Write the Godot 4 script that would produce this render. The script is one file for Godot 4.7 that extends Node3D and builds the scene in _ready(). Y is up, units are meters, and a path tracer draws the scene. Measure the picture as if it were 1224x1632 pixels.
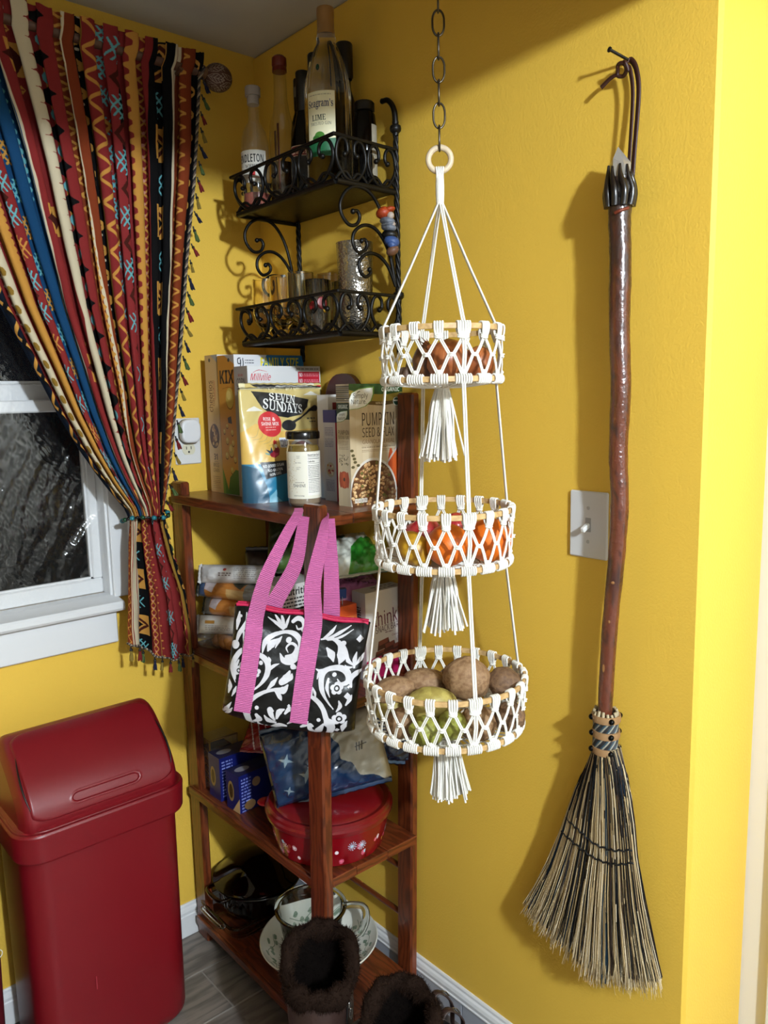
extends Node3D

var rng := RandomNumberGenerator.new()
var taken := {}
var M := {}
const UPV := Vector3(0, 1, 0)


func _ready():
	rng.seed = 20240611
	# camera
	var cam := Camera3D.new()
	cam.name = "camera"
	add_child(cam)
	cam.position = Vector3(1.813, 1.412, 1.168)
	cam.rotation_degrees = Vector3(-8.365, 49.056, -1.231)
	cam.keep_aspect = Camera3D.KEEP_HEIGHT
	cam.fov = 66.03
	cam.near = 0.03
	cam.far = 60.0
	cam.current = true
	# night sky and exposure
	var env := Environment.new()
	env.background_mode = Environment.BG_SKY
	var sky := Sky.new()
	var sm := ProceduralSkyMaterial.new()
	sm.sky_top_color = Color(0.03, 0.04, 0.06)
	sm.sky_horizon_color = Color(0.06, 0.07, 0.09)
	sm.ground_bottom_color = Color(0.02, 0.02, 0.02)
	sm.ground_horizon_color = Color(0.05, 0.05, 0.06)
	sm.sky_energy_multiplier = 0.5
	sm.ground_energy_multiplier = 0.5
	sky.sky_material = sm
	env.sky = sky
	env.tonemap_mode = Environment.TONE_MAPPER_LINEAR
	env.tonemap_exposure = 1.0
	env.sdfgi_enabled = true
	env.ssao_enabled = true
	env.ssil_enabled = true
	var we := WorldEnvironment.new()
	we.name = "environment"
	we.environment = env
	add_child(we)
	# the room lamp hangs in the adjoining space, right of the camera
	lamp_at = Vector3(3.2, 2.13, 1.1)
	lamp_energy = 8.7
	materials()
	room()
	ceiling_lamp()
	window_unit()
	rack()
	wall_shelf()
	trash_can()
	curtain_set()
	tote_bag()
	hanging_baskets()
	broom()
	boots()
	wall_fittings()
	top_shelf_groceries()
	second_shelf_groceries()
	third_shelf_groceries()
	bottom_shelf_ware()
	bottles()
	glassware()
	produce()
	groups()


var lamp_at: Vector3
var lamp_energy: float


func groups():
	# alike things share a group phrase
	var phrase := {
		"potato": "potatoes in the bottom basket", "pear": "green pears in the bottom basket", "apple": "red apples in the middle basket", "orange": "oranges in the middle basket",
		"onion": "onions in the top basket", "garlic": "garlic in the top basket", "bottle": "bottles on the upper iron shelf", "packet": "snack packets stacked on the second shelf",
		"boot": "pair of fur-lined boots", "cereal box": "cereal boxes on the top shelf",
	}
	for o in get_children():
		if o.has_meta("category") and phrase.has(o.get_meta("category")) and not o.has_meta("group"):
			o.set_meta("group", phrase[o.get_meta("category")])
	for o in get_children():
		if str(o.name).begins_with("tumbler"):
			o.set_meta("group", "ribbed tumblers on the lower iron shelf")


# ---------------------------------------------------------------- scene helpers

func numbered(called: String) -> String:
	if not taken.has(called):
		taken[called] = 0
		return called
	taken[called] += 1
	return "%s_%03d" % [called, taken[called]]


func tag(o: Node3D, label: String, category: String, group := ""):
	o.set_meta("label", label)
	o.set_meta("category", category)
	if group:
		o.set_meta("group", group)
	return o


func thing(called: String, label: String, category: String, at := Vector3.ZERO, turn := 0.0, group := "") -> Node3D:
	var o := Node3D.new()
	o.name = numbered(called)
	add_child(o)
	o.position = at
	o.rotation.y = turn
	tag(o, label, category, group)
	return o


func obj(called: String, shape, m: Material, parent: Node = null) -> MeshInstance3D:
	var o := MeshInstance3D.new()
	o.mesh = shape.commit() if shape is SurfaceTool else shape
	o.material_override = m
	if parent == null or parent == self:
		o.name = numbered(called)
		add_child(o)
	else:
		o.name = called
		parent.add_child(o, true)
	return o


func struct(called: String, shape, m: Material, parent: Node = null) -> MeshInstance3D:
	var o := obj(called, shape, m, parent)
	if parent == null:
		o.set_meta("kind", "structure")
	return o


func copy_of(root: Node3D, label: String, group := "") -> Node3D:
	var called: String = root.name
	var r: Node3D = root.duplicate()
	r.name = numbered(called)
	add_child(r)
	tag(r, label, root.get_meta("category"), group)
	return r


# ---------------------------------------------------------------- mesh helpers

func mb() -> SurfaceTool:
	var st := SurfaceTool.new()
	st.begin(Mesh.PRIMITIVE_TRIANGLES)
	st.set_smooth_group(0)
	return st


func fin(st: SurfaceTool) -> ArrayMesh:
	st.generate_normals()
	return st.commit()


func quad(st: SurfaceTool, a: Vector3, b: Vector3, c: Vector3, d: Vector3, ua := Vector2(0, 1), ub := Vector2(1, 1), uc := Vector2(1, 0), ud := Vector2(0, 0)):
	# a b c d counter-clockwise seen from outside
	st.set_uv(ua)
	st.add_vertex(a)
	st.set_uv(uc)
	st.add_vertex(c)
	st.set_uv(ub)
	st.add_vertex(b)
	st.set_uv(ua)
	st.add_vertex(a)
	st.set_uv(ud)
	st.add_vertex(d)
	st.set_uv(uc)
	st.add_vertex(c)


func hull_face(st: SurfaceTool, pts: Array, center: Vector3, uvs: Array):
	var n: Vector3 = (pts[1] - pts[0]).cross(pts[2] - pts[0])
	var mid := Vector3.ZERO
	for p in pts:
		mid += p
	mid /= pts.size()
	var flip := n.dot(mid - center) < 0.0
	for k in range(1, pts.size() - 1):
		var order := [0, k, k + 1] if flip else [0, k + 1, k]
		for i in order:
			st.set_uv(uvs[i])
			st.add_vertex(pts[i])


func box(st: SurfaceTool, size: Vector3, xf := Transform3D(), bev := 0.003):
	# chamfered box; UVs in metres with v along the longest side
	st.set_smooth_group(-1)
	var h := size / 2.0
	bev = minf(bev, minf(h.x, minf(h.y, h.z)) * 0.9)
	var long := size.max_axis_index()
	var P := {}
	for sx in [-1, 1]:
		for sy in [-1, 1]:
			for sz in [-1, 1]:
				var full := Vector3(h.x * sx, h.y * sy, h.z * sz)
				var ins := Vector3((h.x - bev) * sx, (h.y - bev) * sy, (h.z - bev) * sz)
				for ax in 3:
					var v := ins
					v[ax] = full[ax]
					P[[sx, sy, sz, ax]] = v
	var faces := []
	for ax in 3:
		var b := (ax + 1) % 3
		var c := (ax + 2) % 3
		for s in [-1, 1]:
			var f := []
			for t in [[-1, -1], [1, -1], [1, 1], [-1, 1]]:
				var k := [0, 0, 0, ax]
				k[ax] = s
				k[b] = t[0]
				k[c] = t[1]
				f.append(P[k])
			faces.append([f, ax])
		if bev > 0.0:
			for sb in [-1, 1]:
				for sc in [-1, 1]:
					var f := []
					for t in [[-1, b], [1, b], [1, c], [-1, c]]:
						var k := [0, 0, 0, t[1]]
						k[ax] = t[0]
						k[b] = sb
						k[c] = sc
						f.append(P[k])
					faces.append([f, b])
	if bev > 0.0:
		for sx in [-1, 1]:
			for sy in [-1, 1]:
				for sz in [-1, 1]:
					faces.append([[P[[sx, sy, sz, 0]], P[[sx, sy, sz, 1]], P[[sx, sy, sz, 2]]], 1])
	for f in faces:
		var pts := []
		var uvs := []
		for p in f[0]:
			var u := 0.0
			var v: float
			if f[1] == long:
				u = p[(long + 1) % 3]
				v = p[(long + 2) % 3]
			else:
				v = p[long]
				u = p[3 - long - f[1]] + 0.37 * f[1]
			uvs.append(Vector2(u, v) + Vector2(xf.origin.x + xf.origin.z * 1.7, xf.origin.y * 1.3))
			pts.append(xf * p)
		hull_face(st, pts, xf.origin, uvs)
	st.set_smooth_group(0)


func box_at(st: SurfaceTool, lo: Vector3, hi: Vector3, bev := 0.003):
	box(st, hi - lo, Transform3D(Basis(), (lo + hi) / 2.0), bev)


func at_lerp(arr, t: float) -> float:
	# value of a float array at t in 0..1
	if arr is float or arr is int:
		return arr
	var x: float = clampf(t, 0, 1) * (arr.size() - 1)
	var i := mini(int(x), arr.size() - 2)
	return lerpf(arr[i], arr[i + 1], x - i)


func smooth_path(pts: Array, per := 6, closed := false) -> Array:
	# Catmull-Rom through the points
	var out := []
	var n := pts.size()
	var last := n if closed else n - 1
	for i in last:
		var a = pts[(i - 1 + n) % n] if closed or i > 0 else pts[0] * 2.0 - pts[1]
		var b = pts[i]
		var c = pts[(i + 1) % n]
		var d = pts[(i + 2) % n] if closed or i + 2 < n else pts[n - 1] * 2.0 - pts[n - 2]
		for k in per:
			var t := float(k) / per
			out.append(0.5 * ((2.0 * b) + (c - a) * t + (2.0 * a - 5.0 * b + 4.0 * c - d) * t * t + (3.0 * b - a - 3.0 * c + d) * t * t * t))
	if not closed:
		out.append(pts[n - 1])
	return out


func tube(st: SurfaceTool, pts: Array, r, segs := 8, closed := false, caps := true, flat_scale := 1.0, ref := Vector3.ZERO, col = null):
	var n := pts.size()
	if n < 2:
		return
	var rings := []
	var nrm := Vector3.ZERO
	var total := 0.0
	var lens := [0.0]
	for i in range(1, n):
		total += pts[i].distance_to(pts[i - 1])
		lens.append(total)
	for i in n:
		var t: Vector3
		if closed:
			t = pts[(i + 1) % n] - pts[(i - 1 + n) % n]
		else:
			t = pts[mini(i + 1, n - 1)] - pts[maxi(i - 1, 0)]
		if t.length_squared() < 1e-14:
			t = UPV
		t = t.normalized()
		if ref != Vector3.ZERO:
			nrm = ref
		elif nrm == Vector3.ZERO:
			nrm = Vector3(1, 0, 0) if absf(t.x) < 0.8 else Vector3(0, 0, 1)
		nrm = nrm - t * nrm.dot(t)
		if nrm.length_squared() < 1e-10:
			nrm = t.cross(Vector3(0.3, 0.5, 0.8))
		nrm = nrm.normalized()
		var bn := t.cross(nrm)
		var rad := at_lerp(r, lens[i] / maxf(total, 1e-9))
		var ring := PackedVector3Array()
		for k in segs:
			var a := TAU * k / segs
			ring.append(pts[i] + nrm * cos(a) * rad + bn * sin(a) * rad * flat_scale)
		rings.append(ring)
	var m := n if closed else n - 1
	for i in m:
		var A: PackedVector3Array = rings[i]
		var B: PackedVector3Array = rings[(i + 1) % n]
		var shift := 0
		if closed and i == n - 1:
			var best := INF
			for s in segs:
				var dd := A[0].distance_squared_to(B[s])
				if dd < best:
					best = dd
					shift = s
		var va: float = lens[i]
		var vb: float = lens[i + 1] if i + 1 < n else total
		if col != null:
			st.set_color(col)
		for k in segs:
			var k2 := (k + 1) % segs
			quad(st, A[k], A[k2], B[(k2 + shift) % segs], B[(k + shift) % segs], Vector2(float(k) / segs, va), Vector2(float(k + 1) / segs, va), Vector2(float(k + 1) / segs, vb), Vector2(float(k) / segs, vb))
	if caps and not closed:
		for e in [0, n - 1]:
			var ring: PackedVector3Array = rings[e]
			st.set_smooth_group(-1)
			for k in range(1, segs - 1):
				var order := [0, k, k + 1] if e == 0 else [0, k + 1, k]
				for i in order:
					st.set_uv(Vector2(0.5, 0.5))
					st.add_vertex(ring[i])
			st.set_smooth_group(0)


func lathe(st: SurfaceTool, prof: Array, segs := 32, xf := Transform3D(), crease := 40.0, uv_rect := Rect2(0, 0, 1, 1), a0 := 0.0, a1 := TAU):
	# prof: Vector2(radius, height) from bottom to top for an outside surface
	var group := 1
	var full := absf(a1 - a0 - TAU) < 1e-4
	var total := 0.0
	for i in range(1, prof.size()):
		total += prof[i].distance_to(prof[i - 1])
	var run := 0.0
	for i in prof.size() - 1:
		var p: Vector2 = prof[i]
		var q: Vector2 = prof[i + 1]
		if p.distance_squared_to(q) < 1e-14:
			continue
		if i > 0:
			var d0: Vector2 = p - prof[i - 1]
			if rad_to_deg(absf(d0.angle_to(q - p))) > crease:
				group += 1
		st.set_smooth_group(group)
		var v0 := run / total
		run += p.distance_to(q)
		var v1 := run / total
		for k in segs:
			var t0 := float(k) / segs
			var t1 := float(k + 1) / segs
			var aa := a0 + (a1 - a0) * t0
			var ab := a0 + (a1 - a0) * (t1 if not (full and k == segs - 1) else 0.0)
			var ca := Vector3(cos(aa), 0, -sin(aa))
			var cb := Vector3(cos(ab), 0, -sin(ab))
			var A := xf * (ca * p.x + UPV * p.y)
			var B := xf * (cb * p.x + UPV * p.y)
			var C := xf * (cb * q.x + UPV * q.y)
			var D := xf * (ca * q.x + UPV * q.y)
			var ux := func(t, v): return uv_rect.position + uv_rect.size * Vector2(t, 1.0 - v)
			if p.x < 1e-6:
				for w in [[A, t0, v0], [D, t0, v1], [C, t1, v1]]:
					st.set_uv(ux.call(w[1], w[2]))
					st.add_vertex(w[0])
			elif q.x < 1e-6:
				for w in [[A, t0, v0], [D, t0, v1], [B, t1, v0]]:
					st.set_uv(ux.call(w[1], w[2]))
					st.add_vertex(w[0])
			else:
				quad(st, A, B, C, D, ux.call(t0, v0), ux.call(t1, v0), ux.call(t1, v1), ux.call(t0, v1))
	st.set_smooth_group(0)


func grid(st: SurfaceTool, nu: int, nv: int, f: Callable, wrap_u := false, uv0 := Vector2(0, 1), uv1 := Vector2(1, 0)):
	# f(u, v) -> Vector3, with du x dv pointing outward
	var P := []
	for j in nv + 1:
		var row := PackedVector3Array()
		for i in nu + 1:
			row.append(f.call(0.0 if wrap_u and i == nu else float(i) / nu, float(j) / nv))
		P.append(row)
	for j in nv:
		for i in nu:
			var u0 := lerpf(uv0.x, uv1.x, float(i) / nu)
			var u1 := lerpf(uv0.x, uv1.x, float(i + 1) / nu)
			var v0 := lerpf(uv0.y, uv1.y, float(j) / nv)
			var v1 := lerpf(uv0.y, uv1.y, float(j + 1) / nv)
			quad(st, P[j][i], P[j][i + 1], P[j + 1][i + 1], P[j + 1][i], Vector2(u0, v0), Vector2(u1, v0), Vector2(u1, v1), Vector2(u0, v1))


func loft(st: SurfaceTool, rings: Array, cap0 := true, cap1 := true, groups := []):
	# rings of equal counts, counter-clockwise seen from above, bottom to top
	var n: int = rings[0].size()
	for i in rings.size() - 1:
		st.set_smooth_group(groups[i] if groups.size() > i else 1)
		for k in n:
			var k2 := (k + 1) % n
			quad(st, rings[i][k], rings[i][k2], rings[i + 1][k2], rings[i + 1][k], Vector2(float(k) / n, 1.0 - float(i) / (rings.size() - 1)), Vector2(float(k + 1) / n, 1.0 - float(i) / (rings.size() - 1)), Vector2(float(k + 1) / n, 1.0 - float(i + 1) / (rings.size() - 1)), Vector2(float(k) / n, 1.0 - float(i + 1) / (rings.size() - 1)))
	st.set_smooth_group(-1)
	for e in [[cap0, rings[0], true], [cap1, rings[-1], false]]:
		if e[0]:
			var c := Vector3.ZERO
			for p in e[1]:
				c += p
			c /= n
			for k in n:
				var k2 := (k + 1) % n
				var order := [c, e[1][k], e[1][k2]] if e[2] else [c, e[1][k2], e[1][k]]
				for p in order:
					st.set_uv(Vector2(0.5, 0.5))
					st.add_vertex(p)
	st.set_smooth_group(0)


func rrect(w: float, d: float, r: float, y: float, per := 6, at := Vector3.ZERO) -> PackedVector3Array:
	# rounded rectangle in the xz plane, counter-clockwise seen from above
	var out := PackedVector3Array()
	r = minf(r, minf(w, d) / 2.0 - 1e-4)
	for c in [[1, -1, 0.0], [-1, -1, PI / 2], [-1, 1, PI], [1, 1, PI * 1.5]]:
		for k in per + 1:
			var a: float = c[2] + PI / 2 * k / per
			out.append(at + Vector3(c[0] * (w / 2 - r) + cos(a) * r, y, c[1] * (d / 2 - r) - sin(a) * r))
	return out


func ball(st: SurfaceTool, c: Vector3, r: Vector3, seg := 12, b := Basis(), wob := 0.0, sd := 0.0):
	grid(st, seg, maxi(4, seg * 2 / 3), func(u, v):
		var a: float = TAU * u
		var e: float = PI * (v - 0.5)
		var d := Vector3(cos(a) * cos(e), sin(e), -sin(a) * cos(e))
		var k := 1.0
		if wob > 0.0:
			k += wob * (sin(d.x * 2.3 + sd) * cos(d.y * 2.1 - sd * 1.7) + 0.5 * sin(d.z * 4.1 + sd * 2.3) * cos(d.x * 3.7 + sd))
		return c + b * (d * r * k), true)


func ring_pts(c: Vector3, ax: Vector3, ay: Vector3, n := 32) -> Array:
	var out := []
	for k in n:
		var a := TAU * k / n
		out.append(c + ax * cos(a) + ay * sin(a))
	return out


# ---------------------------------------------------------------- materials

func mat(c: Color, rough := 0.6, metal := 0.0, spec := 0.5) -> StandardMaterial3D:
	var m := StandardMaterial3D.new()
	m.albedo_color = c
	m.roughness = rough
	m.metallic = metal
	m.metallic_specular = spec
	return m


func vcol(rough := 0.7, spec := 0.5) -> StandardMaterial3D:
	var m := mat(Color.WHITE, rough, 0.0, spec)
	m.vertex_color_use_as_albedo = true
	return m


func tex_mat(im: Image, rough := 0.5, spec := 0.5) -> StandardMaterial3D:
	var m := mat(Color.WHITE, rough, 0.0, spec)
	m.albedo_texture = ImageTexture.create_from_image(im)
	return m


func glass(c: Color, thick := 0.05, rough := 0.0) -> StandardMaterial3D:
	var m := mat(Color(c.r, c.g, c.b, 0.0), rough)
	m.transparency = BaseMaterial3D.TRANSPARENCY_ALPHA
	m.refraction_enabled = true
	m.refraction_scale = thick
	return m


func pane(c: Color, a := 0.06, rough := 0.03) -> StandardMaterial3D:
	# a thin smooth sheet: light passes
	var m := mat(Color(c.r, c.g, c.b, a), rough)
	m.transparency = BaseMaterial3D.TRANSPARENCY_ALPHA
	return m


func noise_tex(freq: float, size := 256, oct := 4, sd := 1, ramp = null) -> NoiseTexture2D:
	var n := FastNoiseLite.new()
	n.seed = sd
	n.frequency = freq
	n.fractal_octaves = oct
	var t := NoiseTexture2D.new()
	t.width = size
	t.height = size
	t.seamless = true
	t.noise = n
	if ramp != null:
		var g := Gradient.new()
		g.offsets = PackedFloat32Array(ramp[0])
		g.colors = PackedColorArray(ramp[1])
		t.color_ramp = g
	return t


func bumpy(m: StandardMaterial3D, t: Texture2D, cm: float, scale := 0.0) -> StandardMaterial3D:
	m.heightmap_enabled = true
	m.heightmap_texture = t
	m.heightmap_scale = cm
	if scale > 0.0:
		m.uv1_triplanar = true
		m.uv1_scale = Vector3.ONE * scale
	return m


func wood_image(base: Color, dark: Color, w := 256, h := 1024, sd := 3, rings := 9.0) -> Image:
	var im := Image.create(w, h, false, Image.FORMAT_RGB8)
	var n := FastNoiseLite.new()
	n.seed = sd
	n.frequency = 0.9
	var data := PackedByteArray()
	data.resize(w * h * 3)
	var i := 0
	for y in h:
		var wob := n.get_noise_2d(0.0, y * 0.004) * 0.6
		for x in w:
			var u := float(x) / w
			var g := sin((u + wob * 0.16 + n.get_noise_2d(u * 2.0, y * 0.0025) * 0.25) * TAU * rings)
			g = pow(0.5 + 0.5 * g, 1.6)
			g = clampf(g * 0.75 + n.get_noise_2d(x * 0.6, y * 0.012) * 0.35, 0.0, 1.0)
			var c := base.lerp(dark, g)
			data[i] = int(c.r * 255)
			data[i + 1] = int(c.g * 255)
			data[i + 2] = int(c.b * 255)
			i += 3
	return Image.create_from_data(w, h, false, Image.FORMAT_RGB8, data)


# ---------------------------------------------------------------- flat print, drawn in metres (x right, y down)

class Art:
	var im: Image
	var k: float
	var o := Vector2.ZERO
	var clip := Rect2i()

	func _init(w: float, h: float, per_metre: float, c: Color):
		k = per_metre
		im = Image.create(int(w * k), int(h * k), false, Image.FORMAT_RGB8)
		im.fill(c)

	func at(x: float, y: float) -> Art:
		o = Vector2(x, y)
		return self

	func rect(x: float, y: float, w: float, h: float, c: Color):
		var a := ((Vector2(x, y) + o) * k).round()
		var b := ((Vector2(x + w, y + h) + o) * k).round()
		im.fill_rect(Rect2i(a, (b - a).max(Vector2.ONE)), c)

	func poly(pts: Array, c: Color):
		var p := PackedVector2Array()
		for q in pts:
			p.append((q + o) * k)
		fill(p, c)

	func fill(p: PackedVector2Array, c: Color):
		var lo := INF
		var hi := -INF
		for q in p:
			lo = minf(lo, q.y)
			hi = maxf(hi, q.y)
		var y0 := maxi(0, int(floor(lo)))
		var y1 := mini(im.get_height() - 1, int(ceil(hi)))
		var n := p.size()
		for y in range(y0, y1 + 1):
			var yc := y + 0.5
			var xs := []
			for i in n:
				var a := p[i]
				var b := p[(i + 1) % n]
				if (a.y <= yc) != (b.y <= yc):
					xs.append(a.x + (yc - a.y) / (b.y - a.y) * (b.x - a.x))
			xs.sort()
			for i in range(0, xs.size() - 1, 2):
				var xa := int(round(xs[i]))
				var xb := int(round(xs[i + 1]))
				if xb > xa:
					im.fill_rect(Rect2i(xa, y, xb - xa, 1), c)

	func disc(x: float, y: float, rx: float, ry: float, c: Color, n := 24):
		var p := []
		for i in n:
			p.append(Vector2(x + cos(TAU * i / n) * rx, y + sin(TAU * i / n) * ry))
		poly(p, c)

	func stroke(pts: Array, w, c: Color):
		# tapered line: w is a width or an array of widths along it
		for i in pts.size() - 1:
			var a: Vector2 = pts[i]
			var b: Vector2 = pts[i + 1]
			if a.distance_squared_to(b) < 1e-12:
				continue
			var wa: float = w if not w is Array else _w(w, float(i) / (pts.size() - 1))
			var wb: float = w if not w is Array else _w(w, float(i + 1) / (pts.size() - 1))
			var n := (b - a).normalized().orthogonal() * 0.5
			poly([a + n * wa, b + n * wb, b - n * wb, a - n * wa], c)
			if wb * k > 2.5:
				disc(b.x, b.y, wb / 2, wb / 2, c, 10)

	func _w(w: Array, t: float) -> float:
		var x := t * (w.size() - 1)
		var i := mini(int(x), w.size() - 2)
		return lerpf(w[i], w[i + 1], x - i)

	func text(x: float, y: float, w: float, h: float, s: String, c: Color, font: Font, turn := 0.0, slant := 0.0):
		# the ink of the string fills the box (x, y, w, h); turn in degrees about the box centre
		var tm := TextMesh.new()
		tm.text = s
		tm.font = font
		tm.font_size = 48
		tm.pixel_size = 1.0
		tm.depth = 0.0
		tm.curve_step = 4.0
		var arr := tm.get_mesh_arrays()
		if arr.is_empty():
			return
		var v: PackedVector3Array = arr[Mesh.ARRAY_VERTEX]
		var idx = arr[Mesh.ARRAY_INDEX]
		if v.is_empty():
			return
		var lo := Vector2(INF, INF)
		var hi := Vector2(-INF, -INF)
		for p in v:
			lo = lo.min(Vector2(p.x, p.y))
			hi = hi.max(Vector2(p.x, p.y))
		var mid := Vector2(x + w / 2, y + h / 2)
		var rot := deg_to_rad(turn)
		var q := PackedVector2Array()
		for p in v:
			var t := (Vector2(p.x, p.y) - lo) / (hi - lo).max(Vector2(1e-6, 1e-6))
			var d := Vector2((t.x - 0.5) * w + slant * (t.y - 0.5) * h, (0.5 - t.y) * h).rotated(rot)
			q.append((mid + d + o) * k)
		var order = idx if idx != null and idx.size() else range(v.size())
		for i in range(0, order.size() - 2, 3):
			fill(PackedVector2Array([q[order[i]], q[order[i + 1]], q[order[i + 2]]]), c)


var fonts := {}


func font(kind: String) -> Font:
	if not fonts.has(kind):
		var f := SystemFont.new()
		f.font_names = PackedStringArray(["Droid Serif" if kind.begins_with("serif") else "Droid Sans Mono" if kind == "mono" else "Droid Sans"])
		f.font_weight = 700 if kind.ends_with("bold") else 400
		fonts[kind] = f
	return fonts[kind]


func scribble(a: Art, x: float, y: float, w: float, lines: int, h: float, gap: float, c: Color):
	# small print too fine to read: words as short bars
	for i in lines:
		var px := x
		while px < x + w:
			var l := rng.randf_range(0.4, 1.6) * h * 2.2
			a.rect(px, y + i * gap, minf(l, x + w - px), h, c)
			px += l + h * 0.7


func carton(called: String, size: Vector3, m: Material, parent: Node, lean := 0.0) -> MeshInstance3D:
	# a printed box standing on its base: the +z panel, the +x panel, the top strip share one picture of (dx + dz) by (dx + h)
	var st := mb()
	st.set_smooth_group(-1)
	var h := Vector3(size.x / 2, size.y, size.z / 2)
	var W := size.x + size.z
	var H := size.x + size.y
	var T := func(x, y): return Vector2(x / W, y / H)
	var d := size.x
	var P := func(x, y, z): return Vector3(x * h.x, y * h.y, z * h.z)
	var b := minf(0.0015, size.x * 0.1)
	var uz := [T.call(0, H), T.call(d, H), T.call(d, d), T.call(0, d)]
	var ux := [T.call(d, H), T.call(W, H), T.call(W, d), T.call(d, d)]
	var ut := [T.call(d, d), T.call(W, d), T.call(W, 0), T.call(d, 0)]
	quad(st, P.call(-1, 0, 1), P.call(1, 0, 1), P.call(1, 1, 1), P.call(-1, 1, 1), uz[0], uz[1], uz[2], uz[3])
	quad(st, P.call(1, 0, 1), P.call(1, 0, -1), P.call(1, 1, -1), P.call(1, 1, 1), ux[0], ux[1], ux[2], ux[3])
	quad(st, P.call(1, 0, -1), P.call(-1, 0, -1), P.call(-1, 1, -1), P.call(1, 1, -1), uz[0], uz[1], uz[2], uz[3])
	quad(st, P.call(-1, 0, -1), P.call(-1, 0, 1), P.call(-1, 1, 1), P.call(-1, 1, -1), ux[0], ux[1], ux[2], ux[3])
	quad(st, P.call(1, 1, 1), P.call(1, 1, -1), P.call(-1, 1, -1), P.call(-1, 1, 1), ut[0], ut[1], ut[2], ut[3])
	quad(st, P.call(-1, 0, -1), P.call(1, 0, -1), P.call(1, 0, 1), P.call(-1, 0, 1), uz[0], uz[0], uz[0], uz[0])
	return obj(called, fin(st), m, parent)


# ---------------------------------------------------------------- materials and room

func materials():
	M.wall = mat(Color(0.89, 0.725, 0.285), 0.55, 0.0, 0.35)
	bumpy(M.wall, noise_tex(0.06, 512, 3, 5), 0.035, 5.0)
	M.ceiling = mat(Color(0.78, 0.76, 0.72), 0.9)
	M.cream = mat(Color(0.89, 0.87, 0.83), 0.7)
	M.taupe = mat(Color(0.52, 0.5, 0.47), 0.8)
	M.white = mat(Color(0.84, 0.84, 0.84), 0.4)
	M.trim = mat(Color(0.86, 0.86, 0.86), 0.35)
	M.plastic = mat(Color(0.86, 0.86, 0.85), 0.3)
	M.ivory = mat(Color(0.84, 0.82, 0.72), 0.35)
	M.black = mat(Color(0.02, 0.02, 0.02), 0.4)
	M.iron = mat(Color(0.035, 0.03, 0.028), 0.42, 0.4)
	bumpy(M.iron, noise_tex(0.05, 128, 3, 9), 0.02, 14.0)
	M.grout = mat(Color(0.55, 0.53, 0.50), 0.9)
	var wood := tex_mat(wood_image(Color(0.44, 0.205, 0.095), Color(0.25, 0.10, 0.045), 256, 1024, 3, 8.0), 0.32)
	wood.uv1_scale = Vector3(7.0, 1.1, 1)
	wood.clearcoat_enabled = true
	wood.clearcoat = 0.25
	wood.clearcoat_roughness = 0.25
	M.wood = wood
	for i in 3:
		var t := tex_mat(wood_image([Color(0.47, 0.44, 0.41), Color(0.44, 0.41, 0.385), Color(0.5, 0.465, 0.43)][i], Color(0.33, 0.305, 0.285), 160, 640, 20 + i, 5.0), 0.45)
		t.uv1_scale = Vector3(5.0, 1.3, 1)
		M["plank%d" % i] = t


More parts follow.
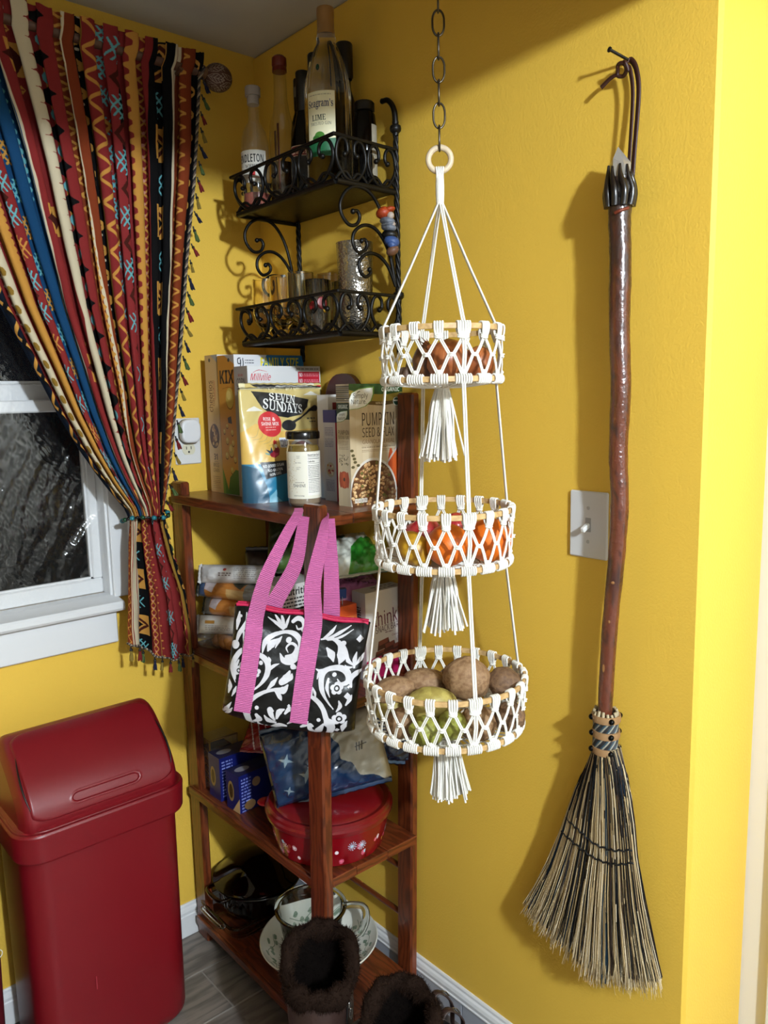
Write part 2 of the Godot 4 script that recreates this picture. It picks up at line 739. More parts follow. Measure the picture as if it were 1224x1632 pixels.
func room():
	# walls have thickness; the nook is x 0..1.22, the adjoining space lies beyond the header
	var st := mb()
	box_at(st, Vector3(-0.14, 0, -0.22), Vector3(0, 0.955, 3.0), 0.0)
	box_at(st, Vector3(-0.14, 2.09, -0.22), Vector3(0, 2.264, 3.0), 0.0)
	box_at(st, Vector3(-0.14, 0.955, -0.22), Vector3(0, 2.09, 0.455), 0.0)
	box_at(st, Vector3(-0.14, 0.955, 1.38), Vector3(0, 2.09, 3.0), 0.0)
	struct("wall_left", fin(st), M.wall)
	st = mb()
	box_at(st, Vector3(-0.02, 0, -0.22), Vector3(1.224, 2.264, 0.0), 0.006)
	struct("wall_right", fin(st), M.wall)
	st = mb()
	box_at(st, Vector3(1.2, 0, -0.34), Vector3(4.3, 2.264, -0.22), 0.0)
	struct("wall_back", fin(st), M.cream)
	st = mb()
	box_at(st, Vector3(1.224, 2.02, -0.22), Vector3(1.37, 2.264, 3.0), 0.004)
	struct("wall_header", fin(st), M.wall)
	st = mb()
	box_at(st, Vector3(4.2, 0, -0.34), Vector3(4.3, 2.264, 3.1), 0.0)
	struct("wall_far", fin(st), M.taupe)
	st = mb()
	box_at(st, Vector3(-0.14, 0, 3.0), Vector3(4.3, 2.264, 3.1), 0.0)
	struct("wall_front", fin(st), M.taupe)
	st = mb()
	box_at(st, Vector3(-0.14, 2.264, -0.34), Vector3(4.3, 2.36, 3.1), 0.0)
	struct("ceiling", fin(st), M.ceiling)
	# door casing on the cream wall
	st = mb()
	box_at(st, Vector3(1.275, 0, -0.22), Vector3(1.355, 2.0, -0.203), 0.003)
	box_at(st, Vector3(1.355, 0, -0.22), Vector3(1.37, 2.0, -0.195), 0.004)
	struct("trim_1", fin(st), M.trim)
	# floor: grout slab with plank tiles proud of it
	st = mb()
	box_at(st, Vector3(-0.14, -0.08, -0.34), Vector3(4.3, -0.002, 3.1), 0.0)
	var fl := struct("floor", fin(st), M.grout)
	var shapes := []
	for i in 3:
		var s := mb()
		box(s, Vector3(0.1535, 0.012, 0.6065), Transform3D(Basis(), Vector3(0.3 * i, 0, 0.11 * i)), 0.0012)
		var mesh := fin(s)
		shapes.append([mesh, Vector3(0.3 * i, 0, 0.11 * i)])
	for i in 17:
		for j in 6:
			var x := -0.006 + 0.157 * i
			var z0 = -0.248 + [0.0, 0.305, 0.12, 0.43][(i + 3) % 4] * 1.0
			if i == 1:
				z0 = -0.248
			var z = z0 + 0.61 * (j - 0.5)
			if z - 0.3 < -0.02 and z + 0.3 < 0.0:
				continue
			var v: int = (i * 5 + j * 3) % 3
			var p := struct("plank_tile", shapes[v][0], M["plank%d" % ((i + j * 2) % 3)], fl)
			p.position = Vector3(x + 0.0785, -0.006, z) - shapes[v][1]
	baseboard("baseboard_right", Vector3(0.0, 0, 0.0), Vector3(1, 0, 0), Vector3(0, 0, 1), 1.224, [0.11, 0.41, 0.71, 1.01])
	baseboard("baseboard_left", Vector3(0.0, 0, 3.0), Vector3(0, 0, -1), Vector3(1, 0, 0), 2.99, [])
	# the dark outdoors
	st = mb()
	box_at(st, Vector3(-6, -0.3, -4), Vector3(-0.14, -0.1, 6), 0.0)
	var g := mat(Color(0.16, 0.11, 0.08), 0.95)
	struct("ground", fin(st), g)


func baseboard(called: String, from: Vector3, along: Vector3, out: Vector3, length: float, joints: Array):
	# a white moulded cap over flat skirting pieces
	var st := mb()
	var prof := [Vector2(0, 0.058), Vector2(0.0135, 0.058), Vector2(0.0135, 0.0605), Vector2(0.0115, 0.063), Vector2(0.012, 0.071), Vector2(0.0095, 0.078), Vector2(0.006, 0.0815), Vector2(0.0055, 0.087), Vector2(0.0035, 0.09), Vector2(0, 0.09)]
	st.set_smooth_group(-1)
	var flip := along.cross(UPV).dot(out) < 0
	for i in prof.size() - 1:
		var a: Vector3 = from + out * prof[i].x + UPV * prof[i].y
		var b: Vector3 = from + out * prof[i + 1].x + UPV * prof[i + 1].y
		var e := along * length
		if flip:
			quad(st, a + e, a, b, b + e)
		else:
			quad(st, a, a + e, b + e, b)
	var bb := struct(called, fin(st), M.trim)
	var edges := [0.0] + joints + [length]
	for i in edges.size() - 1:
		var s := mb()
		var c: Vector3 = from + along * (edges[i] + edges[i + 1]) / 2.0 + out * 0.0055 + UPV * 0.029
		var size: Vector3 = along.abs() * (edges[i + 1] - edges[i] - 0.002) + out.abs() * 0.011 + UPV * 0.058
		box(s, size, Transform3D(Basis(), c), 0.0012)
		struct("skirting_piece", fin(s), mat(Color(0.66, 0.67, 0.70), 0.35) if joints.size() else M.trim, bb)


func ceiling_lamp():
	var t := thing("ceiling_lamp", "white globe lamp hanging on a short stem beyond the header", "lamp", lamp_at)
	var st := mb()
	var prof := []
	for i in 13:
		var a := -PI / 2 + PI * i / 12.0
		prof.append(Vector2(maxf(cos(a) * 0.065, 0.0), sin(a) * 0.065))
	lathe(st, prof, 32)
	var gm := mat(Color(1, 1, 1), 0.4)
	gm.emission_enabled = true
	gm.emission = Color(0.93, 0.97, 1.0)
	gm.emission_energy_multiplier = 3.0
	obj("globe", fin(st), gm, t)
	st = mb()
	lathe(st, [Vector2(0.02, 0.064), Vector2(0.03, 0.07), Vector2(0.03, 0.09), Vector2(0.008, 0.1), Vector2(0.008, 0.15), Vector2(0.05, 0.155), Vector2(0.05, 0.174), Vector2(0, 0.174)], 24)
	obj("stem", fin(st), M.white, t)
	var l := OmniLight3D.new()
	l.name = "lamp_light"
	t.add_child(l)
	l.light_color = Color(0.90, 0.955, 1.0)
	l.light_energy = lamp_energy
	l.light_size = 0.06
	l.omni_range = 12.0
	l.omni_attenuation = 2.0
	l.shadow_enabled = true


func window_unit():
	var clear := pane(Color(0.5, 0.55, 0.55), 0.004)
	clear.metallic_specular = 0.22
	var w := Node3D.new()
	w.name = "window_1"
	w.set_meta("kind", "structure")
	add_child(w)
	var st := mb()
	# jamb liner of the opening
	box_at(st, Vector3(-0.135, 0.955, 0.455), Vector3(0.0, 2.09, 0.463), 0.001)
	box_at(st, Vector3(-0.135, 0.955, 1.372), Vector3(0.0, 2.09, 1.38), 0.001)
	box_at(st, Vector3(-0.135, 2.082, 0.463), Vector3(0.0, 2.09, 1.372), 0.001)
	struct("jamb", fin(st), M.trim, w)
	var sash := func(x: float, y0: float, y1: float, bot: float, top: float):
		var s := mb()
		var z0 := 0.463
		var z1 := 1.372
		var d := 0.03
		box_at(s, Vector3(x - d, y0, z0), Vector3(x, y0 + bot, z1), 0.003)
		box_at(s, Vector3(x - d, y1 - top, z0), Vector3(x, y1, z1), 0.003)
		box_at(s, Vector3(x - d, y0 + bot, z0), Vector3(x, y1 - top, z0 + 0.022), 0.003)
		box_at(s, Vector3(x - d, y0 + bot, z1 - 0.022), Vector3(x, y1 - top, z1), 0.003)
		# glazing bead
		box_at(s, Vector3(x - 0.012, y0 + bot, z0 + 0.022), Vector3(x - 0.004, y0 + bot + 0.006, z1 - 0.022), 0.001)
		box_at(s, Vector3(x - 0.012, y0 + bot, z0 + 0.022), Vector3(x - 0.004, y1 - top, z0 + 0.028), 0.001)
		return fin(s)
	struct("sash", sash.call(-0.04, 0.957, 1.42, 0.036, 0.028), M.trim, w)
	struct("sash", sash.call(-0.075, 1.405, 2.08, 0.052, 0.04), M.trim, w)
	st = mb()
	box_at(st, Vector3(-0.0575, 0.993, 0.485), Vector3(-0.0545, 1.392, 1.35), 0.0)
	struct("pane", fin(st), clear, w)
	st = mb()
	box_at(st, Vector3(-0.0925, 1.457, 0.485), Vector3(-0.0895, 2.04, 1.35), 0.0)
	struct("pane", fin(st), clear, w)
	# shrunken plastic film over the opening, puckered in the lower corner
	st = mb()
	var n := FastNoiseLite.new()
	n.seed = 4
	n.frequency = 3.2
	var f := func(u, v):
		var z: float = lerpf(0.458, 1.378, u)
		var y: float = lerpf(0.953, 2.086, v)
		var diag := n.get_noise_2d((z * 1.0 + y * 0.62) * 7.0, (y - z * 0.62) * 0.9)
		var fine := n.get_noise_2d((z + y * 0.5) * 26.0 + 40.0, (y - z * 0.5) * 4.0)
		var crisp := n.get_noise_2d((z + y * 0.4) * 60.0 + 9.0, (y - z * 0.4) * 9.0)
		var near := clampf(1.25 - Vector2(z - 0.5, (y - 1.0) * 0.7).length() * 2.2, 0.12, 1.0)
		var edge := minf(minf(u, 1.0 - u), minf(v, 1.0 - v))
		# one sharp pleat
		var pt := Vector2(z - 0.49, y - 1.135)
		var dir := Vector2(0.66, -0.75)
		var s := pt.dot(dir)
		var off := pt.dot(dir.orthogonal())
		var pleat := 0.004 * exp(-off * off / 0.00006) * smoothstep(-0.105, -0.06, s) * smoothstep(0.1, 0.06, s)
		return Vector3(-0.007 + pleat + (diag * 0.0035 + fine * 0.0028 + crisp * 0.0018) * near * clampf(edge * 22.0, 0, 1), y, z)
	grid(st, 220, 260, f)
	struct("plastic_film", fin(st), pane(Color(1, 1, 1), 0.006, 0.06), w)
	# casing, stool and apron
	st = mb()
	box_at(st, Vector3(0.0, 0.952, 0.398), Vector3(0.012, 2.15, 0.458), 0.002)
	box_at(st, Vector3(0.0, 0.952, 0.398), Vector3(0.019, 2.15, 0.415), 0.004)
	box_at(st, Vector3(0.0, 2.088, 0.458), Vector3(0.016, 2.15, 1.44), 0.003)
	struct("trim_2", fin(st), M.trim)
	st = mb()
	var prof := [Vector2(-0.04, 0.957), Vector2(-0.002, 0.957), Vector2(0.03, 0.951), Vector2(0.046, 0.949), Vector2(0.05, 0.944), Vector2(0.05, 0.933), Vector2(0.046, 0.927), Vector2(-0.0, 0.927)]
	var rings := []
	for z in [1.42, 0.45]:
		var r := PackedVector3Array()
		for p in prof:
			r.append(Vector3(p.x, p.y, z))
		rings.append(r)
	st.set_smooth_group(-1)
	for i in prof.size():
		var j := (i + 1) % prof.size()
		quad(st, rings[0][i], rings[1][i], rings[1][j], rings[0][j])
	var cc := Vector3(0.02, 0.94, 0.45)
	for i in prof.size():
		var j := (i + 1) % prof.size()
		hull_face(st, [cc, rings[1][i], rings[1][j]], Vector3(0, 0.94, 1.0), [Vector2.ZERO, Vector2.ZERO, Vector2.ZERO])
	struct("trim_3", fin(st), M.trim)
	st = mb()
	box_at(st, Vector3(0.0, 0.845, 0.458), Vector3(0.019, 0.927, 1.42), 0.003)
	struct("trim_4", fin(st), M.trim)


# ---------------------------------------------------------------- the wooden rack in the corner

func lean(y: float) -> float:
	return 0.0268 * (y - 0.33)


func rack():
	var t := thing("shelf_rack", "dark reddish wooden four-tier shelf rack standing in the corner", "shelf")
	var post := func(x0: float, w: float, z0: float, d: float, h: float, tilt: bool):
		var st := mb()
		box(st, Vector3(w, h, d), Transform3D(Basis(), Vector3(x0 + w / 2, h / 2, z0 + d / 2)), 0.004)
		var m := fin(st)
		if not tilt:
			return m
		# the right end frame leans outward a little
		var md := MeshDataTool.new()
		md.create_from_surface(m, 0)
		for i in md.get_vertex_count():
			var v := md.get_vertex(i)
			v.x += lean(v.y)
			md.set_vertex(i, v)
		var out := ArrayMesh.new()
		md.commit_to_surface(out)
		return out
	obj("post", post.call(0.015, 0.055, 0.277, 0.022, 1.217, false), M.wood, t)
	obj("post", post.call(0.567, 0.053, 0.291, 0.023, 1.213, true), M.wood, t)
	obj("post", post.call(0.527, 0.05, 0.0145, 0.021, 1.418, true), M.wood, t)
	obj("post", post.call(0.015, 0.05, 0.0145, 0.021, 1.418, false), M.wood, t)
	for y in [1.186, 0.80, 0.427, 0.063]:
		var st := mb()
		var x1: float = 0.597 + lean(y) if y > 0.1 else 0.575
		# three boards per shelf with fine joints
		for k in 3:
			var z0: float = 0.038 + 0.0875 * k
			box_at(st, Vector3(0.02, y - 0.02, z0), Vector3(x1, y, z0 + 0.0868), 0.0012)
		obj("shelf_board", fin(st), M.wood, t)
		st = mb()
		box_at(st, Vector3(0.03, y - 0.021, 0.3), Vector3(x1 - 0.012, y + 0.0005, 0.309), 0.002)
		obj("edge_strip", fin(st), M.wood, t)
	for y in [0.312, 0.192, 0.57, 0.67, 0.93, 1.05]:
		var st := mb()
		tube(st, [Vector3(0.03, y, 0.024), Vector3(0.575 + lean(y), y, 0.024)], 0.0065, 10)
		obj("back_rail", fin(st), M.wood, t)
	# round-topped dark board against the wall behind the cereal boxes
	var b := thing("cutting_board", "round-topped dark wooden board leaning on the wall behind the cereal", "board", Vector3(0.352, 1.186, 0.0))
	var st := mb()
	var rings := []
	for k in 2:
		var ring := PackedVector3Array()
		for i in 36:
			var a := TAU * i / 36
			var c := Vector2(cos(a), sin(a))
			var p := Vector2(signf(c.x) * pow(absf(c.x), 0.75) * 0.075, 0.14 + signf(c.y) * pow(absf(c.y), 0.75) * 0.14)
			ring.append(Vector3(p.x, p.y, 0.008 + k * 0.014))
		rings.append(ring)
	st.set_smooth_group(-1)
	for i in 36:
		var j := (i + 1) % 36
		quad(st, rings[0][i], rings[0][j], rings[1][j], rings[1][i])
		hull_face(st, [Vector3(0, 0.14, 0.022), rings[1][i], rings[1][j]], Vector3(0, 0.14, 0), [Vector2(0, 0), Vector2(0.1, 0), Vector2(0.1, 0.1)])
	obj("board", fin(st), mat(Color(0.26, 0.11, 0.06), 0.35), b)


# ---------------------------------------------------------------- black iron wall shelf

func scroll(st: SurfaceTool, pts: Array, f: Callable, r := 0.0037):
	var p := []
	for q in smooth_path(pts, 5):
		p.append(f.call(q))
	tube(st, p, r, 7)
	ball(st, p[-1], Vector3.ONE * r * 1.5, 8)


func gallery(st: SurfaceTool, n: int, length: float, f: Callable):
	# hearts and links between the lower and upper rail; f maps (along, up 0..1) to space
	var w := length / n
	for i in n:
		for s in [-1.0, 1.0]:
			var pts := []
			for q in [Vector2(0.0, 0.06), Vector2(0.2, 0.12), Vector2(0.4, 0.36), Vector2(0.46, 0.62), Vector2(0.38, 0.88), Vector2(0.24, 0.96), Vector2(0.12, 0.86), Vector2(0.11, 0.68), Vector2(0.19, 0.62)]:
				pts.append(Vector2((i + 0.5 + s * q.x) * w, q.y))
			scroll(st, pts, f)
			var low := []
			for q in [Vector2(0.02, 0.1), Vector2(0.18, 0.24), Vector2(0.34, 0.2), Vector2(0.5, 0.06)]:
				low.append(Vector2((i + 0.5 + s * q.x) * w, q.y))
			scroll(st, low, f, 0.0032)


func wall_shelf():
	var t := thing("wall_shelf", "black wrought iron two-tier wall shelf with scrollwork rails", "wall shelf")
	var x0 := 0.187
	var x1 := 0.541
	for lev in [[1.836, 0.077], [1.545, 0.075]]:
		var y: float = lev[0]
		var yr: float = y + lev[1]
		var st := mb()
		box_at(st, Vector3(x0 - 0.012, y - 0.006, 0.008), Vector3(x1, y - 0.002, 0.168), 0.001)
		# rolled rim under the tray
		var rim := [Vector3(x0 - 0.012, y - 0.006, 0.01), Vector3(x0 - 0.012, y - 0.006, 0.17), Vector3(x1, y - 0.006, 0.17), Vector3(x1, y - 0.006, 0.01)]
		for k in 3:
			tube(st, [rim[k], rim[k + 1]], 0.0065, 8)
		obj("tray", fin(st), M.iron, t)
		st = mb()
		var A := Vector3(x0 - 0.022, yr, 0.012)
		var B := Vector3(x0 - 0.022, yr, 0.179)
		var C := Vector3(x1 + 0.009, yr, 0.179)
		var D := Vector3(x1 + 0.003, yr, 0.012)
		for e in [[A, B], [B, C], [C, D]]:
			var dir: Vector3 = (e[1] - e[0]).normalized()
			var xf := Transform3D(Basis(dir, UPV, dir.cross(UPV)), (e[0] + e[1]) / 2.0)
			box(st, Vector3(e[0].distance_to(e[1]) + 0.006, 0.006, 0.0075), xf, 0.0012)
		obj("top_rail", fin(st), M.iron, t)
		var sides := [[rim[1], rim[2], B, C, 3], [rim[2], rim[3], C, D, 2], [rim[0], rim[1], A, B, 2]]
		for s in sides:
			st = mb()
			var L: float = s[0].distance_to(s[1])
			gallery(st, s[4], L, func(q):
				var k: float = q.x / L
				return (s[0].lerp(s[1], k)).lerp(s[2].lerp(s[3], k), clampf(q.y, 0.02, 0.97)))
			obj("scroll_rail", fin(st), M.iron, t)
	# posts against the wall: twisted bar with knobs and a curled top
	for x in [x0, 0.543]:
		var st := mb()
		var yb := 1.5
		for k in 3:
			var pts := []
			for i in 91:
				var y := lerpf(yb, 1.94, i / 90.0)
				var a := y * 110.0 + TAU * k / 3
				pts.append(Vector3(x + cos(a) * 0.0028, y, 0.0125 + sin(a) * 0.0028))
			tube(st, pts, 0.0036, 6)
		obj("twisted_post", fin(st), M.iron, t)
		for y in [1.622, 1.955]:
			st = mb()
			lathe(st, [Vector2(0.0, -0.016), Vector2(0.006, -0.014), Vector2(0.0065, -0.009), Vector2(0.011, -0.005), Vector2(0.012, 0.0), Vector2(0.011, 0.005), Vector2(0.0065, 0.008), Vector2(0.007, 0.013), Vector2(0.0, 0.016)], 14, Transform3D(Basis(), Vector3(x, y, 0.0125)))
			obj("knob", fin(st), M.iron, t)
		st = mb()
		var s := -1.0 if x > 0.3 else 1.0
		var pts := []
		for q in [Vector2(0, 1.96), Vector2(-0.001, 1.985), Vector2(0.006, 2.003), Vector2(0.018, 2.014), Vector2(0.033, 2.016)]:
			pts.append(Vector3(x + s * q.x, q.y, 0.0125 + (q.y - 1.96) * 0.1))
		tube(st, smooth_path(pts, 5), [0.0062, 0.006, 0.0055, 0.005], 9)
		ball(st, pts[-1], Vector3.ONE * 0.0056, 10)
		obj("curled_finial", fin(st), M.iron, t)
		# three nested scrolls that carry the upper tray
		st = mb()
		var f := func(q): return Vector3(x, q.y, q.x)
		scroll(st, [Vector2(0.02, 1.64), Vector2(0.03, 1.69), Vector2(0.05, 1.77), Vector2(0.08, 1.815), Vector2(0.116, 1.826), Vector2(0.145, 1.815), Vector2(0.162, 1.791), Vector2(0.16, 1.768), Vector2(0.143, 1.751), Vector2(0.123, 1.753), Vector2(0.114, 1.768), Vector2(0.12, 1.779), Vector2(0.131, 1.777)], f, 0.0037)
		scroll(st, [Vector2(0.02, 1.64), Vector2(0.036, 1.704), Vector2(0.059, 1.739), Vector2(0.084, 1.754), Vector2(0.109, 1.752), Vector2(0.13, 1.736), Vector2(0.133, 1.715), Vector2(0.12, 1.7), Vector2(0.103, 1.705), Vector2(0.096, 1.717), Vector2(0.102, 1.726), Vector2(0.11, 1.723)], f, 0.0037)
		scroll(st, [Vector2(0.02, 1.64), Vector2(0.041, 1.679), Vector2(0.069, 1.699), Vector2(0.097, 1.699), Vector2(0.117, 1.683), Vector2(0.117, 1.664), Vector2(0.103, 1.653), Vector2(0.089, 1.661), Vector2(0.091, 1.668)], f, 0.0037)
		obj("scroll_bracket", fin(st), M.iron, t)


# ---------------------------------------------------------------- red swing-lid bin and the second bin

func trash_can():
	var red := mat(Color(0.43, 0.035, 0.075), 0.38)
	bumpy(red, noise_tex(0.12, 128, 2, 12), 0.006, 9.0)
	var t := thing("trash_can", "tall red plastic swing-lid trash can under the window", "trash can", Vector3(0.157, 0, 0.607))
	var st := mb()
	var rings := []
	for q in [[0.0, 0.0], [0.004, 0.55], [0.016, 0.9], [0.03, 1.0], [0.25, 1.05], [0.535, 1.12]]:
		var k: float = q[1]
		if k < 0.01:
			rings.append(rrect(0.17, 0.285, 0.05, q[0], 8))
		else:
			rings.append(rrect(0.17 + 0.04 * k, 0.285 + 0.045 * k, 0.05, q[0], 8))
	rings.append(rrect(0.2, 0.32, 0.05, 0.535, 8))
	loft(st, rings, true, false, [1, 1, 1, 1, 1, 2])
	obj("body", fin(st), red, t)
	# rim collar
	st = mb()
	rings = []
	for q in [[0.222, 0.332, 0.515], [0.25, 0.358, 0.515], [0.253, 0.361, 0.519], [0.257, 0.365, 0.572], [0.254, 0.362, 0.577], [0.249, 0.357, 0.5785], [0.247, 0.355, 0.5765], [0.24, 0.348, 0.5765], [0.238, 0.346, 0.579], [0.228, 0.336, 0.581], [0.222, 0.33, 0.584]]:
		rings.append(rrect(q[0], q[1], 0.055, q[2], 8))
	loft(st, rings, false, false, [1, 2, 3, 4, 4, 4, 5, 5, 6, 6])
	obj("rim", fin(st), red, t)
	# lid hood: an arched cover, its profile swept along the length with rounded ends
	var prof := []
	for p in smooth_path([Vector2(0.112, 0.578), Vector2(0.113, 0.6), Vector2(0.104, 0.628), Vector2(0.08, 0.662), Vector2(0.04, 0.7), Vector2(0.005, 0.725), Vector2(-0.03, 0.735), Vector2(-0.065, 0.72), Vector2(-0.095, 0.685), Vector2(-0.107, 0.63), Vector2(-0.109, 0.578)], 6):
		prof.append(p)
	var cx := 0.0
	var arc := func(k: float, grow: float):
		var x: float = clampf(k, 0, 1) * (prof.size() - 1)
		var i: int = mini(int(x), prof.size() - 2)
		var p: Vector2 = prof[i].lerp(prof[i + 1], x - i)
		var d: Vector2 = (prof[i + 1] - prof[i]).normalized()
		return p + Vector2(d.y, -d.x) * -grow * -1.0
	st = mb()
	grid(st, prof.size() - 1, 60, func(u, v):
		var s: float = (v - 0.5) * 2.0
		var e: float = clampf((absf(s) - 0.86) / 0.14, 0.0, 1.0)
		var inset := 0.034 * (1.0 - sqrt(maxf(0.0, 1.0 - e * e)))
		var p: Vector2 = arc.call(u, -inset)
		if p.y < 0.578:
			p.y = 0.578
		return Vector3(p.x, p.y, -s * 0.166))
	for e in [[-1.0], [1.0]]:
		var ring := []
		for i in prof.size():
			var p: Vector2 = arc.call(float(i) / (prof.size() - 1), -0.034)
			ring.append(Vector3(p.x, maxf(p.y, 0.578), e[0] * 0.166))
		var c := Vector3(0, 0.62, e[0] * 0.166)
		st.set_smooth_group(-1)
		for i in ring.size() - 1:
			hull_face(st, [c, ring[i], ring[i + 1]], Vector3(0, 0.62, 0), [Vector2.ZERO, Vector2.ZERO, Vector2.ZERO])
		hull_face(st, [c, ring[0], ring[-1]], Vector3(0, 0.62, 0), [Vector2.ZERO, Vector2.ZERO, Vector2.ZERO])
	obj("hood", fin(st), red, t)
	# swing flap: a panel proud of the hood, rounded at its corners, with a long finger recess
	st = mb()
	var nu := 64
	var nv := 110
	grid(st, nu, nv, func(u, v):
		var s: float = (v - 0.5) * 2.0
		var q := Vector2(absf(s) * 0.152, (u - 0.5) * 0.26)
		var d := Vector2(maxf(absf(q.x) - (0.152 - 0.05), 0.0), maxf(absf(q.y) - (0.13 - 0.05), 0.0)).length() - 0.05
		var h: float = 0.0035 * clampf(-d / 0.006, 0.0, 1.0) - 0.002 * clampf((d + 0.001) / 0.003, 0.0, 1.0)
		# finger recess near the lower edge
		var a := Vector2(-s * 0.152 + 0.003, (u - 0.205) * 0.26)
		var cap := Vector2(maxf(absf(a.x) - 0.056, 0.0), a.y).length()
		h -= 0.013 * smoothstep(0.0145, 0.007, cap)
		h += 0.0012 * smoothstep(0.0035, 0.0, absf(cap - 0.0165))
		# the end crescents dip under the hood
		h -= 0.006 * smoothstep(0.146, 0.152, absf(s) * 0.152)
		var p: Vector2 = arc.call(0.075 + 0.5 * u, h)
		return Vector3(p.x, p.y, -s * 0.152))
	obj("swing_flap", fin(st), red, t)
	# dark gap beside the flap's ends
	for s in [-1.0, 1.0]:
		st = mb()
		var pts := []
		for i in 20:
			var k := 0.15 + 0.3 * i / 19.0
			var p: Vector2 = arc.call(k, 0.0002)
			pts.append(Vector3(p.x, p.y, s * (0.1445 + 0.009 * sin(PI * i / 19.0))))
		tube(st, pts, [0.0004, 0.0016, 0.0022, 0.0016, 0.0004], 6)
		obj("flap_gap", fin(st), M.black, t)
	# a scuff on the front
	st = mb()
	box(st, Vector3(0.0006, 0.03, 0.0018), Transform3D(Basis(), Vector3(0.1099, 0.2, 0.05)), 0.0002)
	obj("scuff", fin(st), mat(Color(0.62, 0.2, 0.24), 0.5), t)
	var r2 := mat(Color(0.35, 0.06, 0.1), 0.45)
	var b := thing("plastic_bin", "dark red plastic bin cut off at the left edge beside the swing-lid can", "bin", Vector3(0.15, 0, 0.985))
	st = mb()
	rings = []
	for q in [[0.19, 0.3, 0.0], [0.2, 0.31, 0.01], [0.215, 0.33, 0.5], [0.227, 0.342, 0.502], [0.227, 0.342, 0.55], [0.215, 0.33, 0.555]]:
		rings.append(rrect(q[0], q[1], 0.04, q[2], 6))
	loft(st, rings, true, true, [1, 1, 2, 3, 4])
	obj("body", fin(st), r2, b)
	st = mb()
	tube(st, ring_pts(Vector3(0.1075, 0.355, -0.148), Vector3(0, 0.009, 0), Vector3(0, 0, 0.009), 20), 0.0008, 5, true)
	obj("ring_mark", fin(st), M.white, b)


# ---------------------------------------------------------------- tote bag hung on the middle post

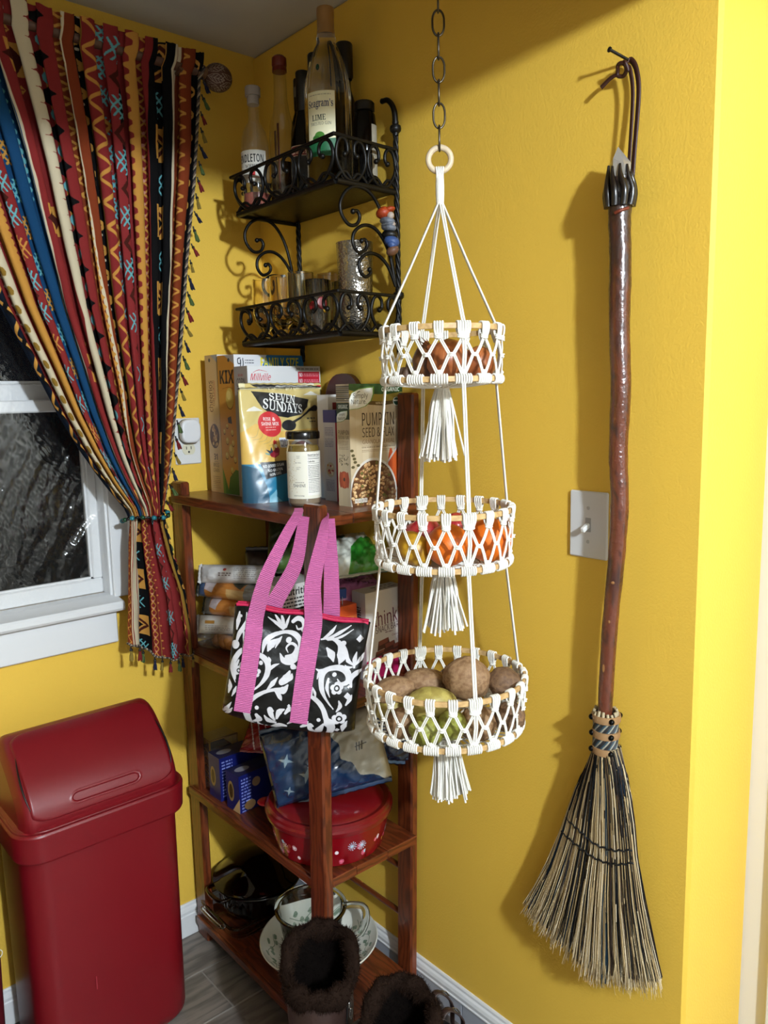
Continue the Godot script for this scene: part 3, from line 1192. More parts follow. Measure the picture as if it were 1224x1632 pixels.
func damask_art() -> Image:
	var W := 0.25
	var H := 0.215
	var a := Art.new(W, H, 3600.0, Color(0.018, 0.016, 0.017))
	var white := Color(0.80, 0.79, 0.80)
	var inv := Transform2D(Vector2(1020, 180), Vector2(-80, 820), Vector2(120, 30)).affine_inverse()
	var f := func(x: float, y: float):
		var q: Vector2 = inv * Vector2(x, y)
		return Vector2(q.x * W, q.y * H)
	var k := 0.0000002
	var unit := W / 1036.0
	var d := func(flat: Array, widths: Array):
		var pts := []
		for i in range(0, flat.size(), 2):
			pts.append(Vector2(flat[i], flat[i + 1]))
		var out := []
		for p in smooth_path(pts, 6):
			out.append(f.call(p.x, p.y))
		var ws := []
		for w in widths:
			ws.append(w * unit * 1.4)
		a.stroke(out, ws, white)
	var dot := func(x: float, y: float, r: float, c := white):
		var p: Vector2 = f.call(x, y)
		a.disc(p.x, p.y, r * unit, r * unit, c)
	var dia := func(x: float, y: float, r: float):
		a.poly([f.call(x - r, y), f.call(x, y - r), f.call(x + r, y), f.call(x, y + r)], white)
	var flower := func(x: float, y: float, r: float):
		for i in 5:
			var g := TAU * i / 5 - 0.3
			dot.call(x + cos(g) * r, y + sin(g) * r * 0.8, r * 0.72)
		dot.call(x, y, r * 0.75, Color(0.02, 0.02, 0.02))
		dot.call(x, y, r * 0.4)
	d.call([345, 360, 365, 280, 430, 235, 510, 225, 580, 250, 630, 310, 625, 380, 570, 430, 510, 420, 480, 370], [6, 30, 24, 20, 28, 30, 34, 40, 30, 6])
	d.call([520, 400, 580, 390, 600, 340, 560, 310, 525, 335, 540, 370], [20, 22, 16, 14, 10, 4])
	d.call([385, 350, 410, 300, 470, 265], [6, 44, 8])
	d.call([440, 330, 465, 280, 485, 255], [4, 22, 6])
	d.call([500, 205, 440, 150, 380, 110], [14, 20, 6])
	d.call([500, 205, 460, 130, 430, 80], [14, 20, 6])
	d.call([505, 200, 490, 130, 480, 80], [12, 18, 6])
	d.call([512, 195, 525, 150, 540, 110], [12, 16, 5])
	d.call([560, 160, 600, 140, 640, 165, 645, 210, 605, 220, 590, 190], [20, 28, 24, 18, 10, 5])
	d.call([640, 220, 665, 270, 665, 330], [24, 18, 6])
	d.call([780, 290, 860, 275, 930, 320, 955, 400, 935, 465], [8, 14, 30, 62, 8])
	d.call([830, 340, 870, 390, 890, 440], [8, 44, 8])
	d.call([800, 285, 860, 230, 890, 185], [10, 20, 5])
	d.call([820, 285, 920, 240, 1000, 205], [10, 20, 5])
	d.call([830, 290, 940, 268, 1020, 235], [8, 14, 4])
	d.call([1050, 510, 1050, 450, 1060, 400], [10, 26, 6])
	d.call([1045, 490, 1000, 450, 990, 400], [8, 24, 10])
	d.call([1055, 490, 1095, 450, 1115, 415], [8, 24, 8])
	d.call([1040, 500, 1000, 500, 980, 480], [6, 18, 4])
	d.call([910, 780, 850, 700, 815, 620, 810, 540, 850, 495, 930, 490, 1000, 530, 1012, 590, 960, 605, 930, 570], [6, 14, 28, 32, 26, 32, 38, 30, 18, 6])
	d.call([760, 490, 800, 505, 850, 490], [5, 22, 20])
	d.call([775, 560, 790, 520, 840, 500], [4, 20, 16])
	d.call([880, 690, 855, 620, 862, 560], [4, 20, 12])
	d.call([270, 630, 340, 580, 390, 510, 392, 430, 340, 380, 270, 365], [6, 14, 30, 32, 28, 18])
	d.call([280, 370, 190, 345, 135, 400, 115, 470, 150, 560], [14, 26, 30, 26, 5])
	d.call([390, 480, 440, 450, 478, 440], [22, 18, 4])
	d.call([392, 440, 405, 410, 395, 388], [20, 18, 5])
	d.call([150, 540, 140, 470, 165, 410], [5, 22, 10])
	d.call([180, 500, 190, 440, 210, 420], [6, 26, 8])
	d.call([130, 310, 160, 230, 200, 180, 235, 110], [8, 24, 26, 8])
	d.call([140, 200, 150, 140, 160, 80], [8, 26, 8])
	d.call([190, 335, 205, 260, 190, 205], [6, 26, 8])
	d.call([240, 190, 220, 150, 215, 90], [8, 20, 6])
	d.call([270, 725, 300, 670, 370, 630, 450, 615, 520, 625, 555, 590], [10, 26, 20, 18, 42, 10])
	d.call([500, 570, 540, 545, 562, 500], [32, 46, 12])
	d.call([400, 612, 440, 570, 472, 535], [8, 28, 6])
	d.call([470, 620, 500, 670, 512, 695], [22, 24, 6])
	d.call([540, 560, 575, 545, 580, 520], [20, 24, 8])
	d.call([700, 660, 770, 700, 830, 770, 860, 850, 882, 885], [10, 28, 26, 32, 62])
	d.call([740, 680, 728, 630, 716, 600], [10, 32, 6])
	d.call([770, 690, 765, 650, 745, 610], [6, 16, 4])
	d.call([880, 870, 892, 930, 870, 990, 820, 1045], [52, 46, 32, 8])
	d.call([840, 880, 800, 940, 760, 990], [10, 42, 8])
	d.call([760, 900, 735, 890, 740, 930, 790, 960], [10, 30, 24, 8])
	d.call([480, 835, 500, 780, 535, 765], [10, 34, 10])
	d.call([540, 800, 575, 765, 600, 780], [10, 30, 14])
	d.call([560, 900, 500, 890, 450, 920, 448, 970, 500, 992, 532, 950, 505, 932], [10, 28, 32, 32, 26, 18, 5])
	d.call([480, 870, 420, 845, 390, 800], [12, 32, 6])
	d.call([470, 850, 440, 795, 430, 755, 452, 770], [10, 28, 30, 12])
	d.call([660, 905, 700, 885, 720, 860], [10, 26, 8])
	d.call([655, 790, 690, 800, 705, 840], [8, 26, 14])
	d.call([255, 715, 252, 780, 272, 860, 310, 920, 345, 965], [52, 42, 38, 28, 8])
	d.call([300, 862, 350, 835, 330, 795], [10, 36, 20])
	d.call([320, 930, 355, 905, 340, 870], [8, 28, 12])
	d.call([380, 960, 400, 930, 395, 905], [6, 22, 10])
	d.call([40, 850, 90, 780, 130, 705], [6, 28, 4])
	d.call([60, 865, 110, 805, 138, 760], [4, 24, 6])
	d.call([100, 640, 110, 590, 100, 545], [6, 28, 6])
	d.call([130, 660, 150, 620, 160, 590], [4, 20, 6])
	d.call([970, 992, 985, 930, 1012, 880], [6, 36, 6])
	d.call([1040, 640, 1030, 580, 1070, 545, 1112, 530], [8, 28, 30, 10])
	d.call([1000, 760, 1030, 720, 1045, 690], [8, 26, 6])
	d.call([930, 800, 960, 760, 950, 720], [6, 24, 8])
	d.call([620, 480, 585, 470, 575, 455], [8, 30, 10])
	d.call([610, 1010, 650, 1040, 690, 1050], [10, 22, 6])
	d.call([380, 960, 450, 1010, 520, 1015], [6, 22, 8])
	d.call([560, 880, 600, 850, 610, 810], [6, 22, 6])
	for q in [[540, 285, 22], [955, 320, 22], [905, 535, 17], [130, 305, 32], [340, 425, 16], [690, 835, 24], [400, 330, 12], [1060, 480, 12], [330, 740, 16], [800, 850, 16], [640, 590, 14], [170, 110, 12], [285, 260, 14]]:
		dot.call(q[0], q[1], q[2])
	for q in [[1075, 305, 28], [935, 960, 21], [1012, 690, 26], [1020, 630, 12], [570, 740, 14], [500, 775, 10]]:
		dia.call(q[0], q[1], q[2])
	flower.call(930, 630, 30)
	flower.call(955, 850, 34)
	flower.call(300, 490, 26)
	flower.call(170, 480, 22)
	return a.im


func tote_bag():
	# frame of the bag: x to the right across the face, z out of the face
	var right := Vector3(0.675, 0, -0.738)
	var front := Vector3(0.738, 0, 0.675)
	var roll := Basis(front, deg_to_rad(-9.5))
	var t := thing("tote_bag", "black and white damask print tote bag hung by pink straps", "bag", Vector3(0.672, 1.02, 0.381))
	var B := roll * Basis(right, UPV, front)
	var X := Transform3D(B, Vector3.ZERO)
	var cloth := tex_mat(damask_art(), 0.33)
	bumpy(cloth, noise_tex(0.02, 256, 4, 31), 0.25, 0.0)
	cloth.heightmap_scale = 0.12
	var W := 0.125
	var H := 0.215
	var nz := FastNoiseLite.new()
	nz.seed = 8
	nz.frequency = 9.0
	# rounded pillow section: ring angle by height, uv of the print on the front half, repeated behind
	var side := func(u: float, v: float):
		var a := TAU * u
		var y := -H * (1.0 - v)
		var depth: float = lerpf(0.012, 0.038, smoothstep(0.0, 0.75, 1.0 - v))
		if v < 0.12:
			depth *= lerpf(0.45, 1.0, sqrt(v / 0.12))
		var c := cos(a)
		var s := sin(a)
		var x := signf(c) * pow(absf(c), 0.42) * W * (1.0 - 0.03 * sin(PI * v))
		var z := signf(s) * pow(absf(s), 0.55) * depth - 0.022
		z += nz.get_noise_2d(x * 1.0, y * 1.6) * 0.006 * (1.0 if s > 0 else 0.3)
		y += 0.007 * sin(x * 60.0 + 1.0) * v * v * 0.5 + (0.012 * (x / W) * (x / W) if v < 0.2 else 0.0) * (1.0 - v / 0.2)
		return X * Vector3(x, y, z)
	var st := mb()
	var nu := 96
	var nv := 40
	for j in nv:
		for i in nu:
			var u0 := float(i) / nu
			var u1 := float(i + 1) / nu
			var v0 := float(j) / nv
			var v1 := float(j + 1) / nv
			var tx := func(u, v):
				var c := cos(TAU * u)
				return Vector2(clampf(0.5 + 0.5 * signf(c) * pow(absf(c), 0.42) * 1.0, 0.004, 0.996), 1.0 - v)
			quad(st, side.call(u1 if i < nu - 1 else 0.0, v0), side.call(u0, v0), side.call(u0, v1), side.call(u1 if i < nu - 1 else 0.0, v1), tx.call(u1, v0), tx.call(u0, v0), tx.call(u0, v1), tx.call(u1, v1))
	# bottom
	for i in nu:
		var u0 := float(i) / nu
		var u1 := float((i + 1) % nu) / nu
		for w in [X * Vector3(0, -H + 0.002, -0.022), side.call(u0, 0.0), side.call(u1, 0.0)]:
			st.set_uv(Vector2(0.3 + w.x * 0.2, 0.97))
			st.add_vertex(w)
	obj("body", fin(st), cloth, t)
	# hot pink zip along the mouth
	var pink := mat(Color(0.72, 0.08, 0.27), 0.5)
	st = mb()
	for off in [0.004, -0.006]:
		var pts := []
		for i in 25:
			var k := lerpf(-0.97, 0.97, i / 24.0)
			var p: Vector3 = X.affine_inverse() * side.call(acos(clampf(signf(k) * pow(absf(k), 2.38), -1, 1)) / TAU, 1.0)
			pts.append(X * Vector3(k * W, 0.002 + p.y * 0.5, -0.022 + off * 1.2))
		tube(st, pts, 0.0038, 6, false, true, 1.0)
	obj("zipper", fin(st), pink, t)
	# webbing straps with fine cross ribs
	var web := mat(Color(0.79, 0.40, 0.62), 0.6)
	var ribs := Image.create(8, 16, false, Image.FORMAT_L8)
	for y in 16:
		for x in 8:
			var g := 0.5 + 0.5 * sin(TAU * y / 16.0)
			ribs.set_pixel(x, y, Color(g, g, g))
	web.heightmap_enabled = true
	web.heightmap_texture = ImageTexture.create_from_image(ribs)
	web.heightmap_scale = 0.12
	var strap := func(path: Array, widths: Array):
		# path: [centre, across] pairs in space; a flat band 1.6 mm thick
		var s := mb()
		var c := []
		var ac := []
		for q in path:
			c.append(q[0])
			ac.append(q[1].normalized())
		c = smooth_path(c, 10)
		ac = smooth_path(ac, 10)
		var run := 0.0
		var prev := []
		for i in c.size():
			var tdir: Vector3 = (c[mini(i + 1, c.size() - 1)] - c[maxi(i - 1, 0)]).normalized()
			var n: Vector3 = (ac[i] as Vector3).cross(tdir).normalized()
			var across: Vector3 = tdir.cross(n).normalized()
			var w: float = at_lerp(widths, float(i) / (c.size() - 1)) / 2.0
			if i > 0:
				run += c[i].distance_to(c[i - 1]) / 0.0032
			var ring := [c[i] - across * w - n * 0.0008, c[i] + across * w - n * 0.0008, c[i] + across * w + n * 0.0008, c[i] - across * w + n * 0.0008, run]
			if i > 0:
				s.set_smooth_group(1)
				for e in 4:
					s.set_smooth_group(1 + e)
					var e2 := (e + 1) % 4
					quad(s, prev[e], prev[e2], ring[e2], ring[e], Vector2(0, prev[4]), Vector2(1, prev[4]), Vector2(1, ring[4]), Vector2(0, ring[4]))
			prev = ring
		return fin(s)
	var onbag := func(x: float, y: float, lift := 0.0): return X * Vector3(x, y, 0.017 + lift) + t.position
	var off := -t.position
	# front loop: up the face on the left, over the post's top, down the right side to the face
	var acr: Vector3 = B.x
	var face := func(x: float, y: float):
		var best := Vector3.ZERO
		var k := x / W
		var u: float = acos(clampf(signf(k) * pow(absf(k), 2.38), -1, 1)) / TAU
		var p: Vector3 = side.call(u, clampf(1.0 + y / H, 0.0, 1.0))
		return p + B.z * 0.002
	var post_top := Vector3(0.6, 1.202, 0.3) + off
	var pl := []
	for y in [-0.188, -0.15, -0.1, -0.05, -0.012]:
		pl.append([face.call(-0.083, y), acr])
	pl.append([Vector3(0.634, 1.10, 0.425) + off, Vector3(0.75, -0.1, -0.66)])
	pl.append([Vector3(0.642, 1.17, 0.385) + off, Vector3(0.8, -0.2, -0.55)])
	pl.append([Vector3(0.632, 1.2035, 0.352) + off, Vector3(0.9, -0.1, -0.4)])
	pl.append([Vector3(0.595, 1.206, 0.325) + off, Vector3(0.7, 0.0, -0.7)])
	obj("strap", strap.call(pl, [0.031, 0.031, 0.031, 0.031, 0.028, 0.021, 0.018, 0.015]), web, t)
	var pr := []
	for y in [-0.192, -0.15, -0.1, -0.05, -0.008]:
		pr.append([face.call(0.022, y), acr])
	pr.append([Vector3(0.6855, 1.08, 0.362) + off, Vector3(0.7, 0.0, -0.7)])
	pr.append([Vector3(0.682, 1.16, 0.335) + off, Vector3(0.75, 0.0, -0.6)])
	pr.append([Vector3(0.662, 1.186, 0.314) + off, Vector3(0.5, 0.1, -0.3)])
	pr.append([Vector3(0.649, 1.196, 0.298) + off, Vector3(0.3, 0.0, 0.3)])
	obj("strap", strap.call(pr, [0.032, 0.032, 0.033, 0.033, 0.032, 0.024, 0.015, 0.01]), web, t)
	# back loop
	var bl := []
	bl.append([X * Vector3(-0.06, -0.03, -0.05), acr])
	bl.append([X * Vector3(-0.055, 0.01, -0.046), acr])
	bl.append([Vector3(0.630, 1.11, 0.36) + off, Vector3(0.75, 0, -0.66)])
	bl.append([Vector3(0.628, 1.195, 0.335) + off, Vector3(0.8, 0, -0.5)])
	obj("strap", strap.call(bl, [0.031, 0.031, 0.027, 0.02]), web, t)
	var br := []
	br.append([X * Vector3(0.052, -0.03, -0.05), acr])
	br.append([X * Vector3(0.05, 0.01, -0.046), acr])
	br.append([Vector3(0.675, 1.1, 0.312) + off, Vector3(0.7, 0, -0.7)])
	br.append([Vector3(0.66, 1.19, 0.299) + off, Vector3(0.5, 0, -0.4)])
	obj("strap", strap.call(br, [0.031, 0.031, 0.027, 0.016]), web, t)


# ---------------------------------------------------------------- curtain

func curtain_art() -> Image:
	var H := 1.36
	var a := Art.new(1.25, H, 1000.0, Color(0.42, 0.09, 0.085))
	var maroon := Color(0.46, 0.14, 0.135)
	var ochre := Color(0.70, 0.50, 0.22)
	var cream := Color(0.74, 0.69, 0.58)
	var black := Color(0.035, 0.03, 0.035)
	var teal := Color(0.36, 0.60, 0.62)
	var blue := Color(0.06, 0.22, 0.36)
	var rust := Color(0.45, 0.19, 0.09)
	var brown := Color(0.24, 0.09, 0.06)
	var olive := Color(0.50, 0.38, 0.14)
	var zig := func(x: float, w: float, per: float, c: Color, th: float, ph := 0.0):
		var y := -per
		while y < H + per:
			a.poly([Vector2(x, y + ph), Vector2(x + w, y + per / 2 + ph), Vector2(x + w, y + per / 2 + th + ph), Vector2(x, y + th + ph)], c)
			a.poly([Vector2(x + w, y + per / 2 + ph), Vector2(x, y + per + ph), Vector2(x, y + per + th + ph), Vector2(x + w, y + per / 2 + th + ph)], c)
			y += per
	var saw := func(x: float, w: float, per: float, c: Color):
		var y := 0.0
		while y < H:
			a.poly([Vector2(x, y), Vector2(x + w, y + per / 2), Vector2(x, y + per)], c)
			y += per
	var hash_mark := func(x: float, y: float, s: float, c: Color):
		for k in [-1.0, 0.0, 1.0]:
			for m in [1.0, -1.0]:
				var d := Vector2(0.62 * m, 1.0).normalized()
				var n: Vector2 = d.orthogonal() * k * s * 0.42
				a.stroke([Vector2(x, y) + n - d * s, Vector2(x, y) + n + d * s], 0.0034, c)
	var dia := func(x: float, y: float, rx: float, ry: float, c: Color):
		a.poly([Vector2(x - rx, y), Vector2(x, y - ry), Vector2(x + rx, y), Vector2(x, y + ry)], c)
	var ragged := func(x: float, w: float, c: Color, per: float):
		var y := 0.0
		while y < H:
			var k := rng.randf_range(0.55, 1.0)
			a.rect(x, y, w * k, per, c)
			a.disc(x + w * k, y + per / 2, per * 0.4, per * 0.5, c, 10)
			y += per
	var x := 0.0
	# 0 dark blue zigzag
	a.rect(x, 0, 0.06, H, Color(0.03, 0.06, 0.11))
	zig.call(x + 0.008, 0.036, 0.07, ochre, 0.012)
	zig.call(x + 0.016, 0.036, 0.07, black, 0.012, 0.02)
	x += 0.06
	# 1 cream with scallops and olive dots
	a.rect(x, 0, 0.08, H, cream)
	ragged.call(x, 0.016, maroon, 0.018)
	a.rect(x + 0.066, 0, 0.005, H, maroon)
	var y := 0.01
	while y < H:
		a.disc(x + 0.042, y, 0.007, 0.009, olive, 12)
		y += 0.036
	x += 0.08
	# 2 ochre with saw edge
	a.rect(x, 0, 0.07, H, maroon)
	a.rect(x + 0.02, 0, 0.036, H, ochre)
	saw.call(x + 0.056, 0.01, 0.014, ochre)
	a.rect(x + 0.004, 0, 0.006, H, ochre)
	x += 0.07
	# 3 maroon with hash marks
	a.rect(x, 0, 0.09, H, maroon)
	y = 0.03
	var k := 0
	while y < H:
		hash_mark.call(x + 0.045, y, 0.022, [teal, ochre, teal][k % 3])
		if k % 3 == 2:
			dia.call(x + 0.045, y + 0.03, 0.01, 0.012, brown)
		k += 1
		y += 0.062
	x += 0.09
	# 4 deep blue with hash marks on its edge
	a.rect(x, 0, 0.08, H, blue)
	y = 0.0
	k = 0
	while y < H:
		hash_mark.call(x + 0.022, y, 0.02, [ochre, teal][k % 2])
		k += 1
		y += 0.07
	x += 0.08
	# 5 cream and blue lines with a row of dots
	a.rect(x, 0, 0.05, H, cream)
	a.rect(x + 0.016, 0, 0.014, H, blue)
	a.rect(x + 0.034, 0, 0.004, H, Color(0.3, 0.5, 0.6))
	a.rect(x + 0.042, 0, 0.003, H, blue)
	y = 0.0
	while y < H:
		a.disc(x + 0.016, y, 0.004, 0.006, teal, 10)
		y += 0.018
	x += 0.05
	# 6 maroon with dots and ornament blocks
	a.rect(x, 0, 0.07, H, maroon)
	y = 0.0
	while y < H:
		a.disc(x + 0.04, y, 0.0055, 0.0055, Color(0.55, 0.62, 0.6), 12)
		y += 0.021
	y = 0.1
	while y < H:
		a.rect(x, y - 0.07, 0.07, 0.14, maroon)
		a.rect(x + 0.01, y - 0.03, 0.05, 0.06, ochre)
		dia.call(x + 0.035, y, 0.03, 0.036, brown)
		for s in [-1.0, 1.0]:
			dia.call(x + 0.035, y + s * 0.052, 0.017, 0.02, ochre)
			for m in 4:
				var d := Vector2.from_angle(m * PI / 4) * 0.014
				a.stroke([Vector2(x + 0.035, y + s * 0.052) - d, Vector2(x + 0.035, y + s * 0.052) + d], 0.002, maroon)
		y += 0.3
	x += 0.07
	# 7 ragged cream
	a.rect(x, 0, 0.04, H, maroon)
	ragged.call(x, 0.034, cream, 0.03)
	x += 0.04
	# 8 black diamonds and teal dots on an ochre thread
	a.rect(x, 0, 0.10, H, maroon)
	a.rect(x + 0.032, 0, 0.012, H, ochre)
	y = 0.02
	while y < H:
		dia.call(x + 0.04, y, 0.029, 0.021, black)
		a.disc(x + 0.04, y + 0.034, 0.0125, 0.0125, teal, 16)
		y += 0.068
	x += 0.10
	# 9 rust with zigzags
	a.rect(x, 0, 0.06, H, rust)
	zig.call(x + 0.006, 0.018, 0.028, ochre, 0.006)
	a.rect(x + 0.036, 0, 0.008, H, cream)
	saw.call(x + 0.03, 0.012, 0.02, ochre)
	x += 0.06
	# 10 black chevrons, gold zigzag, white dots
	a.rect(x, 0, 0.09, H, black)
	zig.call(x + 0.004, 0.036, 0.052, ochre, 0.011)
	a.rect(x + 0.044, 0, 0.012, H, olive)
	a.rect(x + 0.056, 0, 0.034, H, maroon)
	zig.call(x + 0.058, 0.026, 0.05, ochre, 0.009)
	y = 0.0
	while y < H:
		a.disc(x + 0.03, y, 0.0035, 0.0035, cream, 10)
		y += 0.052
	x += 0.09
	# 11 broad maroon with teal hash marks and a dark diamond chain
	a.rect(x, 0, 0.12, H, Color(0.48, 0.15, 0.15))
	a.rect(x + 0.078, 0, 0.011, H, black)
	y = 0.02
	k = 0
	while y < H:
		hash_mark.call(x + 0.028, y, 0.02, teal)
		if k % 2 == 0:
			hash_mark.call(x + 0.082, y + 0.02, 0.024, teal)
		else:
			dia.call(x + 0.083, y + 0.02, 0.016, 0.028, brown)
			dia.call(x + 0.083, y + 0.02, 0.008, 0.016, maroon)
		if k % 4 == 3:
			dia.call(x + 0.028, y, 0.02, 0.024, ochre)
			dia.call(x + 0.028, y, 0.012, 0.015, rust)
		k += 1
		y += 0.056
	x += 0.12
	# 12 ochre band with saw teeth
	a.rect(x, 0, 0.06, H, maroon)
	a.rect(x + 0.024, 0, 0.034, H, ochre)
	y = 0.0
	while y < H:
		a.poly([Vector2(x + 0.026, y), Vector2(x + 0.008, y + 0.01), Vector2(x + 0.026, y + 0.02)], ochre)
		a.disc(x + 0.006, y, 0.0028, 0.0028, ochre, 8)
		y += 0.026
	x += 0.06
	# 13 maroon with ochre lattice
	a.rect(x, 0, 0.05, H, maroon)
	zig.call(x + 0.008, 0.026, 0.05, ochre, 0.006)
	zig.call(x + 0.008, 0.026, 0.05, ochre, 0.006, 0.025)
	y = 0.0125
	while y < H:
		a.disc(x + 0.021, y, 0.004, 0.004, Color(0.72, 0.5, 0.42), 10)
		y += 0.025
	x += 0.05
	# 14 black with framed squares and teal hash marks
	a.rect(x, 0, 0.09, H, black)
	y = 0.04
	while y < H:
		a.rect(x + 0.012, y - 0.036, 0.064, 0.072, ochre)
		dia.call(x + 0.044, y, 0.03, 0.034, brown)
		dia.call(x + 0.044, y, 0.021, 0.024, ochre)
		dia.call(x + 0.044, y, 0.015, 0.018, black)
		hash_mark.call(x + 0.044, y + 0.084, 0.026, teal)
		y += 0.168
	x += 0.09
	# 15 cream with fine lines
	a.rect(x, 0, 0.04, H, cream)
	a.rect(x + 0.006, 0, 0.003, H, maroon)
	a.rect(x + 0.03, 0, 0.004, H, maroon)
	x += 0.04
	# 16 rust zigzag
	a.rect(x, 0, 0.05, H, rust)
	zig.call(x + 0.006, 0.03, 0.03, ochre, 0.005)
	x += 0.05
	# 17 black edge with gold zigzag
	a.rect(x, 0, 0.05, H, black)
	zig.call(x + 0.006, 0.028, 0.05, ochre, 0.009)
	return a.im


func along(table: Array, y: float) -> float:
	# piecewise smooth lookup of [y, value] pairs, y falling
	if y >= table[0][0]:
		return table[0][1]
	for i in table.size() - 1:
		if y >= table[i + 1][0]:
			var t: float = (table[i][0] - y) / (table[i][0] - table[i + 1][0])
			return lerpf(table[i][1], table[i + 1][1], t)
	return table[-1][1]


func curtain_set():
	var rod := thing("curtain_rod", "turned wooden curtain rod with a carved leaf ball end", "curtain rod")
	var brown := mat(Color(0.34, 0.22, 0.15), 0.55)
	var st := mb()
	tube(st, [Vector3(0.1, 2.153, 1.62), Vector3(0.1, 2.153, 0.2)], 0.0125, 16)
	obj("pole", fin(st), brown, rod)
	st = mb()
	var turn := Transform3D(Basis(Vector3(1, 0, 0), -PI / 2), Vector3(0.1, 2.152, 0.218))
	lathe(st, [Vector2(0.0, 0.0), Vector2(0.014, 0.001), Vector2(0.0145, 0.006), Vector2(0.0125, 0.008), Vector2(0.0125, 0.011), Vector2(0.0155, 0.013), Vector2(0.0155, 0.018), Vector2(0.012, 0.021), Vector2(0.012, 0.028), Vector2(0.0, 0.03)], 24, turn)
	obj("neck", fin(st), mat(Color(0.40, 0.27, 0.16), 0.5), rod)
	# carved ball: leaves with pale veins
	var art := Art.new(0.2, 0.1, 2560.0, Color(0.30, 0.18, 0.13))
	var pale := Color(0.62, 0.56, 0.5)
	for i in 7:
		for j in 2:
			var c := Vector2(0.2 * (i + 0.5 * j) / 7.0, 0.035 + 0.034 * j)
			var up := -0.021
			for s in [-1.0, 1.0]:
				var edge := []
				for q in [Vector2(0, 1), Vector2(0.55, 0.4), Vector2(0.6, -0.2), Vector2(0, -1)]:
					edge.append(c + Vector2(q.x * 0.0115 * s / 0.6, q.y * -up))
				art.stroke(edge, 0.0014, pale)
				for m in 4:
					var y0 := 0.6 - m * 0.4
					art.stroke([c + Vector2(0, y0 * -up), c + Vector2(s * 0.009, (y0 - 0.42) * -up)], 0.0012, pale)
			art.stroke([c + Vector2(0, -up), c + Vector2(0, up)], 0.0013, pale)
	st = mb()
	var prof := []
	for i in 15:
		var e := -PI / 2 + PI * i / 14.0
		prof.append(Vector2(maxf(cos(e) * 0.0305, 0.0), sin(e) * 0.034))
	lathe(st, prof, 32, Transform3D(Basis(Vector3(1, 0, 0), -PI / 2), Vector3(0.1, 2.149, 0.163)))
	obj("ball_finial", fin(st), tex_mat(art.im, 0.6), rod)
	st = mb()
	box_at(st, Vector3(0.0, 2.12, 0.252), Vector3(0.006, 2.185, 0.272), 0.002)
	tube(st, [Vector3(0.004, 2.15, 0.262), Vector3(0.06, 2.142, 0.262), Vector3(0.092, 2.137, 0.262), Vector3(0.115, 2.142, 0.262)], 0.005, 8)
	obj("bracket", fin(st), brown, rod)

	var cur := thing("curtain", "patterned red, black and blue tribal stripe curtain tied back to the right", "curtain")
	var cloth := tex_mat(curtain_art(), 0.85, 0.25)
	cloth.backlight_enabled = true
	cloth.backlight = Color(0.12, 0.12, 0.12)
	var left := [[2.18, 0.89], [2.153, 0.885], [1.9, 0.785], [1.609, 0.684], [1.483, 0.627], [1.38, 0.583], [1.307, 0.545], [1.23, 0.497], [1.175, 0.458], [1.155, 0.45]]
	var right := [[2.18, 0.208], [2.153, 0.212], [1.894, 0.244], [1.611, 0.287], [1.347, 0.329], [1.25, 0.347], [1.18, 0.362], [1.155, 0.368]]
	var nz := FastNoiseLite.new()
	nz.seed = 21
	nz.frequency = 1.0
	var N := 15.0
	var fold := func(u: float, v: float) -> Vector3:
		var y := lerpf(2.184, 1.152, v)
		var zl := along(left, y)
		var zr := along(right, y)
		var uu := clampf(u + 0.012 * nz.get_noise_2d(u * 9.0, v * 2.2) * sin(PI * u), 0.0, 1.0)
		var ph := TAU * N * uu + 1.1 * nz.get_noise_2d(u * 5.0 + 7.0, v * 1.1)
		var wide := (zl - zr) / 0.65
		var amp := lerpf(0.011, 0.021, smoothstep(0.02, 0.2, v)) * lerpf(1.0, 0.75, smoothstep(0.75, 1.0, v))
		amp *= 0.75 + 0.5 * nz.get_noise_2d(u * 14.0, 3.0)
		var e := minf(u, 1.0 - u) * N * 2.0
		amp *= clampf(e, 0.15, 1.0)
		var z := lerpf(zl, zr, uu) + 0.0085 * wide * sin(2.0 * ph) * clampf(e, 0.0, 1.0)
		var x := 0.1 + amp * sin(ph) + 0.006 * nz.get_noise_2d(u * 3.0, v * 3.0)
		if v < 0.045:
			# pinched on the rod, the ruffle stands above it
			x = lerpf(0.1205 + 0.005 * sin(ph), x, smoothstep(0.028, 0.045, v))
			y += 0.006 * nz.get_noise_2d(u * 40.0, 9.0) * (1.0 - v / 0.045)
		# the left edge sags behind
		x -= 0.02 * smoothstep(0.86, 1.0, v) * sin(PI * uu) * -1.0
		return Vector3(x, y, z)
	st = mb()
	var nu := 330
	var nv := 90
	grid(st, nu, nv, fold, false, Vector2(0, 0), Vector2(1, 0.76))
	# the tail below the tie flares out
	var l2 := [[1.155, 0.45], [1.1, 0.456], [1.04, 0.463], [0.9, 0.475], [0.8, 0.478]]
	var r2 := [[1.155, 0.368], [1.12, 0.364], [1.061, 0.351], [0.96, 0.322], [0.86, 0.311], [0.8, 0.309]]
	var hem := [[1.0, 0.806], [0.75, 0.802], [0.55, 0.805], [0.36, 0.828], [0.18, 0.852], [0.0, 0.868]]
	var tail := func(u: float, v: float) -> Vector3:
		var yb := along(hem, u)
		var y := lerpf(1.158, yb, v)
		var zl := along(l2, y)
		var zr := along(r2, y)
		var ph := TAU * 3.6 * pow(u, 1.25) + 0.8 * nz.get_noise_2d(u * 4.0, v * 1.5)
		var amp := lerpf(0.012, 0.019, v)
		var fine := (1.0 - v) * (1.0 - v) * 0.006 * sin(TAU * 13.0 * u)
		return Vector3(0.105 + amp * sin(ph + 0.6) + fine, y, lerpf(zl, zr, u) + 0.005 * sin(2.0 * ph))
	grid(st, 150, 40, tail, false, Vector2(0.95, 0.6), Vector2(0.565, 0.96))
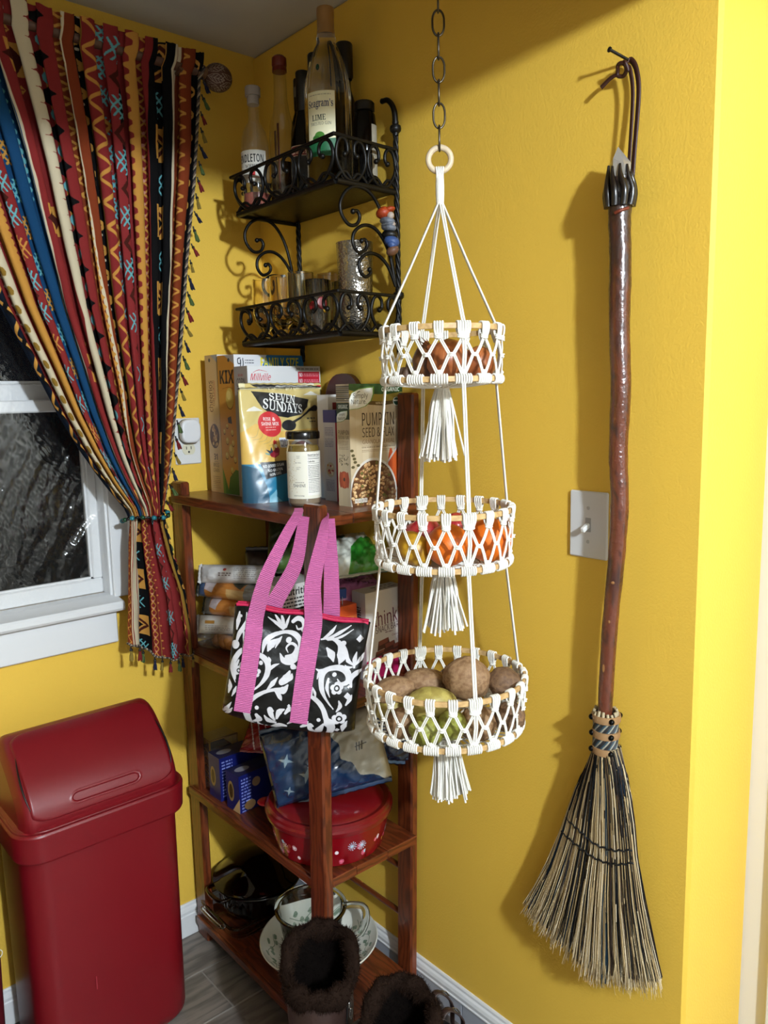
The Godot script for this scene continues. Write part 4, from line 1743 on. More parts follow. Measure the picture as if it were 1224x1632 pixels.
	obj("cloth", fin(st), cloth, cur)
	# braid and tassels down the right edge and along the hem
	var edge := []
	for i in 61:
		edge.append(fold.call(1.0, 0.03 + 0.96 * i / 60.0) + Vector3(0.002, 0, -0.002))
	var edge2 := []
	for i in 25:
		edge2.append(tail.call(1.0, i / 24.0) + Vector3(0.002, 0, -0.001))
	var hemline := []
	for i in 41:
		hemline.append(tail.call(i / 40.0, 1.0))
	var braid := func(pts: Array):
		var s := mb()
		var n := FastNoiseLite.new()
		n.seed = 2
		for strand in 3:
			var q := []
			var dense := smooth_path(pts, 4)
			for i in dense.size():
				var g: float = i * 1.3 + TAU * strand / 3
				q.append(dense[i] + Vector3(cos(g) * 0.0022, 0, sin(g) * 0.0022))
			s.set_color([Color(0.02, 0.02, 0.02), Color(0.33, 0.26, 0.17), Color(0.12, 0.08, 0.06)][strand])
			tube(s, q, 0.0021, 5, false, true, 1.0, Vector3.ZERO, [Color(0.02, 0.02, 0.02), Color(0.33, 0.26, 0.17), Color(0.12, 0.08, 0.06)][strand])
		return fin(s)
	var vm := vcol(0.85)
	obj("braid_trim", braid.call(edge), vm, cur)
	obj("braid_trim", braid.call(edge2), vm, cur)
	obj("braid_trim", braid.call(hemline), vm, cur)
	var shades := [Color(0.05, 0.07, 0.2), Color(0.28, 0.36, 0.17), Color(0.42, 0.035, 0.03), Color(0.5, 0.41, 0.14)]
	var tass := []
	for c in shades:
		var s := mb()
		lathe(s, [Vector2(0, 0), Vector2(0.0028, -0.001), Vector2(0.003, -0.005), Vector2(0.002, -0.006)].map(func(p): return Vector2(p.x, p.y)), 8, Transform3D(), 40.0)
		for i in 16:
			var g := TAU * i / 16 + rng.randf() * 0.3
			var r := rng.randf_range(0.3, 1.0)
			var o := Vector3(cos(g), 0, sin(g))
			tube(s, [o * 0.0014 * r + UPV * -0.005, o * 0.0038 * r + UPV * -0.011, o * 0.0046 * r + UPV * rng.randf_range(-0.0225, -0.019)], 0.0011, 4)
		tass.append([fin(s), mat(c, 0.85)])
	var ks := mb()
	tube(ks, [Vector3(0, 0.009, 0), Vector3(0.0005, 0.004, 0.0008), Vector3(0, -0.004, 0)], 0.0016, 6)
	ball(ks, Vector3(0, 0.0, 0), Vector3(0.0036, 0.0034, 0.0036), 8)
	ball(ks, Vector3(0, -0.004, 0), Vector3(0.003, 0.003, 0.003), 8)
	var knot := fin(ks)
	var place := func(p: Vector3, k: int, swing: float):
		var o := obj("tassel", tass[k % 4][0], tass[k % 4][1], cur)
		o.position = p
		o.rotation = Vector3(swing, rng.randf() * TAU, 0) if swing == 0.0 else Vector3(swing, 0, 0)
		o.scale = Vector3.ONE * rng.randf_range(0.95, 1.15)
		var kn := obj("tassel_knot", knot, M.black, o)
		kn.position = Vector3.ZERO
	for i in 27:
		var p: Vector3 = at_path(edge, (i + 0.5) / 27.0)
		place.call(p + Vector3(0.003, -0.006, -0.008 - 0.003 * rng.randf()), i, rng.randf_range(0.25, 0.6))
	for i in 5:
		var p: Vector3 = at_path(edge2, (i + 0.4) / 12.0)
		place.call(p + Vector3(0.003, -0.007, -0.009), i + 3, 0.25)
	for i in 9:
		var p: Vector3 = at_path(hemline, (i + 0.4) / 9.0)
		place.call(p + Vector3(0.001, -0.012, 0), [3, 2, 1, 0, 3, 2, 1, 0, 3][i], rng.randf_range(-0.12, 0.12) + 0.001)

	var tb := thing("curtain_tieback", "string of teal and black beads gathering the curtain", "tieback")
	var path := []
	for i in 26:
		var g := TAU * i / 26
		path.append(Vector3(0.104 + cos(g) * 0.044, 1.152 + 0.006 * sin(g * 2.0) - 0.004 * sin(g), 0.409 + sin(g) * 0.052))
	st = mb()
	tube(st, path, 0.0022, 6, true)
	obj("cord", fin(st), M.black, tb)
	var bead_cols := [mat(Color(0.12, 0.42, 0.46), 0.25), mat(Color(0.02, 0.02, 0.03), 0.25), mat(Color(0.06, 0.25, 0.14), 0.25)]
	for i in 26:
		st = mb()
		var r := [0.0062, 0.0042, 0.0055, 0.0042][i % 4] as float
		ball(st, path[i], Vector3(r, r * 0.9, r), 10)
		obj("bead", fin(st), bead_cols[[0, 1, 2, 1][i % 4]], tb)


func at_path(pts: Array, t: float) -> Vector3:
	var x: float = clampf(t, 0, 1) * (pts.size() - 1)
	var i := mini(int(x), pts.size() - 2)
	return pts[i].lerp(pts[i + 1], x - i)


# ---------------------------------------------------------------- chain and macrame baskets

const HANG := Vector3(0.845, 0, 0.19)


func hang_dir(a: float) -> Vector3:
	# angle 0 faces the photographer, growing to the right
	return Vector3(0.703, 0, 0.711) * cos(a) + Vector3(0.711, 0, -0.703) * sin(a)


func pair(st: SurfaceTool, pts: Array, r := 0.0018, gap := 0.002):
	# a doubled cord: two strands side by side
	for s in [-1.0, 1.0]:
		var out := []
		for i in pts.size():
			var t: Vector3 = (pts[mini(i + 1, pts.size() - 1)] - pts[maxi(i - 1, 0)]).normalized()
			var away: Vector3 = Vector3(pts[i].x, 0, pts[i].z).normalized()
			if away.length() < 0.5:
				away = hang_dir(0)
			out.append(pts[i] + t.cross(away).normalized() * gap * s)
		tube(st, out, r, 6)


func tassel_shape(top: float, length: float, r0: float, r1: float, n: int, lean_to := Vector3.ZERO) -> ArrayMesh:
	var st := mb()
	for i in n:
		var a := rng.randf() * TAU
		var k := sqrt(rng.randf())
		var o := Vector3(cos(a), 0, sin(a))
		var l := length * rng.randf_range(0.9, 1.03)
		var w := Vector3(rng.randf_range(-1, 1), 0, rng.randf_range(-1, 1)) * 0.006
		var p := [o * r0 * k + UPV * top]
		p.append(o * lerpf(r0, r1, 0.55) * k + UPV * (top - l * 0.3) + lean_to * 0.3)
		p.append(o * lerpf(r0, r1, 0.85) * k + w + UPV * (top - l * 0.7) + lean_to * 0.7)
		p.append(o * r1 * k * 1.1 + w * 1.6 + UPV * (top - l) + lean_to)
		tube(st, smooth_path(p, 3), [0.0015, 0.0016, 0.0017, 0.0021], 5)
	for i in 14:
		var y := top - i * 0.0009
		tube(st, ring_pts(Vector3(0, y + 0.006, 0), Vector3(r0 * 1.02, 0, 0), Vector3(0, 0, r0 * 1.02), 16), 0.0012, 5, true)
	return fin(st)


func hanging_baskets():
	var wire := mat(Color(0.32, 0.29, 0.25), 0.3, 0.9)
	var ch := thing("hanging_chain", "dark metal link chain hanging from the ceiling", "chain", HANG)
	var st := mb()
	var link := []
	for i in 28:
		var a := TAU * i / 28
		link.append(Vector3(cos(a) * 0.0095, sin(a) * 0.0165 + (0.003 if sin(a) > 0 else -0.003), 0))
	tube(st, link, 0.0018, 7, true)
	var shape := fin(st)
	for i in 13:
		var o := obj("link", shape, wire, ch)
		o.position = Vector3(0, 1.8295 + 0.0352 * i, 0)
		o.rotation.y = atan2(0.703, 0.711) + (PI / 2 if i % 2 == 0 else 0.12)
	st = mb()
	tube(st, smooth_path([Vector3(0, 2.262, 0), Vector3(0, 2.285, 0)], 2), 0.003, 8)
	lathe(st, [Vector2(0, 2.255), Vector2(0.012, 2.256), Vector2(0.016, 2.264), Vector2(0, 2.264)], 16)
	obj("ceiling_hook", fin(st), wire, ch)

	var t := thing("macrame_hanger", "three-tier white macrame basket hanger on a wooden ring", "hanging basket", HANG)
	var cord := mat(Color(0.92, 0.905, 0.865), 0.85)
	bumpy(cord, noise_tex(0.3, 128, 2, 3), 0.04, 40.0)
	var bamboo := tex_mat(wood_image(Color(0.80, 0.66, 0.45), Color(0.70, 0.55, 0.35), 64, 256, 9, 3.0), 0.5)
	bamboo.uv1_scale = Vector3(2, 2, 1)
	st = mb()
	tube(st, ring_pts(Vector3(0, 1.7965, 0), hang_dir(PI / 2) * 0.0187, UPV * 0.0187, 40), 0.0049, 10, true)
	obj("ring", fin(st), mat(Color(0.80, 0.72, 0.60), 0.45), t)
	st = mb()
	for i in 34:
		var y := 1.725 + i * 0.00148
		var r := 0.0056 + 0.0008 * sin(PI * i / 33.0)
		tube(st, ring_pts(Vector3(0, y, 0), Vector3(r, 0.0006, 0), Vector3(0, -0.0004, r), 14), 0.0011, 5, true)
	for k in [-0.0045, -0.0015, 0.0015, 0.0045]:
		var o: Vector3 = hang_dir(PI / 2) * k
		var f := hang_dir(0)
		tube(st, smooth_path([o + f * 0.002 + UPV * 1.765, o * 1.1 + f * 0.0062 + UPV * 1.776, o * 1.2 + f * 0.0056 + UPV * 1.781, o * 1.2 + UPV * 1.7845, o * 1.2 - f * 0.0056 + UPV * 1.781, o - f * 0.003 + UPV * 1.766], 4), 0.0018, 6)
	obj("neck_wrap", fin(st), cord, t)
	var a0 := deg_to_rad(20.0)
	var tiers := [[1.520, 1.437, 0.1007, 0.1000, 16], [1.215, 1.126, 0.1195, 0.1165, 20], [0.910, 0.8265, 0.1425, 0.1375, 24]]
	for k in 3:
		var q = tiers[k]
		var yt: float = q[0]
		var yb: float = q[1]
		var rt: float = q[2]
		var rb: float = q[3]
		var n: int = q[4]
		# support cords down to this tier and on through it
		for j in 4:
			var a := a0 + TAU * j / 4
			st = mb()
			var d := hang_dir(a)
			if k == 0:
				pair(st, [d * 0.004 + UPV * 1.727, d * (rt * 0.5 + 0.003) + UPV * ((1.727 + yt) / 2), d * (rt + 0.002) + UPV * (yt + 0.005)])
			else:
				var p = tiers[k - 1]
				pair(st, [d * (p[3] + 0.001) + UPV * (p[1] - 0.004), d * (rt + 0.002) + UPV * (yt + 0.005)])
			pair(st, [d * (rt + 0.0005) + UPV * (yt - 0.008), d * (lerpf(rt, rb, 0.5) + 0.0065) + UPV * ((yt + yb) / 2), d * (rb + 0.001) + UPV * (yb + 0.008)])
			obj("support_cord", fin(st), cord, t)
		var hoop := func(r: float, y: float):
			var s := mb()
			var rings := []
			for e in [Vector2(-0.002, -0.0045), Vector2(0.0018, -0.0045), Vector2(0.0024, -0.0038), Vector2(0.0024, 0.0038), Vector2(0.0018, 0.0045), Vector2(-0.002, 0.0045), Vector2(-0.002, -0.0045)]:
				rings.append(Vector2(r + e.x, e.y))
			lathe(s, rings, 64, Transform3D(Basis(), Vector3(0, y, 0)), 30.0, Rect2(0, 0, 6, 1))
			return fin(s)
		var b := obj("basket", hoop.call(rt, yt), bamboo, t)
		obj("lower_hoop", hoop.call(rb, yb), bamboo, b)
		# loops over the upper hoop: one shape, turned round the ring
		var loops := []
		for wide in 2:
			st = mb()
			var cords := [-0.006, -0.002, 0.002, 0.006] if wide == 0 else [-0.0095, -0.0058, -0.002, 0.002, 0.0058, 0.0095]
			for x in cords:
				var pts := [Vector3(x * 0.5, yt - 0.02, rt + 0.001), Vector3(x, yt - 0.008, rt + 0.0042), Vector3(x * 1.05, yt + 0.004, rt + 0.0047), Vector3(x * 1.05, yt + 0.0066, rt), Vector3(x * 1.05, yt + 0.004, rt - 0.0042), Vector3(x, yt - 0.008, rt - 0.003), Vector3(x * 0.4, yt - 0.018, rt - 0.001)]
				tube(st, smooth_path(pts, 3), 0.0019, 6)
			# gathering knot below the hoop
			for i in 3:
				tube(st, smooth_path([Vector3(-0.0062 - 0.003 * wide, yt - 0.012 - 0.0028 * i, rt + 0.001), Vector3(0, yt - 0.0135 - 0.0028 * i, rt + 0.0048), Vector3(0.0062 + 0.003 * wide, yt - 0.012 - 0.0028 * i, rt + 0.001), Vector3(0, yt - 0.013 - 0.0028 * i, rt - 0.003)], 4, true), 0.0017, 6, true)
			loops.append(fin(st))
		# coils round the lower hoop
		var coil_w := TAU * rb / n * 0.31
		st = mb()
		var turns := 7
		for i in turns:
			var x := lerpf(-coil_w, coil_w, float(i) / (turns - 1))
			var rr := Vector3(sin(x / rb), 0, cos(x / rb))
			tube(st, ring_pts(rr * rb + UPV * yb, rr * 0.0052, UPV * 0.0072, 12), 0.0019, 5, true)
		ball(st, Vector3(0, yb + 0.0105, rb + 0.001), Vector3(0.006, 0.0042, 0.0042), 8)
		var coil := fin(st)
		for i in n:
			var a := a0 + TAU * i / n
			var turn_y := atan2(hang_dir(a).x, hang_dir(a).z)
			var l := obj("hoop_loop", loops[1 if i % (n / 4) == 0 else 0], cord, b)
			l.rotation.y = turn_y
			var c := obj("hoop_coil", coil, cord, b)
			c.rotation.y = turn_y
		# diamond net
		st = mb()
		var ym := lerpf(yt, yb, 0.53)
		var rm := lerpf(rt, rb, 0.5) + 0.002
		for i in n:
			var a := a0 + TAU * i / n
			var h := TAU / n / 2
			for s in [-1.0, 1.0]:
				var m := hang_dir(a + s * (h - 0.0035 / rm)) * rm + UPV * ym
				var top := hang_dir(a + s * 0.02) * (rt + 0.001) + UPV * (yt - 0.019)
				pair(st, [top, top.lerp(m, 0.5) + hang_dir(a) * 0.001, m], 0.0014, 0.0015)
				var low := hang_dir(a + s * 0.025) * (rb + 0.001) + UPV * (yb + 0.008)
				pair(st, [m, m.lerp(low, 0.5) + hang_dir(a) * 0.001, low], 0.0014, 0.0015)
			var kd := hang_dir(a + h)
			var kr := kd.cross(UPV)
			var kc := kd * rm + UPV * ym
			ball(st, kc + kd * 0.0012, Vector3(0.0044, 0.0028, 0.0036), 8, Basis(kr, UPV, kd))
			tube(st, smooth_path([kc - kr * 0.005 + UPV * 0.0006, kc + kd * 0.0046 + UPV * 0.001, kc + kr * 0.005 - UPV * 0.0006], 4), 0.0014, 6)
			tube(st, smooth_path([kc - kr * 0.0046 - UPV * 0.0026, kc + kd * 0.004 - UPV * 0.0032, kc + kr * 0.0046 - UPV * 0.0022], 4), 0.0013, 6)
		obj("cord_net", fin(st), cord, b)
		# floor of the basket: radial cords to the middle, gathered into a tassel
		st = mb()
		var neck := UPV * (yb - 0.012)
		for i in n * 2:
			var a := a0 + TAU * (i + 0.5) / (n * 2)
			var d := hang_dir(a)
			tube(st, smooth_path([d * rb + UPV * (yb - 0.003), d * rb * 0.72 + UPV * (yb - 0.008), d * rb * 0.35 + UPV * (yb - 0.012), d * 0.008 + neck], 2), 0.0019, 5)
		for i in 3:
			var r := rb * (0.35 + 0.2 * i)
			tube(st, ring_pts(UPV * (yb - 0.0105 + 0.002 * i), Vector3(r, 0, 0), Vector3(0, 0, r), 36), 0.0018, 5, true)
		obj("base_net", fin(st), cord, b)
		var tl = [0.122, 0.118, 0.135][k]
		var off: Vector3 = hang_dir(PI / 2) * [-0.004, 0.0, 0.006][k]
		obj("tassel", tassel_shape(yb - 0.014, tl, 0.0115, [0.029, 0.032, 0.032][k], 130, off), cord, b)


# ---------------------------------------------------------------- broom

func broom():
	var nail := thing("wall_nail", "black nail driven slantwise into the wall above the broom", "nail", Vector3(1.076, 1.921, 0))
	var st := mb()
	tube(st, [Vector3(0.008, -0.004, -0.012), Vector3(0.0, 0.003, 0.012), Vector3(-0.009, 0.011, 0.04)], 0.0023, 8)
	tube(st, [Vector3(-0.009, 0.011, 0.04), Vector3(-0.0095, 0.0115, 0.042)], 0.0042, 10)
	obj("shank", fin(st), M.black, nail)

	var t := thing("broom", "rustic corn broom with a crooked glossy branch handle hung on the wall", "broom", Vector3(0, 0, 0))
	# branch handle
	var bark := mat(Color.WHITE, 0.28)
	bark.vertex_color_use_as_albedo = true
	bark.clearcoat_enabled = true
	bark.clearcoat = 0.7
	bark.clearcoat_roughness = 0.18
	bumpy(bark, noise_tex(0.04, 256, 4, 17), 0.12, 9.0)
	var axis := []
	for q in [Vector2(1.088, 1.74), Vector2(1.0875, 1.684), Vector2(1.0905, 1.612), Vector2(1.0915, 1.515), Vector2(1.0965, 1.415), Vector2(1.0945, 1.314), Vector2(1.099, 1.232), Vector2(1.096, 1.147), Vector2(1.0865, 1.027), Vector2(1.0815, 0.926), Vector2(1.079, 0.84)]:
		axis.append(Vector3(q.x, q.y, 0.036))
	var path := smooth_path(axis, 10)
	var n1 := FastNoiseLite.new()
	n1.seed = 33
	n1.frequency = 1.0
	st = mb()
	var L := path.size()
	var rad := func(v: float): return lerpf(0.0182, 0.0122, v) * (1.0 + 0.06 * n1.get_noise_1d(v * 16.0) + 0.05 * exp(-pow((v - 0.62) / 0.02, 2.0)) + 0.05 * exp(-pow((v - 0.4) / 0.03, 2.0)))
	var ring := func(i: int):
		var p: Vector3 = path[i]
		var v := float(i) / (L - 1)
		var out := []
		for k in 20:
			var a := TAU * k / 20
			var r: float = rad.call(v) * (1.0 + 0.05 * n1.get_noise_2d(cos(a) * 1.4 + v * 30.0, sin(a) * 1.4))
			out.append(p + Vector3(cos(a), 0, -sin(a)) * r)
		return out
	for i in L - 1:
		var A: Array = ring.call(i)
		var B: Array = ring.call(i + 1)
		for k in 20:
			var k2 := (k + 1) % 20
			for w in [[A, k, i], [A, k2, i], [B, k2, i + 1], [A, k, i], [B, k2, i + 1], [B, k, i + 1]]:
				var v := float(w[2]) / (L - 1)
				var dark := Color(0.03, 0.012, 0.008)
				var red := Color(0.12, 0.029, 0.012)
				var m := smoothstep(0.05, 0.5, v + 0.25 * n1.get_noise_2d(w[1] * 0.35, v * 14.0))
				m *= 1.0 - 0.85 * smoothstep(0.18, 0.45, n1.get_noise_2d(w[1] * 0.5 + 50.0, v * 26.0))
				m *= 1.0 - 0.8 * exp(-pow((v - 0.74) / 0.018, 2.0))
				st.set_color(dark.lerp(red, clampf(m, 0, 1)))
				st.set_uv(Vector2(w[1] / 20.0, v))
				st.add_vertex(w[0][w[1]])
	var h := obj("handle", fin(st), bark, t)
	st = mb()
	# pale cut knots
	for q in [[1.0905, 1.098, 0.0046, 0.0046], [1.0885, 1.116, 0.004, 0.006], [1.077, 0.946, 0.0046, 0.0095], [1.094, 1.195, 0.003, 0.004], [1.084, 1.03, 0.0025, 0.004]]:
		var c := Vector3(q[0], q[1], 0.036) + Vector3(0.55, 0, 0.83) * 0.0128
		var bb := Basis(Vector3(0.83, 0, -0.55), UPV, Vector3(0.55, 0, 0.83))
		ball(st, c, Vector3(q[2], q[3], 0.0022), 12, bb)
	obj("knot", fin(st), mat(Color(0.55, 0.38, 0.2), 0.5), h)
	# quartz point set in dark wrapped resin
	st = mb()
	var cr := []
	for k in 6:
		var a := TAU * k / 6 + 0.4
		cr.append(Vector3(cos(a), 0, -sin(a)))
	st.set_smooth_group(-1)
	var c0 := Vector3(1.087, 1.735, 0.037)
	var tip := Vector3(1.084, 1.787, 0.039)
	for k in 6:
		var k2 := (k + 1) % 6
		var s1 := c0 + UPV * (0.026 + 0.006 * sin(k * 2.0))
		var s2 := c0 + UPV * (0.026 + 0.006 * sin(k2 * 2.0))
		quad(st, c0 + cr[k] * 0.0165, c0 + cr[k2] * 0.0165, s2 + cr[k2] * 0.0165, s1 + cr[k] * 0.0165)
		hull_face(st, [s1 + cr[k] * 0.0165, s2 + cr[k2] * 0.0165, tip], c0, [Vector2.ZERO, Vector2.ZERO, Vector2.ZERO])
		hull_face(st, [c0, c0 + cr[k] * 0.0165, c0 + cr[k2] * 0.0165], tip, [Vector2.ZERO, Vector2.ZERO, Vector2.ZERO])
	var quartz := mat(Color(0.52, 0.5, 0.47), 0.12, 0.0, 0.8)
	quartz.clearcoat_enabled = true
	quartz.clearcoat = 1.0
	quartz.clearcoat_roughness = 0.05
	obj("crystal", fin(st), quartz, t)
	st = mb()
	ball(st, Vector3(1.088, 1.722, 0.037), Vector3(0.0205, 0.027, 0.0205), 18, Basis(), 0.07, 2.0)
	for k in 9:
		var a := TAU * k / 9
		var o := Vector3(cos(a), 0, sin(a))
		var o2 := Vector3(cos(a + 0.25), 0, sin(a + 0.25))
		tube(st, smooth_path([Vector3(1.088, 1.697, 0.037) + o * 0.0185, Vector3(1.088, 1.72, 0.037) + o * 0.0215, Vector3(1.087, 1.742, 0.037) + o2 * 0.0182, Vector3(1.086, 1.757 + 0.006 * sin(k * 3.0), 0.037) + o2 * 0.0165], 4), [0.0062, 0.006, 0.0045, 0.0018], 7)
	var resin := mat(Color(0.075, 0.05, 0.042), 0.3)
	resin.clearcoat_enabled = true
	resin.clearcoat = 0.4
	resin.clearcoat_roughness = 0.2
	obj("setting", fin(st), resin, t)
	# leather thong: loop from the nail down to the hole in the handle
	var leather := mat(Color(0.20, 0.075, 0.04), 0.5)
	st = mb()
	tube(st, smooth_path([Vector3(1.08, 1.915, 0.016), Vector3(1.087, 1.9175, 0.014), Vector3(1.098, 1.9, 0.015), Vector3(1.1035, 1.862, 0.016), Vector3(1.101, 1.78, 0.02), Vector3(1.0985, 1.72, 0.022), Vector3(1.097, 1.675, 0.026)], 6), 0.0048, 6, false, true, 0.45, Vector3(1, 0, 0.2))
	tube(st, smooth_path([Vector3(1.084, 1.907, 0.02), Vector3(1.091, 1.9, 0.021), Vector3(1.0965, 1.862, 0.021), Vector3(1.0955, 1.78, 0.024), Vector3(1.094, 1.72, 0.026)], 6), 0.004, 6, false, true, 0.45, Vector3(1, 0, 0.2))
	obj("thong", fin(st), leather, t)
	st = mb()
	tube(st, smooth_path([Vector3(1.068, 1.906, 0.019), Vector3(1.073, 1.913, 0.025), Vector3(1.083, 1.911, 0.025), Vector3(1.084, 1.902, 0.02), Vector3(1.075, 1.8975, 0.015), Vector3(1.067, 1.9, 0.017)], 5, true), 0.0032, 7, true)
	tube(st, smooth_path([Vector3(1.076, 1.916, 0.018), Vector3(1.085, 1.912, 0.026), Vector3(1.088, 1.9, 0.02)], 5), 0.003, 7)
	tube(st, smooth_path([Vector3(1.07, 1.902, 0.018), Vector3(1.056, 1.899, 0.02), Vector3(1.04, 1.889, 0.022)], 5), [0.003, 0.0036, 0.0038], 6, false, true, 0.4, Vector3(0, 1, 0))
	obj("thong_knot", fin(st), leather, t)
	st = mb()
	tube(st, smooth_path([Vector3(1.105, 1.692, 0.04), Vector3(1.1, 1.688, 0.0525), Vector3(1.091, 1.685, 0.055)], 5), 0.0026, 7)
	obj("thong_end", fin(st), mat(Color(0.42, 0.16, 0.07), 0.5), t)
	# straw head: every bristle its own thin stalk
	var lt := [Vector2(1.063, 0.8), Vector2(1.043, 0.748), Vector2(1.024, 0.703), Vector2(1.009, 0.657), Vector2(0.993, 0.607), Vector2(0.963, 0.52), Vector2(0.933, 0.457), Vector2(0.907, 0.404)]
	var rt := [Vector2(1.107, 0.805), Vector2(1.121, 0.765), Vector2(1.131, 0.722), Vector2(1.14, 0.672), Vector2(1.147, 0.61), Vector2(1.165, 0.528), Vector2(1.184, 0.462), Vector2(1.204, 0.4)]
	var mt := [Vector2(1.085, 0.802), Vector2(1.083, 0.755), Vector2(1.082, 0.71), Vector2(1.08, 0.66), Vector2(1.078, 0.6), Vector2(1.073, 0.5), Vector2(1.068, 0.42), Vector2(1.064, 0.354)]
	st = mb()
	var cols := [Color(0.56, 0.44, 0.26), Color(0.46, 0.34, 0.18), Color(0.66, 0.54, 0.36), Color(0.34, 0.24, 0.12), Color(0.015, 0.013, 0.012), Color(0.012, 0.02, 0.032), Color(0.018, 0.016, 0.016), Color(0.045, 0.028, 0.022)]
	for i in 2300:
		var s := rng.randf()
		# clumps of dyed straw
		var clump := n1.get_noise_1d(s * 90.0)
		var ci: int
		if clump > 0.02:
			ci = rng.randi_range(4, 7)
		else:
			ci = rng.randi_range(0, 3) if rng.randf() < 0.86 else rng.randi_range(4, 7)
		var col: Color = cols[ci]
		if absf(s - 0.42) < 0.012 and rng.randf() < 0.12:
			col = Color(0.3, 0.02, 0.03)
		if absf(s - 0.66) < 0.012:
			col = Color(0.018, 0.04, 0.065)
		var dep := rng.randf_range(-1.0, 1.0)
		if ci >= 4:
			dep = signf(dep) * rng.randf_range(0.45, 1.06)
		elif rng.randf() < 0.4:
			dep = signf(dep) * rng.randf_range(0.8, 1.06)
		var jit := rng.randf_range(-0.02, 0.02)
		var stop := rng.randf_range(0.93, 1.0) if ci < 4 else (rng.randf_range(0.3, 0.66) if rng.randf() < 0.66 else 0.95)
		var pts := []
		var fan := rng.randf_range(-1.0, 1.0)
		for k in 8:
			var v := float(k) / 7.0 * stop
			var x := v * 7.0
			var q := mini(int(x), 6)
			var A: Vector2 = lt[q].lerp(lt[q + 1], x - q)
			var Bq: Vector2 = rt[q].lerp(rt[q + 1], x - q)
			var C: Vector2 = mt[q].lerp(mt[q + 1], x - q)
			var ss := clampf(s + jit * v + 0.02 * fan * v * v, -0.01, 1.01)
			var p: Vector2 = A.lerp(C, ss * 2.0) if ss < 0.5 else C.lerp(Bq, ss * 2.0 - 1.0)
			var thick := lerpf(0.021, 0.0175, smoothstep(0.0, 0.3, v)) + 0.006 * smoothstep(0.45, 1.0, v)
			if absf(v - 0.54) < 0.1:
				thick *= 0.82
			var prof := sqrt(maxf(0.0, 1.0 - pow(absf(2.0 * ss - 1.0), 2.0) * (1.0 if v < 0.15 else 0.85)))
			var wob := (0.0022 if v > 0.6 else 0.0006)
			pts.append(Vector3(p.x + rng.randf_range(-wob, wob), p.y + rng.randf_range(-wob, wob), 0.036 + dep * thick * prof))
		tube(st, pts, [0.0011, 0.0011, 0.001, 0.0007], 3, false, false, 1.0, Vector3.ZERO, col)
		if ci < 4 and rng.randf() < 0.5:
			# split tips
			for m in 2:
				var d := Vector3(rng.randf_range(-0.008, 0.008), -rng.randf_range(0.004, 0.016), rng.randf_range(-0.006, 0.006))
				tube(st, [pts[6].lerp(pts[7], 0.4), pts[7] + d], [0.0007, 0.0003], 3, false, false, 1.0, Vector3.ZERO, col)
	var br := obj("bristles", fin(st), vcol(0.9, 0.2), t)
	br.set_meta("kind", "stuff")
	# stitching
	for row in [[Vector2(1.007, 0.641), Vector2(1.04, 0.6345), Vector2(1.073, 0.624), Vector2(1.108, 0.626), Vector2(1.143, 0.638)], [Vector2(0.997, 0.61), Vector2(1.041, 0.602), Vector2(1.08, 0.597), Vector2(1.114, 0.602), Vector2(1.146, 0.616)]]:
		st = mb()
		for side in [1.0, -1.0]:
			var pts := []
			var rows := smooth_path(row, 8)
			for i in rows.size():
				var s := float(i) / (rows.size() - 1)
				pts.append(Vector3(rows[i].x, rows[i].y + 0.0018 * sin(i * 1.9), 0.036 + side * (0.0005 + 0.0172 * sqrt(maxf(0.0, 1.0 - pow(2.0 * s - 1.0, 2.0) * 0.85)) + 0.0007 * sin(i * 2.3))))
			tube(st, pts, 0.0017, 6)
		obj("stitching", fin(st), mat(Color(0.02, 0.025, 0.035), 0.6), t)
	# collar: pale leather bands with studs over a striped binding
	var up := Vector3(0.012, 1, 0).normalized()
	var cb := Basis(Vector3(1, -0.012, 0), up, Vector3(0, 0, 1))
	st = mb()
	for i in 40:
		var a := TAU * i / 40
		var pts := []
		for k in 7:
			var v := k / 6.0
			var g := a + v * 2.4
			pts.append(Vector3(1.082, 0.86, 0.036) + cb * Vector3(cos(g) * 0.0205, -v * 0.066, sin(g) * 0.0195))
		tube(st, pts, 0.002, 5, false, true, 1.0, Vector3.ZERO, [Color(0.03, 0.06, 0.085), Color(0.02, 0.02, 0.02), Color(0.02, 0.02, 0.025), Color(0.3, 0.28, 0.22)][i % 4])
	obj("binding", fin(st), vcol(0.5), t)
	var strap_m := mat(Color(0.58, 0.44, 0.29), 0.6)
	for k in 3:
		st = mb()
		var y: float = [0.8565, 0.828, 0.7985][k]
		var r: float = [0.0245, 0.0235, 0.0238][k]
		lathe(st, [Vector2(r - 0.003, -0.006), Vector2(r, -0.006), Vector2(r + 0.0005, -0.003), Vector2(r + 0.0005, 0.003), Vector2(r, 0.006), Vector2(r - 0.003, 0.006)], 28, Transform3D(cb, Vector3(1.082 + 0.0006 * k, y, 0.036)), 30.0)
		var band := obj("collar_band", fin(st), strap_m, t)
		st = mb()
		for a in [0.95, -0.75, 2.6]:
			ball(st, Vector3(1.082, y, 0.036) + Vector3(sin(a), 0, cos(a)) * (r + 0.0005), Vector3.ONE * 0.0052, 10)
		obj("stud", fin(st), mat(Color(0.06, 0.055, 0.05), 0.3, 0.8), band)
	st = mb()
	for i in 16:
		var a := TAU * i / 16
		var o := Vector3(cos(a), 0, sin(a))
		tube(st, [Vector3(1.081, 0.856, 0.036) + o * 0.0225, Vector3(1.08, 0.868 + 0.003 * sin(i * 5.0), 0.036) + o * 0.018], 0.003, 5)
	obj("frayed_edge", fin(st), mat(Color(0.66, 0.6, 0.48), 0.8), t)


# ---------------------------------------------------------------- boots

